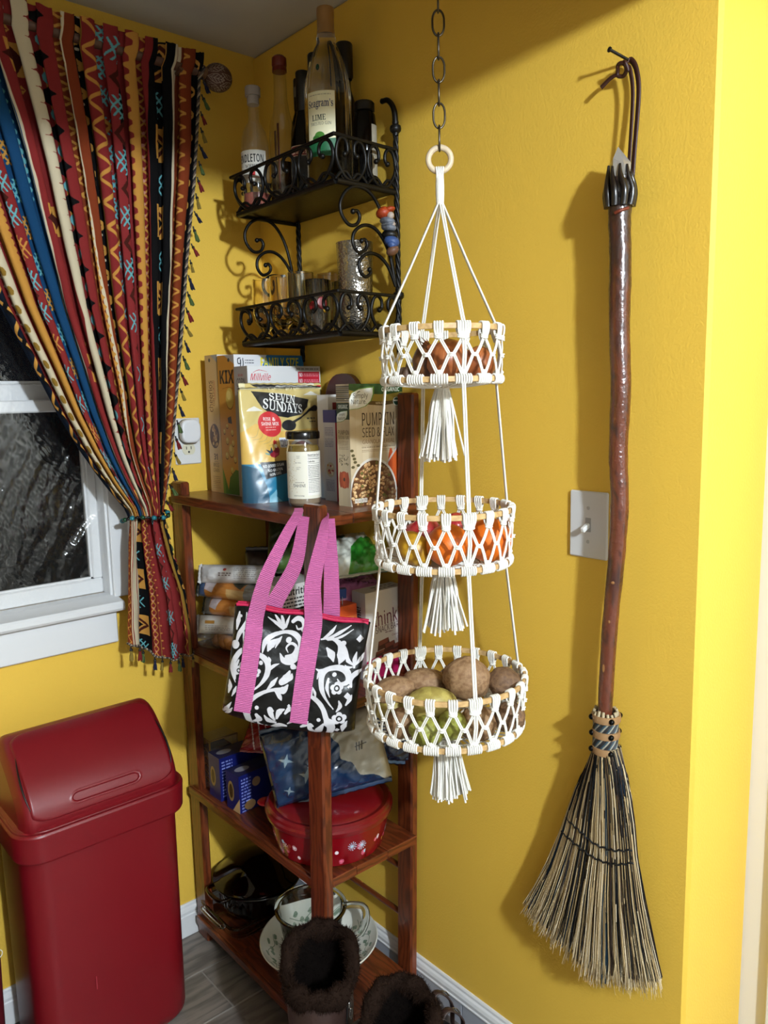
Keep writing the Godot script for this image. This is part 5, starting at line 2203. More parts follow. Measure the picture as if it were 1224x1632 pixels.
func boots():
	var fur := mat(Color(0.13, 0.09, 0.07), 1.0, 0.0, 0.1)
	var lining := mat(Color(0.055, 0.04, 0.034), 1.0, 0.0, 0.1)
	var hide := mat(Color(0.2, 0.13, 0.11), 0.5)
	bumpy(hide, noise_tex(0.08, 256, 4, 41), 0.05, 5.0)
	var sole := mat(Color(0.03, 0.028, 0.027), 0.7)
	var make := func(label: String, at: Vector3, turn: float, hb: float, hf: float, slouch: float, sd: int):
		var t := thing("boot", label, "boot", at, turn)
		var r := RandomNumberGenerator.new()
		r.seed = sd
		# local axes: +z is the toe; the shaft rises over the heel
		var shaft := func(k: float, a: float, grow: float):
			var f := 0.5 + 0.5 * sin(a)
			var top := lerpf(hb, hf, f) + 0.006 * sin(a * 3.0 + sd)
			var y := lerpf(0.075, top, k)
			var rx := lerpf(0.047, 0.066, pow(k, 0.8)) + grow
			var rz := lerpf(0.062, 0.083, pow(k, 0.8)) + grow
			var wr := 0.004 * sin(k * 17.0 + a * 2.0 + sd) * (1.0 - k)
			return Vector3(cos(a) * (rx + wr), y, sin(a) * (rz + wr) + 0.004 + slouch * k * k)
		var st := mb()
		grid(st, 40, 24, func(u, v): return shaft.call(v, -TAU * u, 0.0), true)
		# foot
		var rings := []
		for q in [[0.012, 0.047, 0.135, 0.055], [0.03, 0.049, 0.14, 0.056], [0.055, 0.047, 0.125, 0.042], [0.078, 0.046, 0.088, 0.018], [0.1, 0.046, 0.066, 0.006]]:
			var ring := PackedVector3Array()
			for i in 32:
				var a := TAU * i / 32
				ring.append(Vector3(cos(a) * q[1], q[0], -sin(a) * q[2] + q[3]))
			rings.append(ring)
		loft(st, rings, true, false)
		obj("upper", fin(st), hide, t)
		st = mb()
		rings = []
		for q in [[0.0, 0.048, 0.136], [0.004, 0.051, 0.141], [0.016, 0.051, 0.141], [0.019, 0.048, 0.137]]:
			var ring := PackedVector3Array()
			for i in 32:
				var a := TAU * i / 32
				ring.append(Vector3(cos(a) * q[1], q[0], -sin(a) * q[2] + 0.055))
			rings.append(ring)
		loft(st, rings)
		obj("sole", fin(st), sole, t)
		# rolled fur cuff with loose hair
		st = mb()
		var cuff := func(u: float, v: float):
			var a := -TAU * u
			var e := TAU * v
			var base: Vector3 = shaft.call(0.955, a, 0.0)
			var out := Vector3(cos(a), 0, sin(a))
			var rr := 0.014 + 0.003 * sin(a * 5.0 + sd) + 0.002 * sin(a * 11.0 + e * 2.0)
			return base + out * (cos(e) * rr * 0.9 - 0.003) + UPV * (sin(e) * rr * 1.35)
		grid(st, 60, 14, cuff, true)
		for i in 5200:
			var u := r.randf()
			var v := r.randf()
			var p: Vector3 = cuff.call(u, v)
			var c2: Vector3 = shaft.call(0.955, -TAU * u, 0.0)
			var n := (p - c2).normalized()
			var d := (n + Vector3(r.randf_range(-0.7, 0.7), r.randf_range(-0.9, 0.3), r.randf_range(-0.7, 0.7))).normalized()
			var w := n.cross(d).normalized() * 0.0007
			var l := r.randf_range(0.004, 0.0085)
			for w3 in [p - w, p + d * l, p + w]:
				st.set_uv(Vector2.ZERO)
				st.add_vertex(w3)
		var cf := obj("fur_cuff", fin(st), fur, t)
		cf.set_meta("kind", "stuff")
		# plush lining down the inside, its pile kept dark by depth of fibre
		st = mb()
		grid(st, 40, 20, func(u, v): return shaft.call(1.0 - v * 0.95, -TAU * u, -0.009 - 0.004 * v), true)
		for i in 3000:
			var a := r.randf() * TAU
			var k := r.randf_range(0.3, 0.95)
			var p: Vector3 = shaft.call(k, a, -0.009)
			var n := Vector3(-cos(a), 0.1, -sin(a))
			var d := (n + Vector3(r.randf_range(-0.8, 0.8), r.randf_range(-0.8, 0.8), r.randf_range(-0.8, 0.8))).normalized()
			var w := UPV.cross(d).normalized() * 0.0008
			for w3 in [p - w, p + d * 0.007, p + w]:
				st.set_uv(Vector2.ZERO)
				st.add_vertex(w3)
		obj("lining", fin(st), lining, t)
		# side zip: two rows of teeth on a tape, slider and pull
		var za := 0.62
		st = mb()
		var tape := []
		for i in 18:
			tape.append(shaft.call(0.1 + 0.8 * i / 17.0, za, 0.0012))
		tube(st, tape, 0.0042, 6, false, true, 0.35, Vector3(0, 0, 1))
		obj("zip_tape", fin(st), sole, t)
		st = mb()
		var p0: Vector3 = shaft.call(0.86, za, 0.005)
		var outw := Vector3(cos(za), 0, sin(za))
		box(st, Vector3(0.006, 0.012, 0.004), Transform3D(Basis(outw.cross(UPV), UPV, outw), p0), 0.001)
		tube(st, ring_pts(p0 + outw * 0.003 - UPV * 0.017, outw.cross(UPV) * 0.0032, UPV * 0.011, 18), 0.0011, 5, true)
		obj("zip_pull", fin(st), mat(Color(0.6, 0.58, 0.55), 0.25, 0.9), t)
		# curved seam
		st = mb()
		var seam := []
		for i in 20:
			seam.append(shaft.call(0.62 - 0.2 * sin(PI * i / 19.0), PI / 2 - 1.1 + 2.2 * i / 19.0, 0.0008))
		tube(st, seam, 0.0012, 5)
		obj("seam", fin(st), mat(Color(0.12, 0.085, 0.07), 0.6), t)
	make.call("dark brown fur-lined boot standing upright before the rack's middle post", Vector3(0.713, 0, 0.398), deg_to_rad(50), 0.392, 0.352, -0.012, 3)
	make.call("dark brown fur-lined boot slumped lower, nearest the right wall", Vector3(0.872, 0, 0.338), deg_to_rad(38), 0.345, 0.312, 0.01, 8)
	# a dark strappy shoe beyond the boots
	var s := thing("sandal", "dark strappy shoe with small buckles at the wall beside the boots", "shoe", Vector3(0.765, 0, 0.085), deg_to_rad(78))
	var st := mb()
	var rings := []
	for q in [[0.0, 0.034, 0.1], [0.005, 0.036, 0.104], [0.02, 0.036, 0.104], [0.024, 0.034, 0.1]]:
		var ring := PackedVector3Array()
		for i in 28:
			var a := TAU * i / 28
			ring.append(Vector3(cos(a) * q[1] * (1.0 + 0.12 * sin(a)), q[0], -sin(a) * q[2]))
		rings.append(ring)
	loft(st, rings)
	obj("sole", fin(st), sole, s)
	for k in 4:
		st = mb()
		var z := -0.07 + 0.042 * k
		var hh := 0.105 - 0.012 * k
		tube(st, smooth_path([Vector3(-0.036, 0.018, z), Vector3(-0.032, hh * 0.7, z), Vector3(0, hh, z - 0.008), Vector3(0.032, hh * 0.7, z), Vector3(0.036, 0.018, z)], 6), 0.009, 8, false, true, 0.3, Vector3(0, 0, 1))
		obj("strap", fin(st), hide, s)
		st = mb()
		var c := Vector3(0.02, hh * 0.93, z - 0.004)
		tube(st, [c + Vector3(-0.006, 0.003, -0.007), c + Vector3(0.006, -0.004, -0.007), c + Vector3(0.006, -0.004, 0.007), c + Vector3(-0.006, 0.003, 0.007)], 0.0013, 6, true)
		obj("buckle", fin(st), mat(Color(0.5, 0.46, 0.38), 0.3, 0.9), s)


# ---------------------------------------------------------------- groceries

func rgb8(r: int, g: int, b: int) -> Color:
	return Color(r / 255.0, g / 255.0, b / 255.0)


func pillow(w: float, h: float, d: float, crinkle := 0.004, sd := 1, foot := 0.0, ends := false) -> ArrayMesh:
	# a filled bag: face +z, crimped top and bottom seams; foot > 0 spreads the base
	var n := FastNoiseLite.new()
	n.seed = sd
	n.frequency = 6.0 / maxf(w, h)
	var st := mb()
	for side in [1.0, -1.0]:
		grid(st, 34, 34, func(u, v):
			var x: float = (u - 0.5) * side
			var y: float = v
			var sx := 1.0 - pow(absf(2.0 * x), 2.6)
			var sy := 1.0 - pow(absf(2.0 * y - 1.0), 3.2)
			if ends:
				sx = 1.0 - pow(absf(2.0 * x), 3.2)
				sy = 1.0 - pow(absf(2.0 * y - 1.0), 2.6)
			if foot > 0.0 and y < 0.5:
				sy = 1.0
			var t := d / 2.0 * (pow(maxf(sx, 0.0), 0.6) * sqrt(maxf(0.0, sy)) if ends else sqrt(maxf(0.0, sx)) * pow(maxf(sy, 0.0), 0.6))
			if foot > 0.0:
				t = t * lerpf(1.35, 0.12, smoothstep(0.0, 1.0, y))
			var c: float = n.get_noise_3d(x * w, y * h, side * 3.0)
			var c2: float = absf(n.get_noise_3d(x * w * 2.6, y * h * 1.4 + 9.0, side * 5.0))
			return Vector3(x * w * (1.0 - 0.06 * sx * sy), y * h, side * (t + (c * crinkle - c2 * crinkle * 1.3) * minf(1.0, 6.0 * sx * sy))), false, Vector2(0, 1) if side > 0 else Vector2(1, 1), Vector2(1, 0) if side > 0 else Vector2(0, 0))
	# serrated crimp strips
	for yy in ([0.0, 1.0] if foot == 0.0 else [1.0]):
		var pts := []
		for i in 25:
			if ends:
				pts.append(Vector3((yy - 0.5) * (w + 0.01) + 0.0012 * (i % 2), i / 24.0 * h * 0.98, 0.0008 * sin(i * 1.1)))
				continue
			pts.append(Vector3((i / 24.0 - 0.5) * w * 0.985, yy * h + (0.004 if yy > 0.5 else -0.004) + 0.0012 * (i % 2), 0.0008 * sin(i * 1.1)))
		tube(st, pts, 0.0055, 6, false, true, 0.16, Vector3(1, 0, 0) if ends else UPV)
	return fin(st)


func bag(called: String, label: String, category: String, at: Vector3, basis: Basis, shape: ArrayMesh, m: Material) -> Node3D:
	var t := thing(called, label, category, at)
	var o := obj("wrapper", shape, m, t)
	o.basis = basis
	return t


func foil(im: Image, rough := 0.3) -> StandardMaterial3D:
	var m := tex_mat(im, rough)
	m.metallic_specular = 0.7
	return m


func top_shelf_groceries():
	var B := font("bold")
	var S := font("sans")
	var R := font("serifbold")
	var Y := 1.186
	# tan oat cereal
	var a := Art.new(0.06 + 0.193, 0.06 + 0.333, 1500.0, rgb8(196, 160, 112))
	a.at(0.0, 0.06)
	a.text(-0.018, 0.088, 0.075, 0.021, "cheerios", rgb8(84, 40, 24), S, -90)
	a.text(0.004, 0.0865, 0.06, 0.0095, "Oat Crunch", rgb8(120, 62, 30), S, -90)
	a.rect(0.0415, 0.062, 0.0012, 0.045, rgb8(190, 40, 36))
	a.poly([Vector2(0.06, 0.0), Vector2(0.06, 0.02), Vector2(0.028, 0.0)], rgb8(160, 155, 150))
	a.disc(0.022, 0.012, 0.0045, 0.0045, rgb8(70, 66, 64))
	a.disc(0.03, 0.195, 0.023, 0.03, rgb8(90, 62, 48))
	for i in 26:
		var g := rng.randf() * TAU
		var k := sqrt(rng.randf())
		a.disc(0.03 + cos(g) * k * 0.018, 0.195 + sin(g) * k * 0.024, 0.0042, 0.0042, [rgb8(196, 158, 104), rgb8(168, 122, 78), rgb8(120, 84, 58)][i % 3], 10)
	a.text(0.022, 0.238, 0.017, 0.015, "31", rgb8(70, 48, 34), B)
	a.rect(0.022, 0.257, 0.018, 0.001, rgb8(84, 60, 44))
	a.text(0.016, 0.261, 0.028, 0.0095, "WHOLE", rgb8(70, 48, 34), S)
	a.text(0.016, 0.274, 0.028, 0.0095, "GRAIN", rgb8(70, 48, 34), S)
	scribble(a, 0.012, 0.294, 0.036, 7, 0.0016, 0.0045, rgb8(120, 92, 66))
	a.at(0.06, 0.06)
	a.rect(0, 0, 0.193, 0.333, rgb8(205, 172, 122))
	a.rect(0, 0, 0.193, 0.014, rgb8(225, 222, 216))
	a.rect(0, 0.2, 0.004, 0.05, rgb8(70, 130, 160))
	var t := thing("cereal_box", "tan oat cereal box, leftmost of the row on the top shelf", "cereal box", Vector3(0.077, Y, 0.11), 0, "")
	carton("carton", Vector3(0.06, 0.333, 0.193), tex_mat(a.im, 0.45), t)
	# orange corn puff cereal
	a = Art.new(0.076 + 0.197, 0.076 + 0.329, 1500.0, rgb8(186, 122, 46))
	a.at(0.0, 0.076)
	for i in 16:
		a.rect(0, i * 0.021, 0.076, 0.0212, rgb8(190, 126, 48).lerp(rgb8(206, 146, 62), i / 15.0))
	a.poly([Vector2(0.03, 0.0), Vector2(0.076, 0.0), Vector2(0.076, 0.022)], rgb8(160, 150, 140))
	a.disc(0.052, 0.012, 0.0045, 0.0045, rgb8(60, 56, 52))
	a.text(0.008, 0.035, 0.064, 0.031, "KIX", rgb8(28, 24, 40), B)
	a.stroke([Vector2(0.018, 0.078), Vector2(0.044, 0.074), Vector2(0.068, 0.078)], 0.0014, rgb8(150, 100, 30))
	for q in [[0.05, 0.1, 0.018, 0.024], [0.046, 0.223, 0.012, 0.015], [0.03, 0.2, 0.0065, 0.008], [0.056, 0.205, 0.006, 0.007], [0.018, 0.178, 0.005, 0.006], [0.054, 0.18, 0.006, 0.007], [0.025, 0.235, 0.007, 0.008], [0.062, 0.244, 0.0065, 0.007], [0.046, 0.27, 0.007, 0.008], [0.032, 0.165, 0.005, 0.005]]:
		a.disc(q[0], q[1] + 0.003, q[2], q[3], rgb8(120, 76, 24))
		a.disc(q[0], q[1], q[2], q[3], rgb8(196, 164, 78))
		a.disc(q[0] - q[2] * 0.25, q[1] - q[3] * 0.3, q[2] * 0.5, q[3] * 0.45, rgb8(216, 190, 112))
	a.poly([Vector2(0.036, 0.146), Vector2(0.052, 0.142), Vector2(0.055, 0.16), Vector2(0.038, 0.158)], rgb8(52, 46, 60))
	a.poly([Vector2(0.0, 0.265), Vector2(0.012, 0.29), Vector2(0.022, 0.329), Vector2(0.0, 0.329)], rgb8(110, 146, 60))
	a.poly([Vector2(0.022, 0.329), Vector2(0.034, 0.288), Vector2(0.062, 0.268), Vector2(0.076, 0.27), Vector2(0.076, 0.329)], rgb8(58, 104, 44))
	a.poly([Vector2(0.004, 0.272), Vector2(0.03, 0.329), Vector2(0.012, 0.329)], rgb8(72, 122, 50))
	a.at(0.076, 0.076)
	a.rect(0, 0, 0.197, 0.329, rgb8(206, 150, 60))
	a.rect(0, 0, 0.197, 0.04, rgb8(224, 224, 226))
	a.poly([Vector2(0.07, 0.04), Vector2(0.09, 0.0), Vector2(0.197, 0.0), Vector2(0.197, 0.04)], rgb8(38, 118, 176))
	a.text(0.073, 0.006, 0.108, 0.022, "FAMILY SIZE", rgb8(238, 220, 48), B)
	a.stroke(smooth_path([Vector2(0.018, 0.008), Vector2(0.011, 0.01), Vector2(0.011, 0.02), Vector2(0.018, 0.02), Vector2(0.018, 0.012), Vector2(0.017, 0.03), Vector2(0.01, 0.032)], 4), 0.0022, rgb8(20, 22, 40))
	a.stroke(smooth_path([Vector2(0.024, 0.008), Vector2(0.025, 0.022), Vector2(0.021, 0.034), Vector2(0.016, 0.03)], 4), 0.002, rgb8(20, 22, 40))
	scribble(a, 0.03, 0.012, 0.024, 2, 0.002, 0.006, rgb8(90, 90, 100))
	t = thing("cereal_box", "orange corn puff cereal box with white and blue family size band", "cereal box", Vector3(0.152, Y, 0.1115))
	carton("carton", Vector3(0.076, 0.329, 0.197), tex_mat(a.im, 0.45), t)
	# white corn flake box
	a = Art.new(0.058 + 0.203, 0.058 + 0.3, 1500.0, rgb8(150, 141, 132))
	a.at(0.0, 0.058)
	a.text(0.018, 0.0165, 0.02, 0.006, "Millville", rgb8(150, 40, 44), S)
	a.text(0.011, 0.027, 0.036, 0.019, "CORN", rgb8(34, 30, 30), S)
	a.text(0.011, 0.05, 0.04, 0.017, "FLAKES", rgb8(34, 30, 30), S)
	a.rect(0.015, 0.08, 0.032, 0.152, rgb8(108, 102, 98))
	a.disc(0.032, 0.262, 0.007, 0.007, rgb8(80, 74, 70))
	a.disc(0.032, 0.262, 0.004, 0.004, rgb8(150, 141, 132))
	a.rect(0.024, 0.272, 0.015, 0.005, rgb8(70, 64, 62))
	a.at(0.058, 0.058)
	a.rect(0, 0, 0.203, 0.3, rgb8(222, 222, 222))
	a.text(0.009, 0.0165, 0.053, 0.0165, "Millville", rgb8(198, 34, 52), S, 0, 0.25)
	a.stroke(smooth_path([Vector2(0.014, 0.0155), Vector2(0.03, 0.0095), Vector2(0.052, 0.013)], 5), [0.0004, 0.0012, 0.0004], rgb8(198, 34, 52))
	a.rect(0.131, 0.001, 0.072, 0.0105, rgb8(176, 170, 166))
	scribble(a, 0.134, 0.0045, 0.064, 1, 0.0036, 0.004, rgb8(120, 112, 108))
	a.rect(0.138, 0.013, 0.062, 0.03, rgb8(196, 30, 54))
	for k in 2:
		a.text(0.141, 0.0155 + k * 0.014, 0.0095, 0.0095, "NO", rgb8(240, 236, 236), B)
		scribble(a, 0.154, 0.017 + k * 0.014, 0.043, 2, 0.0022, 0.0042, rgb8(236, 160, 170))
	a.disc(0.1, 0.19, 0.08, 0.07, rgb8(206, 160, 80))
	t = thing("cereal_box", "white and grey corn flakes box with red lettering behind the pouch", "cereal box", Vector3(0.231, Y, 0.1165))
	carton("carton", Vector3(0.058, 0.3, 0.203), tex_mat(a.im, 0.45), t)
	# muesli pouch
	a = Art.new(0.222, 0.255, 2600.0, rgb8(214, 192, 122))
	var P := func(x, y): return Vector2((x - 10.0) / 775.0 * 0.222, (y - 170.0) / 1000.0 * 0.255)
	var pp := func(flat: Array, c: Color):
		var out := []
		for i in range(0, flat.size(), 2):
			out.append(P.call(flat[i], flat[i + 1]))
		a.poly(out, c)
	var tx := func(x: float, y: float, w: float, h: float, s: String, c: Color, f: Font, turn := 0.0):
		var p: Vector2 = P.call(x, y)
		a.text(p.x, p.y, w / 775.0 * 0.222, h / 1000.0 * 0.255, s, c, f, turn)
	pp.call([0, 560, 120, 480, 300, 560, 790, 540, 790, 860, 0, 860], rgb8(226, 184, 92))
	pp.call([80, 350, 130, 330, 200, 372, 60, 372], rgb8(238, 234, 222))
	pp.call([600, 240, 680, 205, 760, 245], rgb8(238, 234, 222))
	pp.call([0, 830, 790, 830, 790, 1180, 0, 1180], rgb8(36, 128, 164))
	pp.call([0, 830, 90, 870, 140, 1020, 160, 1180, 0, 1180], rgb8(22, 78, 104))
	pp.call([160, 1110, 215, 1060, 210, 1120, 270, 1180, 150, 1180], rgb8(120, 180, 200))
	pp.call([300, 860, 420, 930, 330, 1180, 520, 1180, 480, 900], rgb8(24, 104, 140))
	for k in 5:
		var p1: Vector2 = P.call(40 + 40 * k, 600 + 20 * k)
		var p2: Vector2 = P.call(150 + 40 * k, 500 + 10 * k)
		a.stroke(smooth_path([p1, (p1 + p2) / 2 + Vector2(0.004, 0.01), p2], 5), 0.0012, rgb8(190, 160, 96))
	pp.call([118, 198, 400, 225, 655, 282, 640, 350, 560, 415, 430, 440, 300, 418, 200, 350], rgb8(26, 30, 36))
	tx.call(275, 218, 110, 60, "SE", rgb8(244, 244, 240), R, 3)
	tx.call(380, 232, 145, 74, "VEN", rgb8(244, 244, 240), R, 8)
	tx.call(208, 278, 190, 92, "SUN", rgb8(244, 244, 240), R, 10)
	tx.call(370, 312, 215, 84, "DAYS", rgb8(244, 244, 240), R, 6)
	a.disc(P.call(248, 490).x, P.call(248, 490).y, 0.0305, 0.0285, rgb8(210, 46, 54), 40)
	tx.call(192, 430, 108, 30, "RISE &", rgb8(246, 240, 236), B, 3)
	tx.call(170, 472, 156, 30, "SHINE MIX", rgb8(246, 240, 236), B, 2)
	scribble(a, P.call(200, 514).x, P.call(200, 514).y, 0.026, 2, 0.0018, 0.0058, rgb8(236, 190, 180))
	a.disc(P.call(428, 508).x, P.call(428, 508).y, 0.0205, 0.0125, rgb8(26, 30, 36), 30)
	a.stroke([P.call(480, 480), P.call(580, 430), P.call(660, 375), P.call(715, 362)], [0.006, 0.0035, 0.006, 0.0145], rgb8(26, 30, 36))
	scribble(a, P.call(618, 446).x, P.call(618, 446).y, 0.025, 1, 0.0036, 0.004, rgb8(90, 84, 70))
	scribble(a, P.call(640, 478).x, P.call(640, 478).y, 0.02, 1, 0.0022, 0.004, rgb8(70, 64, 56))
	# rooster
	pp.call([190, 745, 215, 725, 245, 718, 262, 668, 280, 690, 292, 712, 280, 760, 240, 785, 205, 772], rgb8(150, 26, 44))
	pp.call([170, 708, 205, 722, 222, 686, 226, 734, 196, 745], rgb8(32, 52, 74))
	pp.call([158, 735, 200, 745, 190, 760, 165, 750], rgb8(120, 160, 150))
	pp.call([246, 640, 262, 626, 270, 640, 280, 630, 274, 668, 262, 678, 246, 664], rgb8(206, 44, 44))
	a.disc(P.call(262, 682).x, P.call(262, 682).y, 0.0036, 0.0046, rgb8(240, 226, 200))
	a.stroke([P.call(238, 782), P.call(236, 815)], 0.0014, rgb8(170, 90, 40))
	a.poly([P.call(306, 612), P.call(398, 614), P.call(396, 704), P.call(304, 698)], rgb8(236, 238, 244))
	tx.call(316, 628, 68, 19, "KEEP", rgb8(40, 52, 96), B)
	tx.call(336, 652, 28, 17, "IT", rgb8(40, 52, 96), B)
	tx.call(316, 674, 68, 19, "REAL", rgb8(40, 52, 96), B)
	a.disc(P.call(520, 820).x, P.call(520, 820).y, 0.0455, 0.05, rgb8(186, 182, 178), 40)
	a.disc(P.call(522, 820).x, P.call(522, 820).y, 0.039, 0.043, rgb8(120, 60, 64), 40)
	for i in 60:
		var g := rng.randf() * TAU
		var k := sqrt(rng.randf()) * 0.036
		a.disc(P.call(522, 820).x + cos(g) * k, P.call(522, 820).y + sin(g) * k, 0.004, 0.0032, [rgb8(150, 80, 70), rgb8(190, 150, 110), rgb8(110, 36, 50)][i % 3], 9)
	pp.call([112, 818, 335, 812, 330, 922, 140, 965], rgb8(22, 26, 32))
	tx.call(128, 836, 180, 26, "NO ADDED SUGAR", rgb8(240, 240, 236), B, -3)
	tx.call(160, 876, 130, 24, "NO GLUTEN", rgb8(240, 240, 236), B, -4)
	tx.call(170, 910, 102, 24, "NON GMO", rgb8(240, 240, 236), B, -6)
	a.rect(0, 0, 0.222, 0.004, rgb8(232, 222, 180))
	t = bag("cereal_pouch", "upright muesli pouch with black banner, rooster and blue base", "pouch", Vector3(0.314, Y, 0.165), Basis.from_euler(Vector3(0, PI / 2, 0)), pillow(0.222, 0.25, 0.07, 0.0035, 5, 0.4), foil(a.im, 0.35))
	# sesame paste jar
	t = thing("jar", "tall glass jar with cream label and black lid behind the middle post", "jar", Vector3(0.45, Y, 0.207))
	var st := mb()
	lathe(st, [Vector2(0, 0.0), Vector2(0.03, 0.0), Vector2(0.0345, 0.006), Vector2(0.035, 0.02), Vector2(0.035, 0.12), Vector2(0.032, 0.131), Vector2(0.031, 0.142), Vector2(0, 0.142)], 36)
	obj("glass", fin(st), pane(Color(0.95, 0.97, 0.95), 0.02), t)
	st = mb()
	lathe(st, [Vector2(0, 0.003), Vector2(0.029, 0.003), Vector2(0.0335, 0.008), Vector2(0.0338, 0.02), Vector2(0.0338, 0.11), Vector2(0, 0.11)], 32)
	obj("paste", fin(st), mat(Color(0.52, 0.45, 0.36), 0.5), t)
	st = mb()
	lathe(st, [Vector2(0, 0.1102), Vector2(0.0336, 0.1102), Vector2(0.0336, 0.122), Vector2(0.031, 0.1285), Vector2(0, 0.1285)], 32)
	obj("oil", fin(st), mat(Color(0.42, 0.33, 0.06), 0.15), t)
	st = mb()
	lathe(st, [Vector2(0.033, 0.141), Vector2(0.0355, 0.1415), Vector2(0.036, 0.144), Vector2(0.036, 0.154), Vector2(0.0345, 0.157), Vector2(0.03, 0.1565), Vector2(0, 0.156)], 40)
	var lid := mat(Color(0.015, 0.015, 0.017), 0.2)
	obj("lid", fin(st), lid, t)
	a = Art.new(0.12, 0.098, 4200.0, rgb8(226, 222, 206))
	for i in 70:
		var g := pow(rng.randf(), 1.6)
		a.disc(0.022 + g * 0.022, 0.014 + rng.randf() * 0.07, 0.0007, 0.0011, rgb8(190, 172, 130), 8)
	a.text(0.045, 0.008, 0.007, 0.0022, "NON", rgb8(110, 104, 96), S)
	a.text(0.045, 0.0115, 0.007, 0.0022, "GMO", rgb8(110, 104, 96), S)
	a.text(0.042, 0.0215, 0.013, 0.0022, "NATURAL", rgb8(110, 104, 96), S)
	a.text(0.044, 0.031, 0.009, 0.0022, "GLUTEN", rgb8(110, 104, 96), S)
	a.text(0.044, 0.0345, 0.007, 0.0022, "FREE", rgb8(110, 104, 96), S)
	scribble(a, 0.0395, 0.063, 0.02, 1, 0.0014, 0.003, rgb8(110, 104, 96))
	a.text(0.035, 0.067, 0.027, 0.0062, "TAHINI", rgb8(28, 26, 26), S)
	a.text(0.037, 0.09, 0.022, 0.0034, "NET WT 16 OZ (454g)", rgb8(60, 56, 54), S)
	a.rect(0.0675, 0.003, 0.0365, 0.088, rgb8(234, 232, 224))
	a.text(0.069, 0.005, 0.033, 0.0042, "Nutrition Facts", rgb8(20, 20, 20), B)
	a.rect(0.069, 0.0145, 0.033, 0.001, rgb8(20, 20, 20))
	a.text(0.069, 0.0185, 0.016, 0.0038, "Calories", rgb8(20, 20, 20), B)
	a.rect(0.069, 0.0245, 0.033, 0.0006, rgb8(20, 20, 20))
	scribble(a, 0.069, 0.0105, 0.03, 1, 0.001, 0.003, rgb8(90, 90, 90))
	scribble(a, 0.069, 0.0285, 0.031, 8, 0.0012, 0.0034, rgb8(70, 70, 70))
	a.rect(0.069, 0.057, 0.033, 0.0009, rgb8(20, 20, 20))
	scribble(a, 0.069, 0.06, 0.031, 8, 0.0011, 0.0034, rgb8(110, 110, 110))
	st = mb()
	var mid := deg_to_rad(-35.0)
	lathe(st, [Vector2(0.0353, 0.018), Vector2(0.0353, 0.116)], 40, Transform3D(), 40.0, Rect2(0, 0, 1, 1), mid - 1.7, mid + 1.7)
	obj("label", fin(st), tex_mat(a.im, 0.5), t)
	# slim white and blue box
	a = Art.new(0.045 + 0.112, 0.045 + 0.199, 1800.0, rgb8(196, 198, 206))
	a.at(0, 0.045)
	a.rect(0, 0, 0.045, 0.027, rgb8(36, 46, 120))
	for g in [[0.038, 6], [0.062, 6], [0.152, 8]]:
		scribble(a, 0.005, g[0], 0.03, g[1], 0.0013, 0.0033, rgb8(110, 112, 150))
	a.disc(0.022, 0.13, 0.015, 0.0165, rgb8(188, 180, 160))
	for i in 14:
		a.disc(0.022 + rng.randf_range(-0.01, 0.01), 0.13 + rng.randf_range(-0.01, 0.01), 0.0035, 0.0025, [rgb8(190, 140, 90), rgb8(150, 50, 50), rgb8(230, 220, 200)][i % 3], 8)
	a.rect(0.0425, 0.027, 0.0025, 0.172, rgb8(186, 40, 60))
	a.at(0.045, 0.045)
	a.rect(0, 0, 0.112, 0.027, rgb8(36, 46, 120))
	a.rect(0, 0.027, 0.03, 0.172, rgb8(186, 40, 60))
	t = thing("cracker_box", "slim white box with dark blue top beside the granola box", "box", Vector3(0.437, Y, 0.07))
	carton("carton", Vector3(0.045, 0.199, 0.112), tex_mat(a.im, 0.45), t)
	a = Art.new(0.04 + 0.09, 0.04 + 0.232, 800.0, rgb8(214, 212, 210))
	a.at(0.04, 0.04)
	a.rect(0.012, 0.018, 0.078, 0.2, rgb8(120, 26, 40))
	t = thing("tea_box", "white box with dark red panel tucked behind the slim blue box", "box", Vector3(0.389, Y, 0.062))
	carton("carton", Vector3(0.04, 0.232, 0.09), tex_mat(a.im, 0.45), t)
	granola_box(Y)


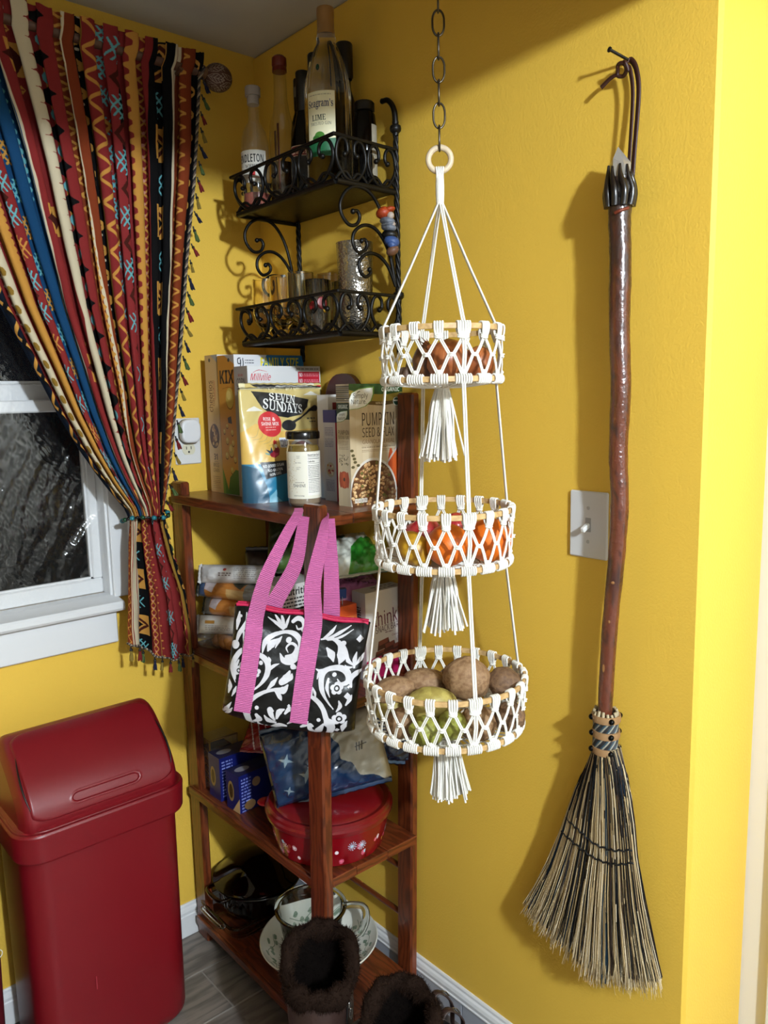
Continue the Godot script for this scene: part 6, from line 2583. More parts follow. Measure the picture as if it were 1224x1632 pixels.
func granola_box(Y: float):
	var B := font("bold")
	var S := font("sans")
	var d := 0.043
	var w := 0.147
	var h := 0.252
	var beige := rgb8(196, 178, 146)
	var a := Art.new(d + w, d + h, 3200.0, beige)
	var ink := rgb8(64, 44, 30)
	for i in 9:
		a.at(d, d)
		a.rect(i * w / 9, 0, w / 9 - 0.0004, h, beige.lerp(rgb8(212, 196, 166), (i * 7 % 5) / 5.0))
	for i in 3:
		a.at(0, d)
		a.rect(i * d / 3, 0, d / 3 - 0.0004, h, beige.lerp(rgb8(180, 164, 136), i / 3.0))
	# narrow panel
	a.at(0, d)
	for i in 16:
		a.rect(0, 0.004 + i * 0.002, d, 0.0011 if i % 3 else 0.0017, [rgb8(60, 64, 62), rgb8(150, 152, 150)][i % 2])
	a.rect(0, 0.038, d, 0.034, rgb8(22, 46, 30))
	a.text(0.006, 0.0415, 0.032, 0.0085, "ORGANIC", rgb8(214, 218, 206), B)
	var leaf := func(x0: float, y0: float, ww: float, hh: float, c: Color):
		var p := []
		for q in [Vector2(0, 1), Vector2(0, 0.55), Vector2(0.12, 0.25), Vector2(0.4, 0.08), Vector2(0.75, 0.02), Vector2(1, 0), Vector2(1, 0.3), Vector2(0.9, 0.62), Vector2(0.66, 0.86), Vector2(0.35, 0.97)]:
			p.append(Vector2(x0 + q.x * ww, y0 + q.y * hh))
		a.poly(p, c)
	leaf.call(0.0, 0.0535, 0.037, 0.0245, rgb8(86, 130, 60))
	leaf.call(0.0, 0.0545, 0.0355, 0.0225, rgb8(222, 226, 218))
	a.text(0.007, 0.0585, 0.021, 0.0065, "Simply", rgb8(60, 66, 60), S, -5)
	a.text(0.005, 0.0665, 0.023, 0.006, "Nature", rgb8(60, 66, 60), S, -5)
	a.text(0.004, 0.094, 0.035, 0.009, "PUMPKIN", ink, S)
	a.text(0.004, 0.105, 0.035, 0.007, "SEED & FLAX", ink, S)
	scribble(a, 0.005, 0.116, 0.032, 6, 0.0012, 0.0032, rgb8(130, 108, 84))
	for i in 26:
		a.disc(rng.randf_range(0.005, 0.038), 0.155 + rng.randf_range(-0.01, 0.012), 0.0019, 0.0012, [rgb8(56, 46, 34), rgb8(110, 96, 60)][i % 2], 8)
	a.disc(0.02, 0.197, 0.017, 0.018, rgb8(152, 62, 26))
	for k in 5:
		a.disc(0.008 + k * 0.006, 0.197, 0.0042, 0.0172, rgb8(186, 84, 38).lerp(rgb8(150, 60, 28), absf(k - 2) / 2.0), 16)
	a.disc(0.02, 0.196, 0.003, 0.004, rgb8(50, 34, 20))
	# wide panel
	a.at(d, d)
	var top := [Vector2(0, 0), Vector2(w, 0), Vector2(w, 0.017), Vector2(w * 0.72, 0.022), Vector2(w * 0.3, 0.021), Vector2(0, 0.012)]
	a.poly([Vector2(0, 0), Vector2(w, 0), Vector2(w, 0.031), Vector2(w * 0.82, 0.042), Vector2(w * 0.6, 0.0455), Vector2(w * 0.36, 0.043), Vector2(0.0, 0.03)], rgb8(96, 74, 34))
	a.poly([Vector2(0, 0), Vector2(w, 0), Vector2(w, 0.023), Vector2(w * 0.8, 0.035), Vector2(w * 0.6, 0.037), Vector2(w * 0.36, 0.035), Vector2(0.0, 0.02)], rgb8(150, 132, 52))
	a.poly(top, rgb8(42, 76, 36))
	a.text(w * 0.6, 0.0075, w * 0.34, 0.0085, "ORGANIC", rgb8(232, 236, 226), B)
	a.text(w * 0.485, 0.038, w * 0.19, 0.004, "NON-GMO", rgb8(226, 214, 186), B)
	leaf.call(0.0, 0.0055, 0.067, 0.047, rgb8(98, 142, 62))
	leaf.call(0.0, 0.008, 0.0635, 0.0435, rgb8(232, 234, 230))
	a.text(0.011, 0.0185, 0.039, 0.0135, "Simply", rgb8(56, 60, 56), S)
	a.text(0.006, 0.0315, 0.04, 0.0095, "Nature.", rgb8(56, 60, 56), S)
	a.stroke([Vector2(0.022, 0.0195), Vector2(0.024, 0.0165), Vector2(0.029, 0.0155)], 0.0015, rgb8(56, 60, 56))
	a.disc(w * 0.885, 0.037, 0.0105, 0.0095, rgb8(236, 238, 230))
	a.disc(w * 0.885, 0.037, 0.0088, 0.0078, rgb8(52, 96, 78))
	a.rect(w * 0.885 - 0.0085, 0.0335, 0.017, 0.0035, rgb8(236, 238, 230))
	a.text(w * 0.885 - 0.0055, 0.0315, 0.011, 0.0035, "USDA", rgb8(40, 70, 50), B)
	a.text(w * 0.225, 0.0595, w * 0.6, 0.0265, "PUMPKIN", ink, S)
	a.text(w * 0.225, 0.0905, w * 0.6, 0.019, "SEED & FLAX", ink, S)
	a.text(w * 0.225, 0.115, w * 0.6, 0.0085, "GRANOLA CEREAL", rgb8(120, 84, 50), S)
	a.rect(w * 0.21, 0.1275, w * 0.62, 0.0005, rgb8(110, 86, 60))
	a.text(w * 0.21, 0.1295, w * 0.62, 0.0036, "GOOD SOURCE OF FIBER AND 5g OF PROTEIN", rgb8(90, 70, 52), B)
	scribble(a, w * 0.21, 0.1365, w * 0.6, 2, 0.001, 0.003, rgb8(140, 116, 88))
	# pumpkin, bowl of clusters, spoon, seeds
	a.disc(w * 0.93, 0.179, 0.032, 0.045, rgb8(150, 54, 20), 36)
	for k in 5:
		a.disc(w * 0.93 - 0.026 + k * 0.0125, 0.179, 0.0085, 0.0435, rgb8(206, 92, 38).lerp(rgb8(164, 62, 26), absf(k - 1.5) / 2.6), 24)
	a.disc(w * 0.975, 0.18, 0.006, 0.008, rgb8(52, 40, 26))
	a.disc(w * 0.415, 0.23, 0.0655, 0.0765, rgb8(216, 212, 204), 48)
	a.disc(w * 0.415, 0.231, 0.0615, 0.072, rgb8(92, 58, 36), 48)
	for i in 330:
		var g := rng.randf() * TAU
		var k := sqrt(rng.randf())
		var px := w * 0.415 + cos(g) * k * 0.059
		var py := 0.231 + sin(g) * k * 0.069
		if py > h - 0.002:
			continue
		var shade := rgb8(238, 210, 160).lerp(rgb8(188, 140, 92), rng.randf())
		if px > w * 0.6:
			shade = shade.darkened(0.3)
		a.disc(px, py + 0.0012, 0.0046, 0.0038, rgb8(120, 78, 46), 8)
		a.disc(px, py, rng.randf_range(0.0026, 0.0048), rng.randf_range(0.0022, 0.0038), shade if i % 9 else rgb8(104, 108, 50), 8)
	a.stroke([Vector2(w * 0.66, 0.17), Vector2(w * 0.93, 0.125)], [0.003, 0.0058], rgb8(186, 178, 172))
	for q in [[0.007, 0.146], [0.006, 0.17], [0.02, 0.167], [0.01, 0.153], [0.004, 0.136], [0.012, 0.16]]:
		a.disc(q[0], q[1], 0.0048, 0.003, rgb8(84, 76, 46), 12)
	for k in 4:
		a.rect(0.009 + k * 0.0085, 0.2365, 0.0075, 0.009, rgb8(228, 224, 216))
		scribble(a, 0.01 + k * 0.0085, 0.2385, 0.0055, 2, 0.0014, 0.003, rgb8(100, 84, 70))
	scribble(a, w * 0.88, 0.218, 0.014, 4, 0.0012, 0.004, rgb8(120, 100, 76))
	a.at(d, 0)
	a.rect(0, 0, w, d, rgb8(42, 76, 36))
	var t := thing("granola_box", "beige granola cereal box with a pumpkin and bowl printed on it", "cereal box", Vector3(0.5275, Y, 0.0855))
	carton("carton", Vector3(d, h, w), tex_mat(a.im, 0.45), t)


func second_shelf_groceries():
	var B := font("bold")
	var S := font("sans")
	var Y := 0.80
	# white snack bar box
	var d := 0.045
	var a := Art.new(d + 0.114, d + 0.195, 2200.0, rgb8(206, 200, 194))
	a.at(0, d)
	a.rect(0, 0, d, 0.195, rgb8(170, 172, 178))
	a.text(-0.004, 0.05, 0.05, 0.016, "think!", rgb8(60, 30, 44), B, -90)
	a.at(d, d)
	a.text(0.022, 0.045, 0.075, 0.033, "think!", rgb8(92, 24, 48), S, -3)
	a.text(0.028, 0.079, 0.066, 0.014, "SNACK BAR", rgb8(70, 40, 50), S, -3)
	scribble(a, 0.055, 0.0955, 0.022, 1, 0.002, 0.004, rgb8(120, 90, 96))
	a.text(0.074, 0.103, 0.032, 0.005, "Chocolate", rgb8(110, 60, 70), S, -3)
	a.text(0.09, 0.11, 0.018, 0.005, "Brownie", rgb8(110, 60, 70), S, -3)
	scribble(a, 0.086, 0.117, 0.02, 2, 0.0012, 0.003, rgb8(150, 120, 124))
	a.poly([Vector2(0, 0.152), Vector2(0.114, 0.128), Vector2(0.114, 0.195), Vector2(0, 0.195)], rgb8(168, 22, 82))
	for q in [[0.05, 0.124, 0.019, 0.015], [0.068, 0.133, 0.018, 0.014], [0.04, 0.142, 0.016, 0.009], [0.09, 0.137, 0.016, 0.012], [0.07, 0.148, 0.03, 0.008]]:
		a.poly([Vector2(q[0] - q[2], q[1] + q[3] * 0.7), Vector2(q[0] - q[2] * 0.8, q[1] - q[3] * 0.7), Vector2(q[0] + q[2] * 0.7, q[1] - q[3]), Vector2(q[0] + q[2], q[1] + q[3] * 0.4)], rgb8(74, 40, 34))
		a.poly([Vector2(q[0] - q[2] * 0.8, q[1] - q[3] * 0.7), Vector2(q[0] + q[2] * 0.7, q[1] - q[3]), Vector2(q[0] + q[2] * 0.6, q[1] - q[3] * 0.3), Vector2(q[0] - q[2] * 0.7, q[1])], rgb8(124, 66, 52))
	a.at(d, 0)
	scribble(a, 0.04, 0.012, 0.06, 2, 0.007, 0.014, rgb8(120, 112, 112))
	var t := thing("snack_box", "white and magenta snack bar box at the right end of the second shelf", "box", Vector3(0.5235, Y, 0.0705))
	carton("carton", Vector3(d, 0.195, 0.114), tex_mat(a.im, 0.45), t)
	# orange box
	a = Art.new(0.075 + 0.084, 0.075 + 0.172, 1600.0, rgb8(208, 84, 34))
	a.at(0.075, 0.075)
	a.rect(0, 0, 0.084, 0.172, rgb8(214, 82, 34))
	a.text(-0.004, 0.02, 0.012, 0.02, "T", rgb8(236, 226, 220), B)
	a.rect(0.012, 0.024, 0.072, 0.016, rgb8(222, 104, 48))
	a.text(0.03, 0.028, 0.045, 0.008, "WHOLE GRAIN", rgb8(236, 206, 180), S)
	a.disc(0.022, 0.032, 0.0035, 0.0035, rgb8(240, 226, 200))
	a.rect(0.012, 0.041, 0.072, 0.018, rgb8(214, 202, 192))
	a.rect(0, 0.062, 0.084, 0.11, rgb8(190, 60, 30))
	t = thing("cracker_box", "orange whole grain box behind the tote bag's right strap", "box", Vector3(0.487, Y, 0.176))
	carton("carton", Vector3(0.075, 0.172, 0.084), tex_mat(a.im, 0.45), t)
	# beige carton that carries the pink bag
	a = Art.new(0.1 + 0.1, 0.1 + 0.145, 400.0, rgb8(132, 116, 92))
	t = thing("carton_box", "plain beige carton under the pink snack bag", "box", Vector3(0.44, Y, 0.073))
	carton("carton", Vector3(0.1, 0.145, 0.1), tex_mat(a.im, 0.6), t)
	# nutrition box
	a = Art.new(0.09 + 0.11, 0.09 + 0.212, 1500.0, rgb8(206, 204, 198))
	a.at(0.09, 0.09)
	a.text(0.01, 0.008, 0.08, 0.016, "Nutrition", rgb8(26, 26, 26), B)
	scribble(a, 0.01, 0.03, 0.09, 3, 0.003, 0.008, rgb8(40, 40, 40))
	a.rect(0.006, 0.054, 0.1, 0.004, rgb8(20, 20, 20))
	a.text(0.01, 0.064, 0.07, 0.016, "Calories", rgb8(26, 26, 26), B)
	scribble(a, 0.01, 0.09, 0.09, 9, 0.003, 0.011, rgb8(60, 60, 60))
	t = thing("cracker_box", "white box printed with nutrition facts behind the middle post", "box", Vector3(0.375, Y, 0.208))
	carton("carton", Vector3(0.09, 0.212, 0.11), tex_mat(a.im, 0.5), t)
	# pink bag with binder clip
	a = Art.new(0.17, 0.15, 1500.0, rgb8(186, 110, 160))
	for k in 6:
		scribble(a, 0.055 + 0.006 * k, 0.03 + k * 0.014, 0.075, 1, 0.004, 0.006, rgb8(100, 36, 84))
	a.rect(0, 0, 0.17, 0.014, rgb8(120, 30, 90))
	var flat := Basis.from_euler(Vector3(deg_to_rad(-72), deg_to_rad(72), 0))
	t = bag("snack_bag", "pink snack bag lying folded and held with a blue clip", "bag", Vector3(0.495, 0.965, 0.115), flat, pillow(0.165, 0.15, 0.05, 0.006, 15), foil(a.im, 0.3))
	var clip := thing("binder_clip", "blue binder clip on the pink snack bag", "clip", Vector3(0.505, 0.985, 0.168))
	var st := mb()
	var face := Basis.from_euler(Vector3(0, deg_to_rad(62), 0))
	var prof := [Vector2(-0.008, 0.022), Vector2(0.008, 0.022), Vector2(0.0015, 0.0), Vector2(-0.0015, 0.0)]
	for k in 4:
		var p: Vector2 = prof[k]
		var q: Vector2 = prof[(k + 1) % 4]
		st.set_smooth_group(-1)
		quad(st, face * Vector3(-0.017, p.y, p.x), face * Vector3(-0.017, q.y, q.x), face * Vector3(0.017, q.y, q.x), face * Vector3(0.017, p.y, p.x))
	for sx in [-1.0, 1.0]:
		hull_face(st, [face * Vector3(0.017 * sx, 0.022, -0.008), face * Vector3(0.017 * sx, 0.022, 0.008), face * Vector3(0.017 * sx, 0, 0)], Vector3(0, 0.012, 0), [Vector2.ZERO, Vector2.ZERO, Vector2.ZERO])
	obj("clip_body", fin(st), mat(Color(0.03, 0.18, 0.42), 0.3), clip)
	st = mb()
	tube(st, smooth_path([face * Vector3(-0.008, 0.004, 0.003), face * Vector3(-0.007, -0.012, 0.008), face * Vector3(-0.005, -0.03, 0.011), face * Vector3(0.004, -0.032, 0.0115), face * Vector3(0.007, -0.014, 0.008), face * Vector3(0.008, 0.004, 0.003)], 5), 0.0009, 6)
	obj("clip_handle", fin(st), mat(Color(0.5, 0.5, 0.52), 0.25, 0.9), clip)
	# green and white bag on top
	a = Art.new(0.17, 0.13, 1500.0, rgb8(206, 208, 194))
	a.poly([Vector2(0.065, 0.13), Vector2(0.09, 0.075), Vector2(0.12, 0.05), Vector2(0.17, 0.02), Vector2(0.17, 0.13)], rgb8(44, 132, 40))
	a.poly([Vector2(0.1, 0.13), Vector2(0.115, 0.09), Vector2(0.15, 0.07), Vector2(0.17, 0.09), Vector2(0.17, 0.13)], rgb8(70, 160, 60))
	a.disc(0.08, 0.025, 0.018, 0.014, rgb8(20, 64, 58))
	scribble(a, 0.012, 0.05, 0.03, 9, 0.003, 0.0075, rgb8(120, 130, 116))
	a.rect(0.036, 0.03, 0.022, 0.03, rgb8(150, 156, 146))
	t = bag("snack_bag", "green and white snack bag lying on top of the pink bag", "bag", Vector3(0.5, 1.03, 0.112), Basis.from_euler(Vector3(deg_to_rad(-62), deg_to_rad(78), 0)), pillow(0.17, 0.13, 0.065, 0.006, 25), foil(a.im, 0.28))
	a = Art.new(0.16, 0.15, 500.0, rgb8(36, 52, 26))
	a.poly([Vector2(0.02, 0.15), Vector2(0.08, 0.05), Vector2(0.16, 0.08), Vector2(0.16, 0.15)], rgb8(70, 100, 40))
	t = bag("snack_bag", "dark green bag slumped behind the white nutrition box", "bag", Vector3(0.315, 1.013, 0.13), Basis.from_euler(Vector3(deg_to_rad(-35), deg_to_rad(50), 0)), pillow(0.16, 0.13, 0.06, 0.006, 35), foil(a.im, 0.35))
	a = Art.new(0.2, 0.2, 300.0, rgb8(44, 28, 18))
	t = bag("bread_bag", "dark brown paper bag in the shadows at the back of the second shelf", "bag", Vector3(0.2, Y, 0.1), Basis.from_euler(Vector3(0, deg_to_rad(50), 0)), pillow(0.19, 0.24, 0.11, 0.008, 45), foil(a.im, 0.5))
	t = thing("pot", "dark round pan tilted on its side at the back of the second shelf", "pan", Vector3(0.235, 1.02, 0.12))
	st = mb()
	lathe(st, [Vector2(0, 0.0), Vector2(0.045, 0.0), Vector2(0.055, 0.012), Vector2(0.058, 0.03), Vector2(0.055, 0.03), Vector2(0.05, 0.012), Vector2(0, 0.004)], 28, Transform3D(Basis.from_euler(Vector3(deg_to_rad(30), 0, deg_to_rad(-30))), Vector3.ZERO).scaled_local(Vector3.ONE * 0.75))
	obj("pan", fin(st), mat(Color(0.03, 0.03, 0.033), 0.35), t)
	# stacked small packets at the left end
	var kinds := [[rgb8(206, 204, 202), rgb8(170, 60, 50), "white paper snack packet topmost of the left stack"], [rgb8(176, 110, 44), rgb8(60, 92, 130), "orange and blue foil packet second in the left stack"], [rgb8(178, 112, 48), rgb8(120, 120, 116), "orange foil packet third in the left stack"], [rgb8(202, 196, 186), rgb8(170, 120, 50), "cream labelled packet fourth in the left stack"]]
	for k in 4:
		var c = kinds[k]
		a = Art.new(0.19, 0.07, 1200.0, c[0])
		if k == 0:
			scribble(a, 0.062, 0.032, 0.036, 2, 0.004, 0.007, rgb8(90, 70, 66))
			a.disc(0.08, 0.02, 0.005, 0.005, c[1])
			scribble(a, 0.105, 0.014, 0.06, 6, 0.003, 0.007, rgb8(150, 146, 142))
		elif k < 3:
			a.rect(0.0, 0.0, 0.03, 0.07, c[1])
			a.poly([Vector2(0.035, 0.0), Vector2(0.07, 0.0), Vector2(0.055, 0.05), Vector2(0.03, 0.04)], rgb8(196, 184, 186))
			a.rect(0.1, 0.03, 0.05, 0.035, rgb8(186, 150, 96))
			a.rect(0.15, 0.0, 0.04, 0.07, rgb8(120, 118, 114))
			a.poly([Vector2(0.1, 0.0), Vector2(0.15, 0.0), Vector2(0.14, 0.026)], rgb8(52, 56, 44))
		else:
			a.rect(0.03, 0.02, 0.03, 0.012, c[1])
			scribble(a, 0.03, 0.038, 0.08, 3, 0.003, 0.007, rgb8(150, 140, 130))
		var yk := 0.992 - 0.043 * k
		var o := bag("snack_packet", c[2], "packet", Vector3(0.155 - 0.006 * (k % 2) + 0.012 * (1 if k == 0 else 0), yk - 0.022, 0.222 + 0.006 * (k % 2)), Basis.from_euler(Vector3(deg_to_rad(-16), deg_to_rad(30 - 5 * (k % 3)), deg_to_rad([2, -2, 1, 3][k]))), pillow(0.19, 0.046, 0.062, 0.0035, 50 + k, 0.0, true), foil(a.im, 0.28))
	t = thing("cookie_bag", "crumpled clear bag with golden cookies at the bottom of the left stack", "bag", Vector3(0.13, Y, 0.24))
	st = mb()
	for i in 7:
		ball(st, Vector3(-0.03 + 0.011 * i, 0.02 + 0.003 * (i % 3), 0.004 * sin(i * 2.0)), Vector3(0.012, 0.018, 0.018), 12, Basis.from_euler(Vector3(0, 0.3, 0.2 * i)), 0.05, i)
	obj("cookies", fin(st), mat(Color(0.55, 0.34, 0.12), 0.7), t)
	var film := obj("wrapper", pillow(0.16, 0.056, 0.056, 0.006, 77), pane(Color(0.95, 0.95, 0.95), 0.05, 0.12), t)
	film.basis = Basis.from_euler(Vector3(deg_to_rad(-10), deg_to_rad(25), 0))
	film.position = Vector3(0, 0.001, 0)


func third_shelf_groceries():
	var B := font("bold")
	var S := font("sans")
	var Y := 0.427
	# two dark blue boxes
	for k in 2:
		var d := 0.055
		var w := 0.13
		var h: float = [0.112, 0.095][k]
		var a := Art.new(d + w, d + h, 1500.0, rgb8(20, 26, 92))
		a.at(0, d)
		a.disc(0.02, h * 0.5, 0.013, 0.026, rgb8(150, 120, 70))
		a.disc(0.02, h * 0.5, 0.008, 0.018, rgb8(70, 44, 26))
		if k == 1:
			a.poly([Vector2(0.025, h), Vector2(0.055, h * 0.6), Vector2(0.055, h)], rgb8(196, 160, 110))
		a.at(d, d)
		scribble(a, 0.006, 0.01, 0.03, 12, 0.004, 0.008, rgb8(120, 130, 190))
		if k == 1:
			a.disc(0.05, h * 0.3, 0.012, 0.012, rgb8(150, 120, 90))
			a.disc(0.03, h * 0.85, 0.016, 0.012, rgb8(206, 170, 120))
		a.at(d, 0)
		a.rect(0, 0, w, d, rgb8(24, 30, 70))
		a.disc(0.03, 0.025, 0.02, 0.012, rgb8(140, 140, 150))
		var t := thing("cookie_box", ["taller dark blue cookie box at the left on the third shelf", "shorter dark blue cookie box beside the red tub"][k], "box", Vector3([0.132, 0.212][k], Y, [0.222, 0.22][k]), [0.0, 0.06][k])
		carton("carton", Vector3(d, h, w), tex_mat(a.im, 0.3), t)
	var a2 := Art.new(0.15, 0.1, 500.0, rgb8(140, 20, 28))
	for i in 6:
		a2.stroke([Vector2(0.02 * i, 0), Vector2(0.02 * i + 0.04, 0.1)], 0.003, rgb8(220, 214, 214))
	bag("snack_bag", "red and white striped bag lying on the blue cookie boxes", "bag", Vector3(0.218, 0.548, 0.185), Basis.from_euler(Vector3(deg_to_rad(-66), deg_to_rad(40), 0)), pillow(0.14, 0.1, 0.05, 0.006, 61), foil(a2.im, 0.25))
	# clear package of wafers with gold edges
	var t := thing("wafer_pack", "clear plastic pack with gold-edged wafers beside the left post", "pack", Vector3(0.068, Y, 0.238))
	var st := mb()
	box_at(st, Vector3(-0.028, 0, -0.04), Vector3(0.03, 0.135, 0.04), 0.003)
	obj("shell", fin(st), pane(Color(0.9, 0.88, 0.85), 0.08, 0.05), t)
	st = mb()
	for i in 6:
		box(st, Vector3(0.042, 0.015, 0.06), Transform3D(Basis(), Vector3(0, 0.012 + 0.0175 * i, 0.002 * (i % 2))), 0.002)
	obj("wafers", fin(st), mat(Color(0.13, 0.075, 0.04), 0.6), t)
	st = mb()
	for q in [[-0.0275, 0.0395], [0.0295, 0.0395], [0.0295, -0.0395]]:
		tube(st, [Vector3(q[0], 0.003, q[1]), Vector3(q[0], 0.133, q[1])], 0.0022, 6)
	tube(st, [Vector3(-0.0275, 0.133, 0.0395), Vector3(0.0295, 0.133, 0.0395), Vector3(0.0295, 0.133, -0.0395)], 0.0022, 6)
	for i in 5:
		tube(st, [Vector3(-0.026, 0.02 + 0.02 * i, 0.0402), Vector3(0.004, 0.03 + 0.02 * i, 0.0402), Vector3(0.028, 0.02 + 0.02 * i, 0.0402)], 0.0009, 5)
	obj("gold_edge", fin(st), mat(Color(0.55, 0.42, 0.2), 0.35, 0.7), t)
	# red tub with snowflake band
	t = thing("storage_tub", "round red plastic tub with lid and printed snowflakes", "tub", Vector3(0.473, Y, 0.187))
	var red := mat(Color(0.43, 0.015, 0.05), 0.18)
	red.clearcoat_enabled = true
	red.clearcoat = 0.4
	var art := Art.new(0.86, 0.075, 1600.0, Color(0.47, 0.025, 0.065))
	for i in 74:
		var x := rng.randf() * 0.86
		var y := rng.randf_range(0.03, 0.068)
		var c: Color = [rgb8(236, 220, 224), rgb8(226, 110, 140), rgb8(180, 150, 60), rgb8(150, 60, 40), rgb8(170, 200, 220)][i % 5]
		if i % 3:
			var r := rng.randf_range(0.005, 0.0105)
			for m in 6:
				var dv := Vector2.from_angle(m * PI / 6 + i) * r
				art.stroke([Vector2(x, y) - dv, Vector2(x, y) + dv], 0.0013, c)
				art.disc(x + dv.x, y + dv.y, 0.0014, 0.0014, c, 7)
		else:
			art.disc(x, y, 0.0045, 0.0045, c, 14)
	st = mb()
	lathe(st, [Vector2(0, 0.001), Vector2(0.112, 0.0), Vector2(0.12, 0.006)], 48)
	lathe(st, [Vector2(0.12, 0.006), Vector2(0.129, 0.045), Vector2(0.134, 0.082)], 64)
	obj("tub", fin(st), tex_mat(art.im, 0.22), t)
	st = mb()
	lathe(st, [Vector2(0.13, 0.08), Vector2(0.141, 0.08), Vector2(0.1425, 0.083), Vector2(0.1425, 0.09), Vector2(0.139, 0.0935), Vector2(0.1385, 0.1), Vector2(0.134, 0.104), Vector2(0.128, 0.1035), Vector2(0.123, 0.101), Vector2(0.118, 0.106), Vector2(0.09, 0.1145), Vector2(0.05, 0.119), Vector2(0, 0.12)], 64)
	var la := -2.55
	ball(st, Vector3(cos(la + 0.0) * 0.1, 0.0, 0).rotated(UPV, 0) * 0.0 + Vector3(-0.1, 0.0865, 0.1), Vector3(0.022, 0.0042, 0.022), 18)
	obj("lid", fin(st), red, t)
	# blue and white crisp bag on the tub
	var a3 := Art.new(0.28, 0.2, 1500.0, rgb8(14, 46, 80))
	a3.rect(0, 0, 0.28, 0.03, rgb8(12, 36, 64))
	for q in [[0.05, 0.08, 0.02], [0.09, 0.13, 0.022], [0.04, 0.16, 0.014]]:
		var p := []
		for i in 8:
			p.append(Vector2(q[0], q[1]) + Vector2.from_angle(i * PI / 4 + 0.4) * q[2] * (1.0 if i % 2 == 0 else 0.3))
		a3.poly(p, rgb8(120, 140, 150))
	a3.poly(smooth_path([Vector2(0.16, 0.0), Vector2(0.17, 0.05), Vector2(0.185, 0.075), Vector2(0.18, 0.11), Vector2(0.205, 0.13), Vector2(0.215, 0.165), Vector2(0.245, 0.175), Vector2(0.28, 0.2), Vector2(0.28, 0.0)], 4), rgb8(178, 172, 152))
	for k in 3:
		a3.stroke([Vector2(0.226 + 0.006 * k, 0.08), Vector2(0.222 + 0.006 * k, 0.1)], 0.003, rgb8(70, 68, 62))
	a3.stroke([Vector2(0.22, 0.09), Vector2(0.246, 0.088)], 0.0025, rgb8(70, 68, 62))
	bag("crisp_bag", "blue and white crisp bag propped on the red tub behind the middle post", "bag", Vector3(0.52, 0.562, 0.206), Basis.from_euler(Vector3(deg_to_rad(-14), deg_to_rad(48), deg_to_rad(14))), pillow(0.26, 0.16, 0.075, 0.009, 71), foil(a3.im, 0.22))
	var a4 := Art.new(0.14, 0.12, 700.0, rgb8(16, 40, 76))
	a4.rect(0.02, 0.0, 0.03, 0.12, rgb8(60, 110, 160))
	a4.disc(0.04, 0.1, 0.014, 0.01, rgb8(190, 40, 50))
	bag("crisp_bag", "dark navy crisp bag behind the lowest hanging basket", "bag", Vector3(0.53, 0.6, 0.085), Basis.from_euler(Vector3(deg_to_rad(-5), deg_to_rad(58), deg_to_rad(-8))), pillow(0.17, 0.14, 0.06, 0.008, 81), foil(a4.im, 0.25))


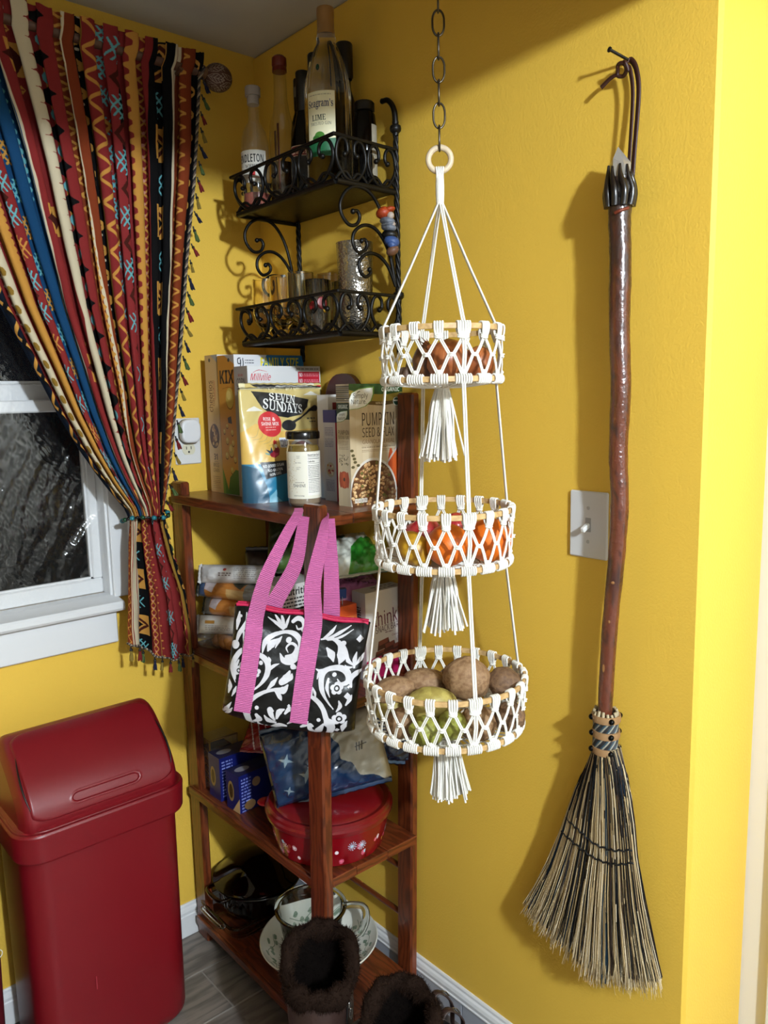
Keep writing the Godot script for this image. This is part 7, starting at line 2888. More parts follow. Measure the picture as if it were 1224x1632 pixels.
func bottom_shelf_ware():
	var Y := 0.063
	# clear baking dish under the brown casserole
	var clear := glass(Color(0.97, 0.98, 0.97), 0.05)
	var t := thing("baking_dish", "clear rectangular glass baking dish under the brown casserole", "dish", Vector3(0.125, Y, 0.222))
	var st := mb()
	var rings := []
	for q in [[0.0, 0.14, 0.12], [0.003, 0.15, 0.13], [0.04, 0.172, 0.152], [0.0435, 0.186, 0.166], [0.0475, 0.187, 0.167], [0.0475, 0.173, 0.153], [0.043, 0.166, 0.146], [0.0065, 0.143, 0.123], [0.0055, 0.13, 0.11]]:
		rings.append(rrect(q[1], q[2], 0.03, q[0], 6))
	loft(st, rings)
	obj("dish", fin(st), clear, t)
	for s in [-1.0, 1.0]:
		st = mb()
		tube(st, smooth_path([Vector3(-0.05, 0.0455, s * 0.082), Vector3(-0.045, 0.0455, s * 0.0935), Vector3(0.045, 0.0455, s * 0.0935), Vector3(0.05, 0.0455, s * 0.082)], 5), 0.0042, 8)
		obj("handle", fin(st), clear, t)
	# brown glass casserole with a domed lid
	var brown := glass(Color(0.22, 0.07, 0.04), 0.05)
	var C := Transform3D(Basis(Vector3(1.0, 0, 0), UPV, Vector3(0, 0, 1.0)), Vector3.ZERO)
	t = thing("casserole", "oval dark brown glass casserole with ribbed sides and domed lid", "casserole", Vector3(0.142, 0.112, 0.185))
	st = mb()
	var ribs := func(r: float, y: float):
		var ring := PackedVector3Array()
		for i in 144:
			var g := TAU * i / 144
			var k := r * (1.0 + 0.012 * cos(g * 36.0))
			ring.append(Vector3(cos(g) * k * 1.02, y, -sin(g) * k * 0.98))
		return ring
	var plain := func(r: float, y: float):
		var ring := PackedVector3Array()
		for i in 144:
			var g := TAU * i / 144
			ring.append(Vector3(cos(g) * r * 1.02, y, -sin(g) * r * 0.98))
		return ring
	loft(st, [plain.call(0.085, 0.0), plain.call(0.094, 0.004), ribs.call(0.1, 0.02), ribs.call(0.103, 0.055), plain.call(0.105, 0.062), plain.call(0.114, 0.066), plain.call(0.114, 0.07), plain.call(0.104, 0.07), plain.call(0.097, 0.056), plain.call(0.092, 0.012), plain.call(0.08, 0.006)])
	obj("pot", fin(st), brown, t)
	st = mb()
	lathe(st, [Vector2(0.0, 0.125), Vector2(0.03, 0.122), Vector2(0.062, 0.108), Vector2(0.09, 0.085), Vector2(0.101, 0.0725), Vector2(0.112, 0.0715), Vector2(0.114, 0.075), Vector2(0.106, 0.079), Vector2(0.094, 0.09), Vector2(0.066, 0.114), Vector2(0.032, 0.128), Vector2(0.0, 0.131)], 56)
	obj("lid", fin(st), brown, t)
	for s in [-1.0, 1.0]:
		st = mb()
		tube(st, smooth_path([Vector3(-0.04, 0.067, s * 0.1), Vector3(-0.032, 0.066, s * 0.128), Vector3(0.032, 0.066, s * 0.128), Vector3(0.04, 0.067, s * 0.1)], 6), 0.0052, 8)
		obj("handle", fin(st), brown, t)
	# white bowl with a leaf border
	t = thing("serving_bowl", "wide white bowl with a grey-green leaf border on the bottom shelf", "bowl", Vector3(0.392, Y, 0.171))
	var art := Art.new(0.9, 0.14, 2000.0, rgb8(218, 216, 204))
	for k in 4:
		var x0 := 0.08 + 0.225 * k
		art.stroke(smooth_path([Vector2(x0, 0.026), Vector2(x0 + 0.03, 0.04), Vector2(x0 + 0.07, 0.026), Vector2(x0 + 0.11, 0.04), Vector2(x0 + 0.15, 0.026)], 6), 0.0014, rgb8(110, 128, 110))
		for i in 10:
			var x := x0 + i * 0.016
			var y := 0.033 + 0.01 * sin(i * 2.2)
			var c: Color = [rgb8(126, 144, 124), rgb8(150, 162, 142)][i % 2]
			art.poly(smooth_path([Vector2(x - 0.008, y), Vector2(x - 0.002, y - 0.0055), Vector2(x + 0.009, y + 0.002), Vector2(x + 0.001, y + 0.0055)], 4, true), c)
			art.stroke([Vector2(x - 0.008, y), Vector2(x + 0.009, y + 0.002)], 0.0008, rgb8(84, 104, 88))
	st = mb()
	lathe(st, [Vector2(0, 0.0), Vector2(0.06, 0.0), Vector2(0.062, 0.005), Vector2(0.09, 0.018), Vector2(0.122, 0.042), Vector2(0.1395, 0.066), Vector2(0.1415, 0.069)], 64, Transform3D(), 60.0, Rect2(0, 0.9, 1, 0.05))
	lathe(st, [Vector2(0.1415, 0.069), Vector2(0.139, 0.0705), Vector2(0.1365, 0.068), Vector2(0.118, 0.044), Vector2(0.088, 0.023), Vector2(0.05, 0.013), Vector2(0, 0.012)], 64, Transform3D(), 60.0, Rect2(0, 0.0, 1, 1.0))
	var china := tex_mat(art.im, 0.15)
	# the inner wall runs from rim to centre: the picture's top lies at the rim
	china.uv1_scale = Vector3(1, -1, 1)
	china.uv1_offset = Vector3(0, 1, 0)
	obj("bowl", fin(st), china, t)
	# big glass measuring cup in the bowl
	t = thing("measuring_cup", "large clear glass batter cup with a looped handle set in the white bowl", "measuring cup", Vector3(0.372, 0.0795, 0.178))
	st = mb()
	lathe(st, [Vector2(0, 0.0), Vector2(0.05, 0.0), Vector2(0.056, 0.004), Vector2(0.066, 0.04), Vector2(0.077, 0.1), Vector2(0.081, 0.118), Vector2(0.087, 0.121), Vector2(0.087, 0.125), Vector2(0.079, 0.125), Vector2(0.0745, 0.118), Vector2(0.062, 0.04), Vector2(0.05, 0.008), Vector2(0, 0.007)], 56)
	obj("cup", fin(st), clear, t)
	st = mb()
	var hd := Vector3(0.62, 0, -0.78)
	tube(st, smooth_path([hd * 0.078 + UPV * 0.119, hd * 0.1 + UPV * 0.122, hd * 0.128 + UPV * 0.114, hd * 0.132 + UPV * 0.08, hd * 0.12 + UPV * 0.05, hd * 0.1 + UPV * 0.038, hd * 0.068 + UPV * 0.042], 6), 0.0065, 8, false, true, 1.5)
	obj("handle", fin(st), clear, t)


# ---------------------------------------------------------------- bottles and glasses on the iron shelf

func label_patch(r: float, y0: float, y1: float, half: float, mid := -0.61) -> ArrayMesh:
	var st := mb()
	lathe(st, [Vector2(r, y0), Vector2(r, y1)], 28, Transform3D(), 40.0, Rect2(0, 0, 1, 1), mid - half, mid + half)
	return fin(st)


func bottle(label: String, at: Vector3, body: Array, glass_m: Material, cap: Array, cap_m: Material, fill := [], fill_m: Material = null) -> Node3D:
	var t := thing("bottle", label, "bottle", at)
	var st := mb()
	lathe(st, body, 36, Transform3D(), 50.0)
	obj("glass", fin(st), glass_m, t)
	if fill.size():
		st = mb()
		lathe(st, fill, 32, Transform3D(), 50.0)
		obj("spirit", fin(st), fill_m, t)
	st = mb()
	lathe(st, cap, 28, Transform3D(), 35.0)
	obj("cap", fin(st), cap_m, t)
	return t


func V(flat: Array) -> Array:
	var out := []
	for i in range(0, flat.size(), 2):
		out.append(Vector2(flat[i], flat[i + 1]))
	return out


func bottles():
	var Y := 1.8345
	var B := font("bold")
	var S := font("sans")
	var R := font("serifbold")
	var clear := pane(Color(0.75, 0.72, 0.62), 0.1, 0.02)
	var smoke := pane(Color(0.6, 0.5, 0.3), 0.12, 0.02)
	var dark := mat(Color(0.01, 0.009, 0.009), 0.1, 0.0, 0.35)
	# tall ribbed gin bottle
	var t := thing("bottle", "tall clear ribbed gin bottle with a tan cap and lime label", "bottle", Vector3(0.432, Y, 0.1))
	var st := mb()
	var prof := V([0.0, 0.0, 0.042, 0.0, 0.047, 0.006, 0.048, 0.02, 0.048, 0.2, 0.045, 0.225, 0.036, 0.258, 0.026, 0.283, 0.0205, 0.293, 0.0195, 0.3, 0.0205, 0.305, 0.0185, 0.31, 0.0165, 0.316])
	var rings := []
	for p in prof:
		var ring := PackedVector3Array()
		for i in 120:
			var g := TAU * i / 120
			var k: float = 1.0 + (0.012 * cos(g * 20.0) if p.y > 0.02 and p.y < 0.285 else 0.0)
			ring.append(Vector3(cos(g) * p.x * k, p.y, -sin(g) * p.x * k))
		rings.append(ring)
	loft(st, rings, true, true)
	obj("glass", fin(st), glass(Color(0.97, 0.96, 0.92), 0.036), t)
	st = mb()
	lathe(st, V([0.0185, 0.312, 0.0185, 0.318, 0.0175, 0.32, 0.0175, 0.345, 0.0182, 0.347, 0.0182, 0.36, 0.0176, 0.363, 0.0, 0.364]), 32)
	obj("cap", fin(st), mat(Color(0.58, 0.43, 0.24), 0.35, 0.2), t)
	var a := Art.new(0.062, 0.125, 4000.0, rgb8(226, 220, 184))
	scribble(a, 0.004, 0.006, 0.05, 1, 0.002, 0.004, rgb8(170, 166, 140))
	a.text(0.003, 0.016, 0.055, 0.019, "Seagram's", rgb8(36, 40, 92), R)
	a.text(0.012, 0.045, 0.03, 0.011, "LIME", rgb8(48, 60, 50), R)
	a.text(0.007, 0.059, 0.046, 0.006, "TWISTED GIN", rgb8(90, 92, 76), S)
	a.disc(0.028, 0.086, 0.011, 0.0085, rgb8(70, 128, 46))
	a.disc(0.02, 0.09, 0.008, 0.006, rgb8(48, 104, 38))
	a.poly([Vector2(0, 0.1), Vector2(0.03, 0.094), Vector2(0.062, 0.09), Vector2(0.062, 0.125), Vector2(0, 0.125)], rgb8(24, 96, 58))
	obj("label", label_patch(0.0487, 0.065, 0.19, 0.64, -1.0), tex_mat(a.im, 0.5), t)
	st = mb()
	ball(st, Vector3(0.0395, 0.0, 0.0).rotated(UPV, -1.15) + UPV * 0.238, Vector3(0.004, 0.0065, 0.004), 10)
	obj("emblem", fin(st), mat(Color(0.05, 0.22, 0.09), 0.3), t)
	# short whisky
	t = bottle("clear whisky bottle with white cap, left end of the upper iron shelf", Vector3(0.2, Y, 0.134), V([0, 0, 0.03, 0, 0.0315, 0.004, 0.0315, 0.1, 0.0315, 0.15, 0.027, 0.175, 0.014, 0.196, 0.0125, 0.205, 0.0125, 0.238]), clear, V([0.0, 0.234, 0.0135, 0.234, 0.0135, 0.252, 0.0175, 0.252, 0.0175, 0.27, 0.016, 0.272, 0.0, 0.272]), mat(Color(0.62, 0.58, 0.55), 0.5), V([0, 0.004, 0.029, 0.004, 0.03, 0.008, 0.03, 0.04, 0, 0.04]), mat(Color(0.55, 0.2, 0.16), 0.2))
	a = Art.new(0.075, 0.07, 4000.0, rgb8(206, 202, 190))
	a.text(0.0, 0.009, 0.068, 0.017, "PENDLETON", rgb8(30, 30, 34), B)
	a.text(0.024, 0.031, 0.038, 0.007, "WHISKY", rgb8(50, 48, 48), R)
	a.rect(0.041, 0.044, 0.007, 0.011, rgb8(180, 30, 30))
	a.rect(0.035, 0.046, 0.003, 0.009, rgb8(180, 30, 30))
	a.rect(0.03, 0.058, 0.03, 0.0015, rgb8(150, 60, 50))
	obj("label", label_patch(0.032, 0.06, 0.13, 1.2, -0.95), tex_mat(a.im, 0.6), t)
	# amber with red cap
	t = bottle("slender clear bottle with red-orange cap behind the whisky", Vector3(0.228, Y, 0.078), V([0, 0, 0.026, 0, 0.0285, 0.004, 0.029, 0.16, 0.028, 0.19, 0.02, 0.22, 0.0155, 0.25, 0.0145, 0.31, 0.0155, 0.316]), smoke, V([0.0, 0.308, 0.0165, 0.308, 0.0165, 0.316, 0.0155, 0.318, 0.017, 0.322, 0.0165, 0.337, 0.011, 0.342, 0.0, 0.343]), mat(Color(0.4, 0.1, 0.05), 0.4), V([0, 0.004, 0.0265, 0.004, 0.0272, 0.008, 0.0272, 0.11, 0, 0.11]), mat(Color(0.16, 0.1, 0.07), 0.15))
	st = mb()
	for k in 3:
		tube(st, [Vector3(0.0, 0.05, 0.0), Vector3(0.0, 0.19, 0.0)].map(func(p): return p + Vector3(cos(k * 2.0 - 0.9) * 0.0285, 0, -sin(k * 2.0 - 0.9) * 0.0285)), 0.0045, 6, false, true, 0.3)
	obj("label_strip", fin(st), mat(Color(0.36, 0.2, 0.12), 0.5), t)
	# cream liqueur
	t = bottle("dark brown liqueur bottle with black neck and small red label", Vector3(0.322, Y, 0.083), V([0, 0, 0.029, 0, 0.0315, 0.004, 0.032, 0.1, 0.03, 0.135, 0.022, 0.165, 0.0155, 0.19, 0.0145, 0.2]), dark, V([0.0145, 0.196, 0.0158, 0.198, 0.0152, 0.262, 0.0155, 0.276, 0.014, 0.279, 0.0, 0.2795]), M.black)
	a = Art.new(0.05, 0.06, 3000.0, rgb8(20, 18, 18))
	a.rect(0.0, 0.0, 0.05, 0.022, rgb8(196, 176, 150))
	a.rect(0.0015, 0.0015, 0.047, 0.019, rgb8(110, 26, 24))
	a.text(0.004, 0.005, 0.042, 0.012, "BAILEYS", rgb8(226, 206, 180), R)
	obj("label", label_patch(0.0324, 0.06, 0.12, 0.8, -0.95), tex_mat(a.im, 0.5), t)
	# dark ones at the back
	var wine := V([0, 0, 0.021, 0, 0.0235, 0.004, 0.0235, 0.18, 0.021, 0.205, 0.0135, 0.23, 0.0125, 0.25, 0.0125, 0.27])
	var capw := V([0.0135, 0.235, 0.0142, 0.24, 0.0142, 0.3, 0.013, 0.303, 0.0, 0.3035])
	t = bottle("dark bottle with grey neck band between the red-capped and liqueur bottles", Vector3(0.232, Y, 0.027), wine, dark, capw, M.black)
	st = mb()
	lathe(st, V([0.0143, 0.262, 0.0145, 0.263, 0.0145, 0.283, 0.0143, 0.284]), 24)
	obj("neck_band", fin(st), mat(Color(0.4, 0.38, 0.35), 0.5), t)
	t = bottle("black-capped bottle just behind the left edge of the gin bottle", Vector3(0.299, Y, 0.031), wine, dark, V([0.0155, 0.25, 0.0162, 0.256, 0.0162, 0.332, 0.0145, 0.335, 0.0, 0.3355]), M.black)
	t = bottle("black-capped bottle just behind the right edge of the gin bottle", Vector3(0.404, Y, 0.031), wine, dark, V([0.015, 0.25, 0.0185, 0.256, 0.0185, 0.32, 0.0165, 0.323, 0.0, 0.3235]), M.black)
	t = bottle("short black bottle with narrow white label right of the gin bottle", Vector3(0.489, Y, 0.05), V([0, 0, 0.022, 0, 0.025, 0.004, 0.025, 0.13, 0.0225, 0.152, 0.018, 0.16]), dark, V([0.018, 0.158, 0.0215, 0.16, 0.0215, 0.175, 0.019, 0.178, 0, 0.1785]), M.black)
	obj("label", label_patch(0.0254, 0.03, 0.13, 0.4, 0.3), mat(Color(0.6, 0.57, 0.5), 0.6), t)


func glassware():
	var Y := 1.5435
	var amber := glass(Color(0.995, 0.965, 0.86), 0.05)
	var proto: Node3D = null
	var spots := [[0.215, 0.133, "amber tinted goblet at the front left corner of the lower iron shelf"], [0.281, 0.128, "amber tinted goblet second from the left in the front row"], [0.346, 0.125, "amber tinted goblet third from the left in the front row"], [0.232, 0.065, "amber tinted goblet at the back left of the lower iron shelf"], [0.298, 0.06, "amber tinted goblet in the middle of the back row"], [0.363, 0.058, "amber tinted goblet at the right of the back row"]]
	for q in spots:
		var o: Node3D
		if proto == null:
			proto = thing("goblet", q[2], "glass", Vector3.ZERO, 0, "amber goblets on the lower iron shelf")
			var st := mb()
			lathe(st, V([0, 0, 0.026, 0.0, 0.0275, 0.002, 0.02, 0.005, 0.009, 0.01, 0.0075, 0.018, 0.011, 0.026, 0.022, 0.04, 0.029, 0.062, 0.0305, 0.09, 0.029, 0.14, 0.0278, 0.1405, 0.0275, 0.139, 0.029, 0.09, 0.0272, 0.064, 0.02, 0.046, 0.008, 0.036, 0, 0.034]), 36, Transform3D(), 60.0)
			obj("bowl", fin(st), amber, proto)
			o = proto
		else:
			o = copy_of(proto, q[2], "amber goblets on the lower iron shelf")
		o.position = Vector3(q[0], Y, q[1])
	var clear := glass(Color(0.97, 0.98, 0.98), 0.05)
	var k := 0
	for q in [[0.413, 0.13, "clear ribbed tumbler with red and yellow print, front of the pair"], [0.425, 0.062, "clear ribbed tumbler behind the printed one"]]:
		var t := thing("tumbler", q[2], "glass", Vector3(q[0], Y, q[1]))
		var st := mb()
		var rings := []
		for p in V([0.024, 0.0, 0.0255, 0.003, 0.028, 0.05, 0.0295, 0.115, 0.0285, 0.116, 0.0278, 0.1145, 0.0262, 0.05, 0.0235, 0.01]):
			var ring := PackedVector3Array()
			for i in 96:
				var g := TAU * i / 96
				var w: float = 1.0 + (0.014 * cos(g * 16.0) if p.x > 0.0279 or p.y < 0.09 and p.x > 0.0253 else 0.0)
				ring.append(Vector3(cos(g) * p.x * w, p.y, -sin(g) * p.x * w))
			rings.append(ring)
		loft(st, rings)
		obj("glass", fin(st), clear, t)
		if k == 0:
			st = mb()
			for e in [[-0.3, 0.066, 0.011, 0.013], [-0.95, 0.06, 0.009, 0.01]]:
				var c := Vector3(cos(e[0]), 0, -sin(e[0]))
				ball(st, c * 0.0288 + UPV * e[1], Vector3(e[2], e[3], 0.0012), 14, Basis(c.cross(UPV) * -1.0, UPV, c))
			obj("red_print", fin(st), mat(Color(0.5, 0.06, 0.07), 0.4), t)
			st = mb()
			var c := Vector3(cos(-0.05), 0, -sin(-0.05))
			ball(st, c * 0.0288 + UPV * 0.054, Vector3(0.005, 0.008, 0.0012), 12, Basis(c.cross(UPV) * -1.0, UPV, c))
			obj("yellow_print", fin(st), mat(Color(0.7, 0.52, 0.05), 0.4), t)
		k += 1
	# hammered metal tumbler with a dull band
	var t := thing("metal_cup", "tall hammered silver cup at the right of the lower iron shelf", "cup", Vector3(0.489, Y, 0.085))
	var steel := mat(Color(0.62, 0.6, 0.57), 0.16, 0.95)
	var cell := FastNoiseLite.new()
	cell.noise_type = FastNoiseLite.TYPE_CELLULAR
	cell.frequency = 0.06
	cell.seed = 3
	var nt := NoiseTexture2D.new()
	nt.width = 256
	nt.height = 256
	nt.seamless = true
	nt.noise = cell
	bumpy(steel, nt, 0.18, 10.0)
	var st := mb()
	lathe(st, V([0, 0.0, 0.03, 0.0, 0.033, 0.004, 0.0355, 0.08, 0.0385, 0.184, 0.0392, 0.1855, 0.0375, 0.186, 0.036, 0.182, 0.033, 0.08, 0.03, 0.01, 0, 0.008]), 48)
	obj("cup", fin(st), steel, t)
	# clay figurine hugging the post
	t = thing("figurine", "small clay figure in blue trousers clinging to the iron scroll", "figurine", Vector3(0.543, 1.74, 0.03))
	var fig := func(called: String, c: Color, parts: Array):
		var s := mb()
		for p in parts:
			ball(s, Vector3(p[0], p[1], p[2]), Vector3(p[3], p[4], p[5]), 14, Basis.from_euler(Vector3(0, 0.75, p[6] if p.size() > 6 else 0.0)))
		obj(called, fin(s), mat(c, 0.5), t)
	fig.call("hat", Color(0.62, 0.22, 0.06), [[0.002, 0.044, 0.022, 0.016, 0.012, 0.015, 0.3], [0.012, 0.05, 0.014, 0.012, 0.006, 0.011, 0.2]])
	fig.call("hand", Color(0.66, 0.6, 0.55), [[0.017, 0.037, 0.016, 0.0075, 0.0075, 0.006], [0.019, 0.02, 0.012, 0.006, 0.005, 0.006]])
	fig.call("sweater", Color(0.42, 0.45, 0.5), [[0.009, 0.027, 0.018, 0.016, 0.0085, 0.013, -0.1], [0.011, 0.014, 0.016, 0.016, 0.008, 0.013, -0.1], [0.012, 0.02, 0.02, 0.014, 0.005, 0.011, 0.1]])
	fig.call("belt", Color(0.02, 0.02, 0.025), [[0.013, 0.0, 0.016, 0.0165, 0.0095, 0.013, -0.1]])
	fig.call("trousers", Color(0.2, 0.3, 0.5), [[0.018, -0.014, 0.015, 0.0165, 0.0115, 0.013, -0.35], [0.021, -0.021, 0.017, 0.011, 0.009, 0.011, -0.5]])
	fig.call("shoe", Color(0.4, 0.27, 0.2), [[0.021, -0.033, 0.016, 0.014, 0.0095, 0.012, 0.45]])


# ---------------------------------------------------------------- outlet, night light, switch

func wall_fittings():
	var t := thing("outlet", "white duplex wall outlet beside the curtain", "outlet", Vector3(0, 1.311, 0.242))
	var st := mb()
	box(st, Vector3(0.006, 0.1145, 0.07), Transform3D(Basis(), Vector3(0.003, 0, 0)), 0.0025)
	obj("cover_plate", fin(st), M.plastic, t)
	for y in [0.0195, -0.0195]:
		st = mb()
		var ring := []
		for k in 2:
			var r := PackedVector3Array()
			for i in 32:
				var g := TAU * i / 32
				r.append(Vector3(0.0055 + 0.0022 * k, y + clampf(sin(g) * 0.0172, -0.0135, 0.0135), cos(g) * 0.0172))
			ring.append(r)
		st.set_smooth_group(-1)
		for i in 32:
			var j := (i + 1) % 32
			hull_face(st, [ring[0][i], ring[0][j], ring[1][j], ring[1][i]], Vector3(0.0055, y, 0), [Vector2.ZERO, Vector2.ZERO, Vector2.ZERO, Vector2.ZERO])
			hull_face(st, [Vector3(0.0077, y, 0), ring[1][i], ring[1][j]], Vector3(0, y, 0), [Vector2.ZERO, Vector2.ZERO, Vector2.ZERO])
		var face := obj("receptacle", fin(st), M.ivory, t)
		st = mb()
		for z in [-0.0063, 0.0063]:
			box(st, Vector3(0.001, 0.0075, 0.0018), Transform3D(Basis(), Vector3(0.0075, y + 0.003, z)), 0.0)
		ball(st, Vector3(0.0075, y - 0.007, 0), Vector3(0.0008, 0.0028, 0.0026), 10)
		obj("slots", fin(st), M.black, face)
	t = thing("night_light", "white rounded plug-in device in the upper socket", "night light", Vector3(0.0078, 1.3365, 0.2435))
	st = mb()
	var rings := []
	for q in [[0.0, 0.046, 0.05], [0.004, 0.05, 0.056], [0.018, 0.051, 0.058], [0.0225, 0.049, 0.056], [0.024, 0.046, 0.052], [0.0245, 0.04, 0.046]]:
		var r := PackedVector3Array()
		for p in rrect(q[1], q[2], 0.017, 0.0, 8):
			r.append(Vector3(q[0], p.z, p.x))
		rings.append(r)
	loft(st, rings, false, true)
	obj("housing", fin(st), mat(Color(0.87, 0.87, 0.87), 0.35), t)
	st = mb()
	tube(st, rings[1], 0.0012, 6, true)
	obj("seam", fin(st), mat(Color(0.3, 0.29, 0.27), 0.6), t)
	t = thing("light_switch", "white toggle light switch on a wide plate behind the broom", "light switch", Vector3(1.018, 1.181, 0))
	st = mb()
	box(st, Vector3(0.078, 0.1185, 0.0055), Transform3D(Basis(), Vector3(0, 0, 0.0027)), 0.0024)
	obj("cover_plate", fin(st), mat(Color(0.80, 0.80, 0.80), 0.3), t)
	st = mb()
	box_at(st, Vector3(-0.0058, -0.0125, 0.004), Vector3(0.0058, 0.0125, 0.0062), 0.0006)
	obj("toggle_frame", fin(st), mat(Color(0.6, 0.6, 0.6), 0.4), t)
	st = mb()
	box(st, Vector3(0.0082, 0.0088, 0.02), Transform3D(Basis.from_euler(Vector3(deg_to_rad(24), 0, 0)), Vector3(0, -0.004, 0.0135)), 0.0016)
	obj("toggle", fin(st), M.plastic, t)
	for y in [0.03, -0.03]:
		st = mb()
		ball(st, Vector3(0, y, 0.0056), Vector3(0.0034, 0.0034, 0.0012), 12)
		box(st, Vector3(0.005, 0.0008, 0.0006), Transform3D(Basis.from_euler(Vector3(0, 0, 0.5)), Vector3(0, y, 0.0067)), 0.0)
		obj("screw", fin(st), mat(Color(0.7, 0.7, 0.7), 0.3, 0.3), t)


# ---------------------------------------------------------------- fruit and vegetables in the baskets

func lump(label: String, called: String, category: String, at: Vector3, r: Vector3, m: Material, turn: Vector3, wob: float, sd: float, dents := []) -> Node3D:
	var t := thing(called, label, category, at)
	var b := Basis.from_euler(turn)
	var st := mb()
	var n := FastNoiseLite.new()
	n.seed = int(sd * 13)
	n.frequency = 0.9
	grid(st, 40, 26, func(u, v):
		var a: float = TAU * u
		var e: float = PI * (v - 0.5)
		var d := Vector3(cos(a) * cos(e), sin(e), -sin(a) * cos(e))
		var k: float = 1.0 + wob * n.get_noise_3d(d.x * 1.6, d.y * 1.6, d.z * 1.6) * 2.0 + wob * 0.3 * n.get_noise_3d(d.x * 5.0, d.y * 5.0, d.z * 5.0)
		for q in dents:
			var w: Vector3 = q[0]
			k -= q[1] * exp(-(d - w.normalized()).length_squared() / (q[2] * q[2]))
		return b * (d * r * k), true)
	obj("flesh", fin(st), m, t)
	return t


func produce():
	var skin := func(c0: Color, c1: Color, freq: float, rough: float, bump: float, sd: int, spec := 0.5):
		var m := mat(Color.WHITE, rough, 0.0, spec)
		m.albedo_texture = noise_tex(freq, 256, 4, sd, [[0.0, 0.42, 0.6, 1.0], [c0, c0, c1, c1]])
		m.uv1_triplanar = true
		m.uv1_scale = Vector3.ONE * 9.0
		if bump > 0.0:
			m.heightmap_enabled = true
			m.heightmap_texture = noise_tex(freq * 3.0, 256, 3, sd + 1)
			m.heightmap_scale = bump
		return m
	var pot := skin.call(rgb8(150, 118, 84), rgb8(124, 90, 60), 0.05, 0.7, 0.04, 3) as StandardMaterial3D
	var pot_d := skin.call(rgb8(122, 92, 64), rgb8(92, 66, 46), 0.05, 0.7, 0.04, 5) as StandardMaterial3D
	var pot_g := skin.call(rgb8(176, 160, 84), rgb8(150, 132, 64), 0.02, 0.55, 0.02, 7) as StandardMaterial3D
	var pear_m := skin.call(rgb8(146, 150, 62), rgb8(128, 122, 50), 0.08, 0.45, 0.01, 9) as StandardMaterial3D
	var orange := skin.call(rgb8(222, 112, 24), rgb8(214, 100, 18), 0.03, 0.4, 0.0, 11) as StandardMaterial3D
	orange.heightmap_enabled = true
	orange.heightmap_texture = noise_tex(0.22, 256, 2, 2)
	orange.heightmap_scale = 0.03
	var apple := skin.call(rgb8(150, 30, 40), rgb8(168, 60, 52), 0.03, 0.25, 0.0, 13) as StandardMaterial3D
	var onion := skin.call(rgb8(176, 104, 58), rgb8(140, 74, 38), 0.03, 0.35, 0.01, 15) as StandardMaterial3D
	onion.uv1_scale = Vector3(14, 1.5, 14)
	var garlic := mat(Color(0.42, 0.33, 0.28), 0.7)
	var lemon := skin.call(rgb8(198, 150, 36), rgb8(176, 128, 26), 0.03, 0.4, 0.02, 17) as StandardMaterial3D
	# top basket: onions, shallot, garlic; the base net lies at 1.43
	var y1 := 1.4345
	var bulb := func(label: String, at: Vector3, r: float, h: float, m: Material, turn: Vector3, sd: float):
		var t := thing("onion", label, "onion", at)
		var st := mb()
		var b := Transform3D(Basis.from_euler(turn), Vector3.ZERO)
		lathe(st, V([0, -h * 0.52, r * 0.2, -h * 0.55, r * 0.6, -h * 0.46, r * 0.93, -h * 0.2, r, 0.03 * h, r * 0.86, h * 0.28, r * 0.5, h * 0.45, r * 0.2, h * 0.56, r * 0.12, h * 0.72, r * 0.16, h * 0.84, 0.0, h * 0.85]), 36, b, 80.0)
		obj("bulb", fin(st), m, t)
		st = mb()
		for i in 7:
			var g := i * 0.9 + sd
			tube(st, [b * Vector3(cos(g) * r * 0.08, h * 0.7, sin(g) * r * 0.08), b * Vector3(cos(g) * r * 0.22, h * (0.95 + 0.1 * sin(g * 3.0)), sin(g) * r * 0.22)], [0.0022, 0.0005], 4)
		obj("dry_neck", fin(st), mat(Color(0.4, 0.26, 0.14), 0.8), t)
	bulb.call("large copper-skinned onion at the front of the top basket", Vector3(0.876, y1 + 0.034, 0.208), 0.037, 0.062, onion, Vector3(0.4, 0, 0.9), 1.0)
	bulb.call("copper-skinned onion behind on the right of the top basket", Vector3(0.882, y1 + 0.029, 0.139), 0.031, 0.054, onion, Vector3(-0.4, 0.4, 0.9), 2.0)
	bulb.call("dark brown shallot standing left of the large onion", Vector3(0.834, y1 + 0.028, 0.218), 0.022, 0.058, skin.call(rgb8(112, 70, 36), rgb8(84, 50, 26), 0.03, 0.4, 0.01, 21), Vector3(0.15, 0, 0.25), 3.0)
	for k in 2:
		var t := thing("garlic", ["mauve garlic bulb at the left of the top basket", "small pale garlic bulb lying behind the shallot"][k], "garlic", [Vector3(0.79, y1 + 0.014, 0.218), Vector3(0.822, y1 + 0.013, 0.168)][k])
		for i in 6:
			var g := TAU * i / 6
			var st := mb()
			ball(st, Vector3(cos(g) * 0.0085, 0, sin(g) * 0.0085), Vector3(0.009, 0.013, 0.009), 12)
			obj("clove", fin(st), garlic, t)
		var st2 := mb()
		tube(st2, [Vector3(0, 0.008, 0), Vector3(0.001, 0.02, 0.001), Vector3(0.003, 0.027, 0.002)], [0.006, 0.003, 0.0025], 8)
		obj("stalk", fin(st2), garlic, t)
	# middle basket: oranges, apples, a lemon; base at 1.12
	var y2 := 1.1215
	lump("whole orange at the front centre of the middle basket", "orange", "orange", Vector3(0.887, y2 + 0.037, 0.222), Vector3(0.0375, 0.036, 0.0375), orange, Vector3(0.3, 0, 0.2), 0.01, 1.0)
	lump("whole orange at the right of the middle basket", "orange", "orange", Vector3(0.912, y2 + 0.039, 0.146), Vector3(0.0395, 0.038, 0.0395), orange, Vector3(0.1, 0.4, 0.5), 0.012, 2.0)
	var stem := mat(Color(0.2, 0.13, 0.06), 0.8)
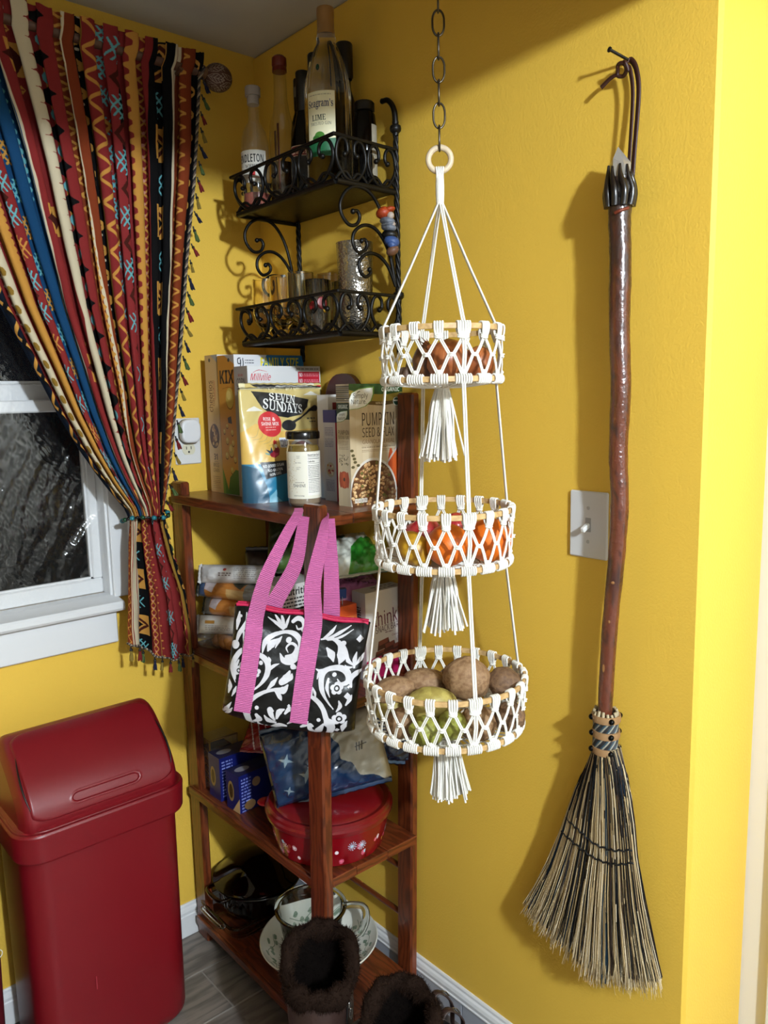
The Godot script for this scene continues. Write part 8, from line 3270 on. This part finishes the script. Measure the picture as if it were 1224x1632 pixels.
	var ap := func(label: String, at: Vector3, r: float, turn: Vector3):
		var t := lump(label, "apple", "apple", at, Vector3(r, r * 0.93, r), apple, turn, 0.02, at.x * 40.0, [[Vector3(0, 1, 0), 0.22, 0.38], [Vector3(0, -1, 0), 0.12, 0.3]])
		var st := mb()
		var b := Basis.from_euler(turn)
		tube(st, [b * Vector3(0, r * 0.68, 0), b * Vector3(0.002, r * 1.06, 0.001)], [0.0012, 0.0018], 6)
		obj("stem", fin(st), stem, t)
	ap.call("deep red apple at the left of the middle basket", Vector3(0.793, y2 + 0.037, 0.192), 0.038, Vector3(0.2, 0, 0.4))
	ap.call("red apple at the back of the middle basket behind the front orange", Vector3(0.832, y2 + 0.039, 0.124), 0.037, Vector3(-0.3, 0.3, -0.3))
	ap.call("red apple resting on top of the two oranges", Vector3(0.862, y2 + 0.062, 0.172), 0.024, Vector3(0.1, 0, -0.7))
	lump("yellow lemon between the red apple and the front orange", "lemon", "lemon", Vector3(0.829, y2 + 0.027, 0.246), Vector3(0.0265, 0.034, 0.0265), lemon, Vector3(0.5, 0, 0.7), 0.02, 4.0, [[Vector3(0, 1, 0), -0.16, 0.22], [Vector3(0, -1, 0), -0.16, 0.22]])
	# bottom basket: potatoes and green pears; base at 0.82
	var y3 := 0.8215
	lump("largest brown potato heaped at the back right of the bottom basket", "potato", "potato", Vector3(0.882, y3 + 0.085, 0.172), Vector3(0.044, 0.041, 0.036), pot, Vector3(0.2, 0.6, 0.1), 0.06, 1.0, [[Vector3(0.25, -0.75, 0.6), 0.16, 0.3]])
	lump("creased brown potato at the far right of the bottom basket", "potato", "potato", Vector3(0.934, y3 + 0.078, 0.126), Vector3(0.034, 0.028, 0.029), pot_d, Vector3(0.1, 0.7, -0.5), 0.05, 2.0, [[Vector3(0.2, -0.4, 0.8), 0.16, 0.22], [Vector3(-0.2, 0.1, 0.9), 0.1, 0.2]])
	lump("long pale potato lying at the left of the bottom basket", "potato", "potato", Vector3(0.778, y3 + 0.058, 0.256), Vector3(0.041, 0.024, 0.026), pot, Vector3(0, 0.75, 0.25), 0.05, 3.0)
	lump("long pale potato in the middle of the bottom basket", "potato", "potato", Vector3(0.806, y3 + 0.066, 0.2), Vector3(0.044, 0.025, 0.028), pot, Vector3(0, 0.75, -0.12), 0.05, 4.0)
	lump("yellow-green potato on top near the front of the bottom basket", "potato", "potato", Vector3(0.862, y3 + 0.05, 0.242), Vector3(0.046, 0.032, 0.032), pot_g, Vector3(0, 0.75, 0.05), 0.04, 5.0)
	lump("dark brown potato tucked at the back of the bottom basket", "potato", "potato", Vector3(0.816, y3 + 0.052, 0.135), Vector3(0.035, 0.03, 0.03), pot_d, Vector3(0, 0.2, 0.1), 0.05, 6.0)
	lump("round brown potato low at the left front of the bottom basket", "potato", "potato", Vector3(0.829, y3 + 0.018, 0.284), Vector3(0.03, 0.026, 0.028), pot, Vector3(0.2, 0.5, 0.1), 0.05, 7.0)
	lump("round brown potato low at the right front of the bottom basket", "potato", "potato", Vector3(0.934, y3 + 0.026, 0.2), Vector3(0.032, 0.031, 0.03), pot, Vector3(0.1, 0.2, 0.3), 0.05, 8.0)
	lump("dark potato under the creased one at the right of the bottom basket", "potato", "potato", Vector3(0.952, y3 + 0.025, 0.138), Vector3(0.028, 0.026, 0.028), pot_d, Vector3(0, 0.4, 0.1), 0.05, 9.0)
	lump("green pear lying low at the front of the bottom basket", "pear", "pear", Vector3(0.886, y3 + 0.02, 0.276), Vector3(0.027, 0.031, 0.027), pear_m, Vector3(1.2, 0.3, 0.5), 0.03, 10.0, [[Vector3(0, 1, 0), -0.2, 0.4]])
	lump("green pear beside the right front potato in the bottom basket", "pear", "pear", Vector3(0.915, y3 + 0.031, 0.246), Vector3(0.025, 0.029, 0.025), pear_m, Vector3(0.4, 0.2, -0.7), 0.03, 11.0, [[Vector3(0, 1, 0), -0.2, 0.4]])
	lump("yellow mango against the left side of the bottom basket", "mango", "mango", Vector3(0.778, y3 + 0.022, 0.262), Vector3(0.029, 0.024, 0.024), pot_g, Vector3(0, 0.9, 0.2), 0.03, 12.0)
